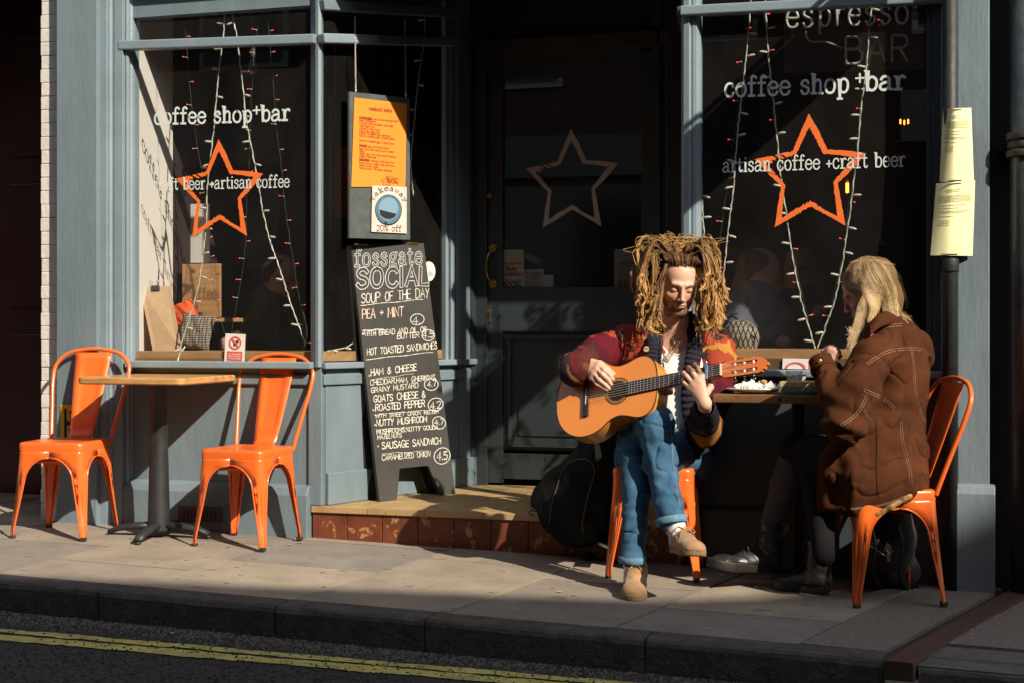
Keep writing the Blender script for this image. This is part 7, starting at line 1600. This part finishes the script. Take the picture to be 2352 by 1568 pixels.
def stitch(pts, name='stitching', gap=5.0, par=wom, m=None, dash=2.4, B_=BC, wd=.0009):
    P_ = [(p.x, p.y) for p in crom([(x, y, 0) for x, y in pts], 14)]; b = MB(); 
    for off in (0, gap):
        acc = 0; cur = []
        Q = []
        for i in range(len(P_)):
            a = P_[max(0, i-1)]; c = P_[min(len(P_)-1, i+1)]; l = math.hypot(c[0]-a[0], c[1]-a[1]) or 1; Q.append((P_[i][0]-(c[1]-a[1])/l*off, P_[i][1]+(c[0]-a[0])/l*off))
        tot = 0; W_ = []
        for (x0_, y0_), (x1_, y1_) in zip(Q[:-1], Q[1:]):
            l = math.hypot(x1_-x0_, y1_-y0_); n = max(1, int(l/1.1))
            for k in range(n): W_.append((x0_+(x1_-x0_)*k/n, y0_+(y1_-y0_)*k/n))
        for k in range(0, len(W_)-3, 4):
            p, q = onto(*W_[k], .0012, B_), onto(*W_[min(k+3, len(W_)-1)], .0012, B_)
            if p and q and (p-q).length < .02: b.tube([p, q], wd, 4)
    if b.v: tag(b.build(name, m or M['stitch'], par), kind='stuff')
stitch([(1990, 833), (2030, 808), (2065, 799), (2100, 798), (2128, 803)]); stitch([(2097, 806), (2101, 850), (2105, 900), (2118, 950), (2138, 985)], gap=3.5)
stitch([(1985, 892), (2015, 905), (2040, 920), (2060, 940)]); stitch([(1997, 770), (2010, 757), (2040, 747), (2068, 744), (2086, 736)])
stitch([(1955, 1166), (2000, 1162), (2040, 1153), (2085, 1135)], gap=2.5); stitch([(2012, 965), (2014, 1020), (2013, 1080), (2017, 1145)], 'centre_seam', 0.6, m=M['black_cloth'], wd=.0016); stitch([(1930, 974), (1955, 958), (1975, 935), (1989, 905)]); stitch([(2072, 968), (2075, 1010), (2085, 1050), (2093, 1085), (2095, 1115)]); stitch([(1985, 940), (1993, 953), (2000, 964)], gap=3)
# coat collar and cuff tab
b = MB()
cp = crom([at(1998, 745, 5.46), at(2020, 722, 5.50), at(2055, 712, 5.60), at(2082, 722, 5.70), at(2075, 748, 5.78)], 8); cl_ = crom([at(1996, 775, 5.43), at(2022, 752, 5.44), at(2060, 745, 5.54), at(2098, 752, 5.68), at(2092, 772, 5.80)], 8)
n = len(cp); vs = []
for p, q in zip(cp, cl_):
    for k in range(6): t = k/5; vs.append(p*(1-t)+q*t+Tc*.012*math.sin(t*math.pi)+UP*.004*math.sin(t*math.pi))
b.add(vs, [(i*6+k, i*6+k+1, i*6+7+k, i*6+6+k) for i in range(n-1) for k in range(5)]); cob = b.build('collar', M['brown'], wom, smooth=True, solid=.006)
b = MB(); nn = 22; vs = []
ca_, cb2_ = at(1893, 850, 5.475), at(1884, 824, 5.505); du = (cb2_-ca_).normalized(); uu = du.orthogonal().normalized(); vv_ = du.cross(uu)
for j in range(5):
    for k in range(nn): a = 2*math.pi*k/nn; vs.append(ca_+(cb2_-ca_)*(j/4)+(uu*math.cos(a)+vv_*math.sin(a))*(.049-.006*j/4+.002*math.sin(j*2)))
b.add(vs, [(j*nn+k, j*nn+(k+1) % nn, (j+1)*nn+(k+1) % nn, (j+1)*nn+k) for j in range(4) for k in range(nn)]); cu = b.build('cuff', M['brown'], wom, smooth=True, solid=.005)
b = MB(); c = at(1883, 829, 5.445); b.tube([c, c+Tc*.006], .0085, 14); b.build('cuff_button', M['brass'], cu, bev=.002)
# sleeve edge lining peeking below the hem
S = SDF(.004); S.path([at(1948, 1178, 5.47), at(1985, 1188, 5.42), at(2015, 1181, 5.40), at(2050, 1163, 5.385), at(2092, 1138, 5.375)], [.006, .010, .008, .008, .006], .006, flat=(V3(RT*.3+UP*-.0-FW*.9), .5)); body(S, 'coat_lining', mat('gold_lining', (.42, .24, .055), .5, .4, 30, .002, 60, sheen=.2), wom, wrinkle((24, 24, 24), .010, 41, .001))
# skirt, tights
S = SDF(.007); S.path([hp1, at(1900, 1050, 5.66), kn1], [.10, .085, .072], .03); S.path([hp2, at(1930, 1060, 5.50), kn2], [.10, .09, .078], .03); S.cone(at(2000, 1080, 5.56), at(1960, 1090, 5.55), .13, .11, .04)
body(S, 'skirt', M['black_cloth'], wom, wrinkle((9, 9, 9), .008, 51))
S = SDF(.006); S.path([kn1, at(1806, 1110, 5.76), an1], [.060, .060, .042], .03); body(S, 'tights', M['tights'], wom)
S = SDF(.006); S.path([kn2, at(1884, 1150, 5.55), an2], [.070, .060, .044], .03); body(S, 'tights_shade', M['black_cloth'], wom)  # near leg coloured black for the shade it sits in
# boots
def boot(heel, toe, lbl):
    up, Q, fr = shoe(heel, toe, UP, 'boot', M['bootsole'], M['bootlea'], wom, w=.054, h=.13, boot=True, solez=.036)
    r, f, u = fr; b = MB()
    for i in range(7):
        t = i/6; y = .56-.30*t; z = .075+.105*t; b.tube(crom([Q(-.018, y, z-.004), Q(0, y-.02, z+.008), Q(.018, y, z-.004)], 4), .0022, 5)
        for s_ in (-1, 1): b.ell(Q(.022*s_, y, z-.005), (.0025, .0025, .0025), None, 6, 4)
    b.tube(crom([Q(0, .25, .185), Q(-.02, .36, .20), Q(-.03, .44, .185), Q(-.02, .36, .155), Q(0, .27, .175)], 6), .0022, 5); b.tube(crom([Q(0, .25, .185), Q(.02, .36, .18), Q(.02, .40, .12), Q(.02, .40, .10)], 5), .002, 5)
    b.build('laces', mat('black_lace', (.05, .05, .045), .7), up, smooth=True)
    b = MB(); b.tube(crom([Q(0, -.01, .15), Q(0, -.06, .18), Q(0, -.05, .20), Q(0, .01, .17)], 6), [(.008, .002)]*19, 8); b.build('pull_tab', mat('tab_yellow', (.55, .38, .08), .6), up, smooth=True)
    b = MB(); r_ = random.Random(2)
    for k in range(46):
        t = k/46
        for s_ in (-1, 1):
            ww = np.interp(t, [0, .08, .25, .42, .6, .75, .88, .96, 1.0], [.62, .75, .70, .66, .88, 1.0, .90, .62, .3])*.050*1.045; ww2 = np.interp(t+.013, [0, .08, .25, .42, .6, .75, .88, .96, 1.0], [.62, .75, .70, .66, .88, 1.0, .90, .62, .3])*.050*1.045
            zt = .035+.010*max(0, t-.8)/.2; b.tube([Q(s_*ww, t, zt), Q(s_*ww2, t+.013, zt)], .0013, 4)
    tag(b.build('welt_stitching', mat('welt_yellow', (.50, .36, .09), .6), up), kind='stuff')
g1 = gnd(1795, 1316); g2 = gnd(1628, 1310)
h1 = at(1768, 1300, 5.84); t1_ = at(1640, 1300, 5.80); z_ = gz(1.2)
boot(at(1790, 1314, 5.80), at(1628, 1307, 5.66), 'a'); boot(gnd(1898, 1362), gnd(1782, 1350)+(gnd(1782, 1350)-gnd(1898, 1362))*.05, 'b')
# hair: strands laid along flow lines over the combed mass
S = SDF(.004); Mw = frame_mat(*[tuple(v) for v in (wfr[1], wfr[2], wfr[3])])
S.ell(L2(0, -.026, .036), (.083, .098, .086), Mw, .02); S.path([L2(0, -.065, .02), at(2034, 688, 5.61), at(2032, 722, 5.60), at(2026, 742, 5.58)], [.070, .060, .047, .030], .04)
lside = -1 if (L2(-.08, 0, 0)-CAM).length < (L2(.08, 0, 0)-CAM).length else 1
S.path([L2(lside*.060, -.02, .02), at(1998, 700, 5.52), at(1996, 735, 5.50)], [.040, .030, .016], .03)
S.ell(L2(0, .085, -.045), (.075, .060, .080), Mw, .01, 'sub')
S.path([L2(lside*.074, -.012, .012), at(1984, 700, 5.50), at(1974, 745, 5.475), at(1960, 792, 5.46)], [.012, .018, .016, .005], .02)
hb_ = body(S, 'hair_base', M['hair'], wom, wrinkle((26, 26, 9), .004, 91, .0004), lambda P: np.tile(np.array((.19, .11, .045), np.float32), (len(P), 1)))
HB = bvh(hb_); HW = []; rw2 = random.Random(8)
wb, wl2, wd2 = (.46, .30, .13), (.98, .76, .44), (.10, .055, .022)
keys = [[(1966, 594), (1940, 618), (1929, 645), (1950, 657), (1978, 664), (1998, 700), (1992, 745)], [(1972, 592), (1955, 622), (1950, 645), (1975, 655), (1996, 676), (2008, 706), (2006, 745)],
        [(1980, 590), (1976, 622), (1986, 650), (2004, 676), (2016, 700), (2022, 725), (2022, 742)], [(1990, 590), (2004, 615), (2020, 645), (2034, 676), (2040, 700), (2044, 720), (2045, 735)], [(2002, 593), (2030, 612), (2048, 642), (2056, 672), (2059, 695), (2062, 712), (2064, 724)]]
def flow(t):
    x = t*(len(keys)-1); i = min(int(x), len(keys)-2); f = x-i; return [(a[0]*(1-f)+b_[0]*f, a[1]*(1-f)+b_[1]*f) for a, b_ in zip(keys[i], keys[i+1])]
for i in range(1500):
    t = rw2.random(); q = flow(t); cl = noise.noise((t*30, 3, 1)); jx = rw2.gauss(0, 1.6); jy = rw2.gauss(0, 1.5); i0 = rw2.choice((0, 0, 0, 1, 2)); q = q[i0:]
    if rw2.random() < .3: q = q[:-1]
    P_ = []; off = rw2.uniform(.0006, .0045)
    for k, p in enumerate(crom([(a+jx, b_+jy, 0) for a, b_ in q], 6)):
        w_ = onto(p.x+1.2*math.sin(k*.35+i), p.y, off, HB)
        if w_ is None or (P_ and (w_-P_[-1]).length > .03): 
            if P_ and len(P_) > 10: break
            P_ = []; continue
        P_.append(w_)
    if len(P_) < 6: continue
    c = min(1, max(0, .5+cl*1.5+rw2.gauss(0, .16))); HW.append((P_, .00115, .0007, lerp(wd2, wb, c), lerp(wb, wl2, c), 0))
for i in range(420):   # lock hanging in front of the shoulder
    k = rw2.gauss(0, .5); p0 = L2(lside*.080, -.008+.010*k, .018); ye = rw2.uniform(750, 808)
    P_ = crom([p0, at(1980+6*k, 698, 5.468), at(1972+7*k+rw2.gauss(0, 1), 735, 5.452), at(1963+7*k+rw2.gauss(0, 2), 765, 5.45), at(1955+7*k+rw2.gauss(0, 3), ye, 5.45)], 7); c = rw2.random(); HW.append((P_, .0012, .0006, lerp(wd2, wb, c), lerp(wd2, wl2, c), 0))
for i in range(50):
    P_ = [at(2058, 705, 5.62), at(2066+rw2.gauss(0, 5), 722, 5.6), at(2078+rw2.gauss(0, 10), rw2.uniform(725, 748), 5.58)]; HW.append((crom(P_, 5), .0006, .0003, wb, wl2, 0))
for i in range(50):
    x_ = rw2.uniform(1945, 2040); p = onto(x_, 600+abs(x_-1990)*.25, .002, HB)
    if p: HW.append((crom([p, p+UP*.008+RT*rw2.gauss(.01, .01), p+UP*.004+RT*rw2.gauss(.025, .02)], 5), .0005, .0003, wb, wl2, 0))
strands('long_hair', HW, M['hair'], wom, 4)
# ================================================================ BAGS
gb_ = thing('gig_bag', 'black padded guitar bag slumped behind the chair of the musician', 'bag', tuple(gnd(1320, 1280)))
S = SDF(.008); bd = nrm(Tc*.8+RT*-.4)
S.path([gnd(1305, 1250)+UP*.16, at(1330, 1150, 6.28), at(1375, 1040, 6.20)], [.185, .17, .085], .06, flat=(bd, .62)); S.cone(gnd(1300, 1262)+UP*.09, gnd(1372, 1262)+UP*.10, .10, .07, .05); S.cone(at(1375, 1045, 6.20), at(1400, 1005, 6.18), .075, .05, .04)
S.box(gnd(1320, 1260)-UP*.2, (.5, .5, .2), None, .02, .002, 'sub')
gm = mat('black_nylon', (.0065, .0075, .0075), .75, .3, 8, .0015, 40, spec=.2); gbo = body(S, 'bag_body', gm, gb_, wrinkle((10, 10, 8), .022, 61, .0006), it=1)
BG = bvh(gbo)
def piping(pts, name, m, par, B_, wd=.003):
    P_ = [onto(p.x, p.y, .002, B_) for p in crom([(x, y, 0) for x, y in pts], 8)]; P_ = [p for p in P_ if p]
    if len(P_) > 3: b = MB(); b.tube(P_, wd, 6); b.build(name, m, par, smooth=True)
piping([(1262, 1200), (1270, 1150), (1295, 1080), (1325, 1055), (1355, 1058), (1365, 1085), (1350, 1140), (1338, 1200), (1340, 1225)], 'piping', mat('grey_piping', (.07, .065, .06), .6), gb_, BG)
b = MB(); b.tube(crom([at(1232, 1174, 6.25), at(1220, 1170, 6.24), at(1216, 1178, 6.23), at(1226, 1184, 6.24)], 5), .003, 6); b.build('ring', M['iron'], gb_, smooth=True)
b = MB(); b.tube(crom([gnd(1345, 1286)+UP*.012, gnd(1375, 1268)+UP*.05, at(1388, 1255, 6.0)], 6), [(.028, .006)]*13, 8, flat=(1, 0, 0)); b.build('strap', mat('strap_web', (.03, .035, .03), .6, .4, 80, .002, 100), gb_, smooth=True)
bp_ = thing('backpack', 'dark grey brown backpack with a gold zip pull under the chair of the woman', 'bag', tuple(gnd(2030, 1340)))
S = SDF(.007); c0_ = gnd(2035, 1345)
S.cone(c0_+UP*.10+FW*.08, at(2035, 1235, 5.62), .125, .11, .05, flat=(V3(FW), .8)); S.cone(c0_+UP*.07+RT*-.06, c0_+UP*.07+RT*.07, .08, .07, .04); S.cone(at(2050, 1225, 5.62), at(2060, 1190, 5.64), .07, .05, .04)
S.box(c0_-UP*.2, (.5, .5, .2), None, .02, .002, 'sub'); bm = mat('backpack_cloth', (.045, .034, .032), .9, .25, 30, .001, 80)
bpo = body(S, 'bag_body', bm, bp_, wrinkle((11, 11, 11), .012, 71)); BB = bvh(bpo)
piping([(1990, 1248), (2015, 1262), (2035, 1275), (2045, 1272)], 'zip', M['brass'], bp_, BB, .0025)
z0_ = onto(2036, 1262, .004, BB) or at(2036, 1262, 5.45); b = MB(); b.tube([z0_, z0_-UP*.010+RT*.006], .003, 6); b.beam(z0_-UP*.008+RT*.007, z0_-UP*.045+RT*.008, .012, .003, Tc); b.build('zip_pull', mat('zip_gold', (.62, .42, .20), .3, .1, metal=.8), bp_, bev=.001)
for x_ in (2062, 2000):
    b = MB(); b.tube(crom([at(x_, 1200, 5.50), at(x_+12, 1250, 5.44), at(x_+5, 1310, 5.48), gnd(x_+25, 1352)+UP*.008, gnd(x_+50, 1350)+UP*.006], 6), [(.015, .003)]*25, 8, flat=(0, 1, 0)); b.build('strap', M['black_cloth'], bp_, smooth=True)
# ================================================================ PEOPLE AND THINGS DEEP IN THE WINDOWS
def sitter(label, hd, sh, hip, el, ha, fd_, hairc, topm, seed, long=True):
    t = thing('person', label, 'person', tuple(hip)); S = SDF(.008); Lx, fr = head_prims(S, hd, fd_, UP, k=1.0); S.cone(Lx(0, -.02, -.06), sh, .05, .06, .03); S.path([sh, hip], [.12, .13], .05); S.path([sh, el, ha], [.05, .042, .03], .03)
    S.ell(ha, (.03, .03, .04), None, .02)
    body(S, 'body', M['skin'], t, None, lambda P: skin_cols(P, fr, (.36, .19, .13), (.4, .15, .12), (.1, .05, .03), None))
    S = SDF(.009); S.path([sh-UP*.02, (sh+hip)/2, hip], [.135, .165, .17], .05); S.path([sh, el, el*.4+ha*.6], [.075, .062, .048], .03); body(S, 'shirt', topm, t, wrinkle((9, 9, 9), .015, seed))
    r = random.Random(seed); HH = []
    for i in range(260):
        a = r.uniform(0, 6.28); e = r.uniform(.2, 1); p0 = Lx(.06*math.cos(a)*e, -.02+.075*math.sin(a)*e, .118-.03*e); p1 = Lx(.085*math.cos(a), -.03+.09*min(.5, math.sin(a)), .05); p2 = Lx(.088*math.cos(a), -.05+.06*min(0.2, math.sin(a)), -.05)
        P_ = [p0, p1, p2]
        if long: P_ += [Lx(.10*math.cos(a), -.06+.05*min(.2, math.sin(a)), -.18), Lx(.10*math.cos(a)+.01*r.gauss(0, 1), -.05+.04*min(.2, math.sin(a)), -.30-.05*r.random())]
        HH.append((crom(P_, 4), .0035, .0018, hairc, tuple(c*1.8 for c in hairc), 0))
    strands('hair', HH, M['hair'], t, 4); return t, Lx
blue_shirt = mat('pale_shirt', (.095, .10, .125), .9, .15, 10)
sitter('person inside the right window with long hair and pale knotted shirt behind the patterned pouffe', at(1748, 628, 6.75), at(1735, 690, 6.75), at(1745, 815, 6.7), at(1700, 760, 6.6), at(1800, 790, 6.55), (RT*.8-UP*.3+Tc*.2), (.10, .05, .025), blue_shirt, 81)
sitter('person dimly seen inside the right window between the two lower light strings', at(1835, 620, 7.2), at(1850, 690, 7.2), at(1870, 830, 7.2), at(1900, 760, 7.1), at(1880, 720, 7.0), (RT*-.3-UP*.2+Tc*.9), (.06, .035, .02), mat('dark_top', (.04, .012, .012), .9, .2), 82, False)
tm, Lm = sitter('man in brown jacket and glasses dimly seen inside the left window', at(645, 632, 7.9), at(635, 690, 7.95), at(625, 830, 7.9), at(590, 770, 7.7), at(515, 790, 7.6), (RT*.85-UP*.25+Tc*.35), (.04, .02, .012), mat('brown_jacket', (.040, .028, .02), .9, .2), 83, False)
b = MB()
for s_ in (-1, 1): b.tube([Lm(.031*s_+.018*math.cos(a), .098, .0+.014*math.sin(a)) for a in np.linspace(0, 6.28, 14)], .0015, 5); b.tube([Lm(.05*s_, .098, .0), Lm(.08*s_, .0, .0)], .0015, 5)
tag(b.build('eyeglasses', M['inkb']), 'thin dark glasses worn by the man inside the left window', 'glasses')
pf = mat('net_cushion', (.30, .26, .20), .95, .2, 20, .002, 60)
S = SDF(.006); S.ell(at(1700, 775, 6.38), (.085, .08, .078), None, .03); S.ell(at(1700, 812, 6.38), (.08, .08, .03), None, .03); pfo = tag(body(S, 'net_cushion', pf, None), 'round beige cushion with a dark net pattern inside the right window', 'cushion'); BP = bvh(pfo); b = MB()
for k in range(9):
    for sgn in (1, -1):
        P_ = [onto(1658+k*11+sgn*dy_*.35, 740+dy_, .001, BP) for dy_ in range(0, 70, 5)]; P_ = [p for p in P_ if p]
        if len(P_) > 3: b.tube(P_, .0022, 4)
b.build('net', M['blackwood'], pfo)
# bulbs lying on the wooden sill, dark leather patch etc.
b = MB(); b.tube(crom([aty(425, 795, .05), aty(418, 806, .035), aty(412, 812, .03), aty(408, 828, .018), aty(404, 845, .0)], 6), .004, 6); tag(b.build('taped_cable', M['rope'], None, smooth=True), 'clear cable end taped over the wooden sill of the left window', 'cable')
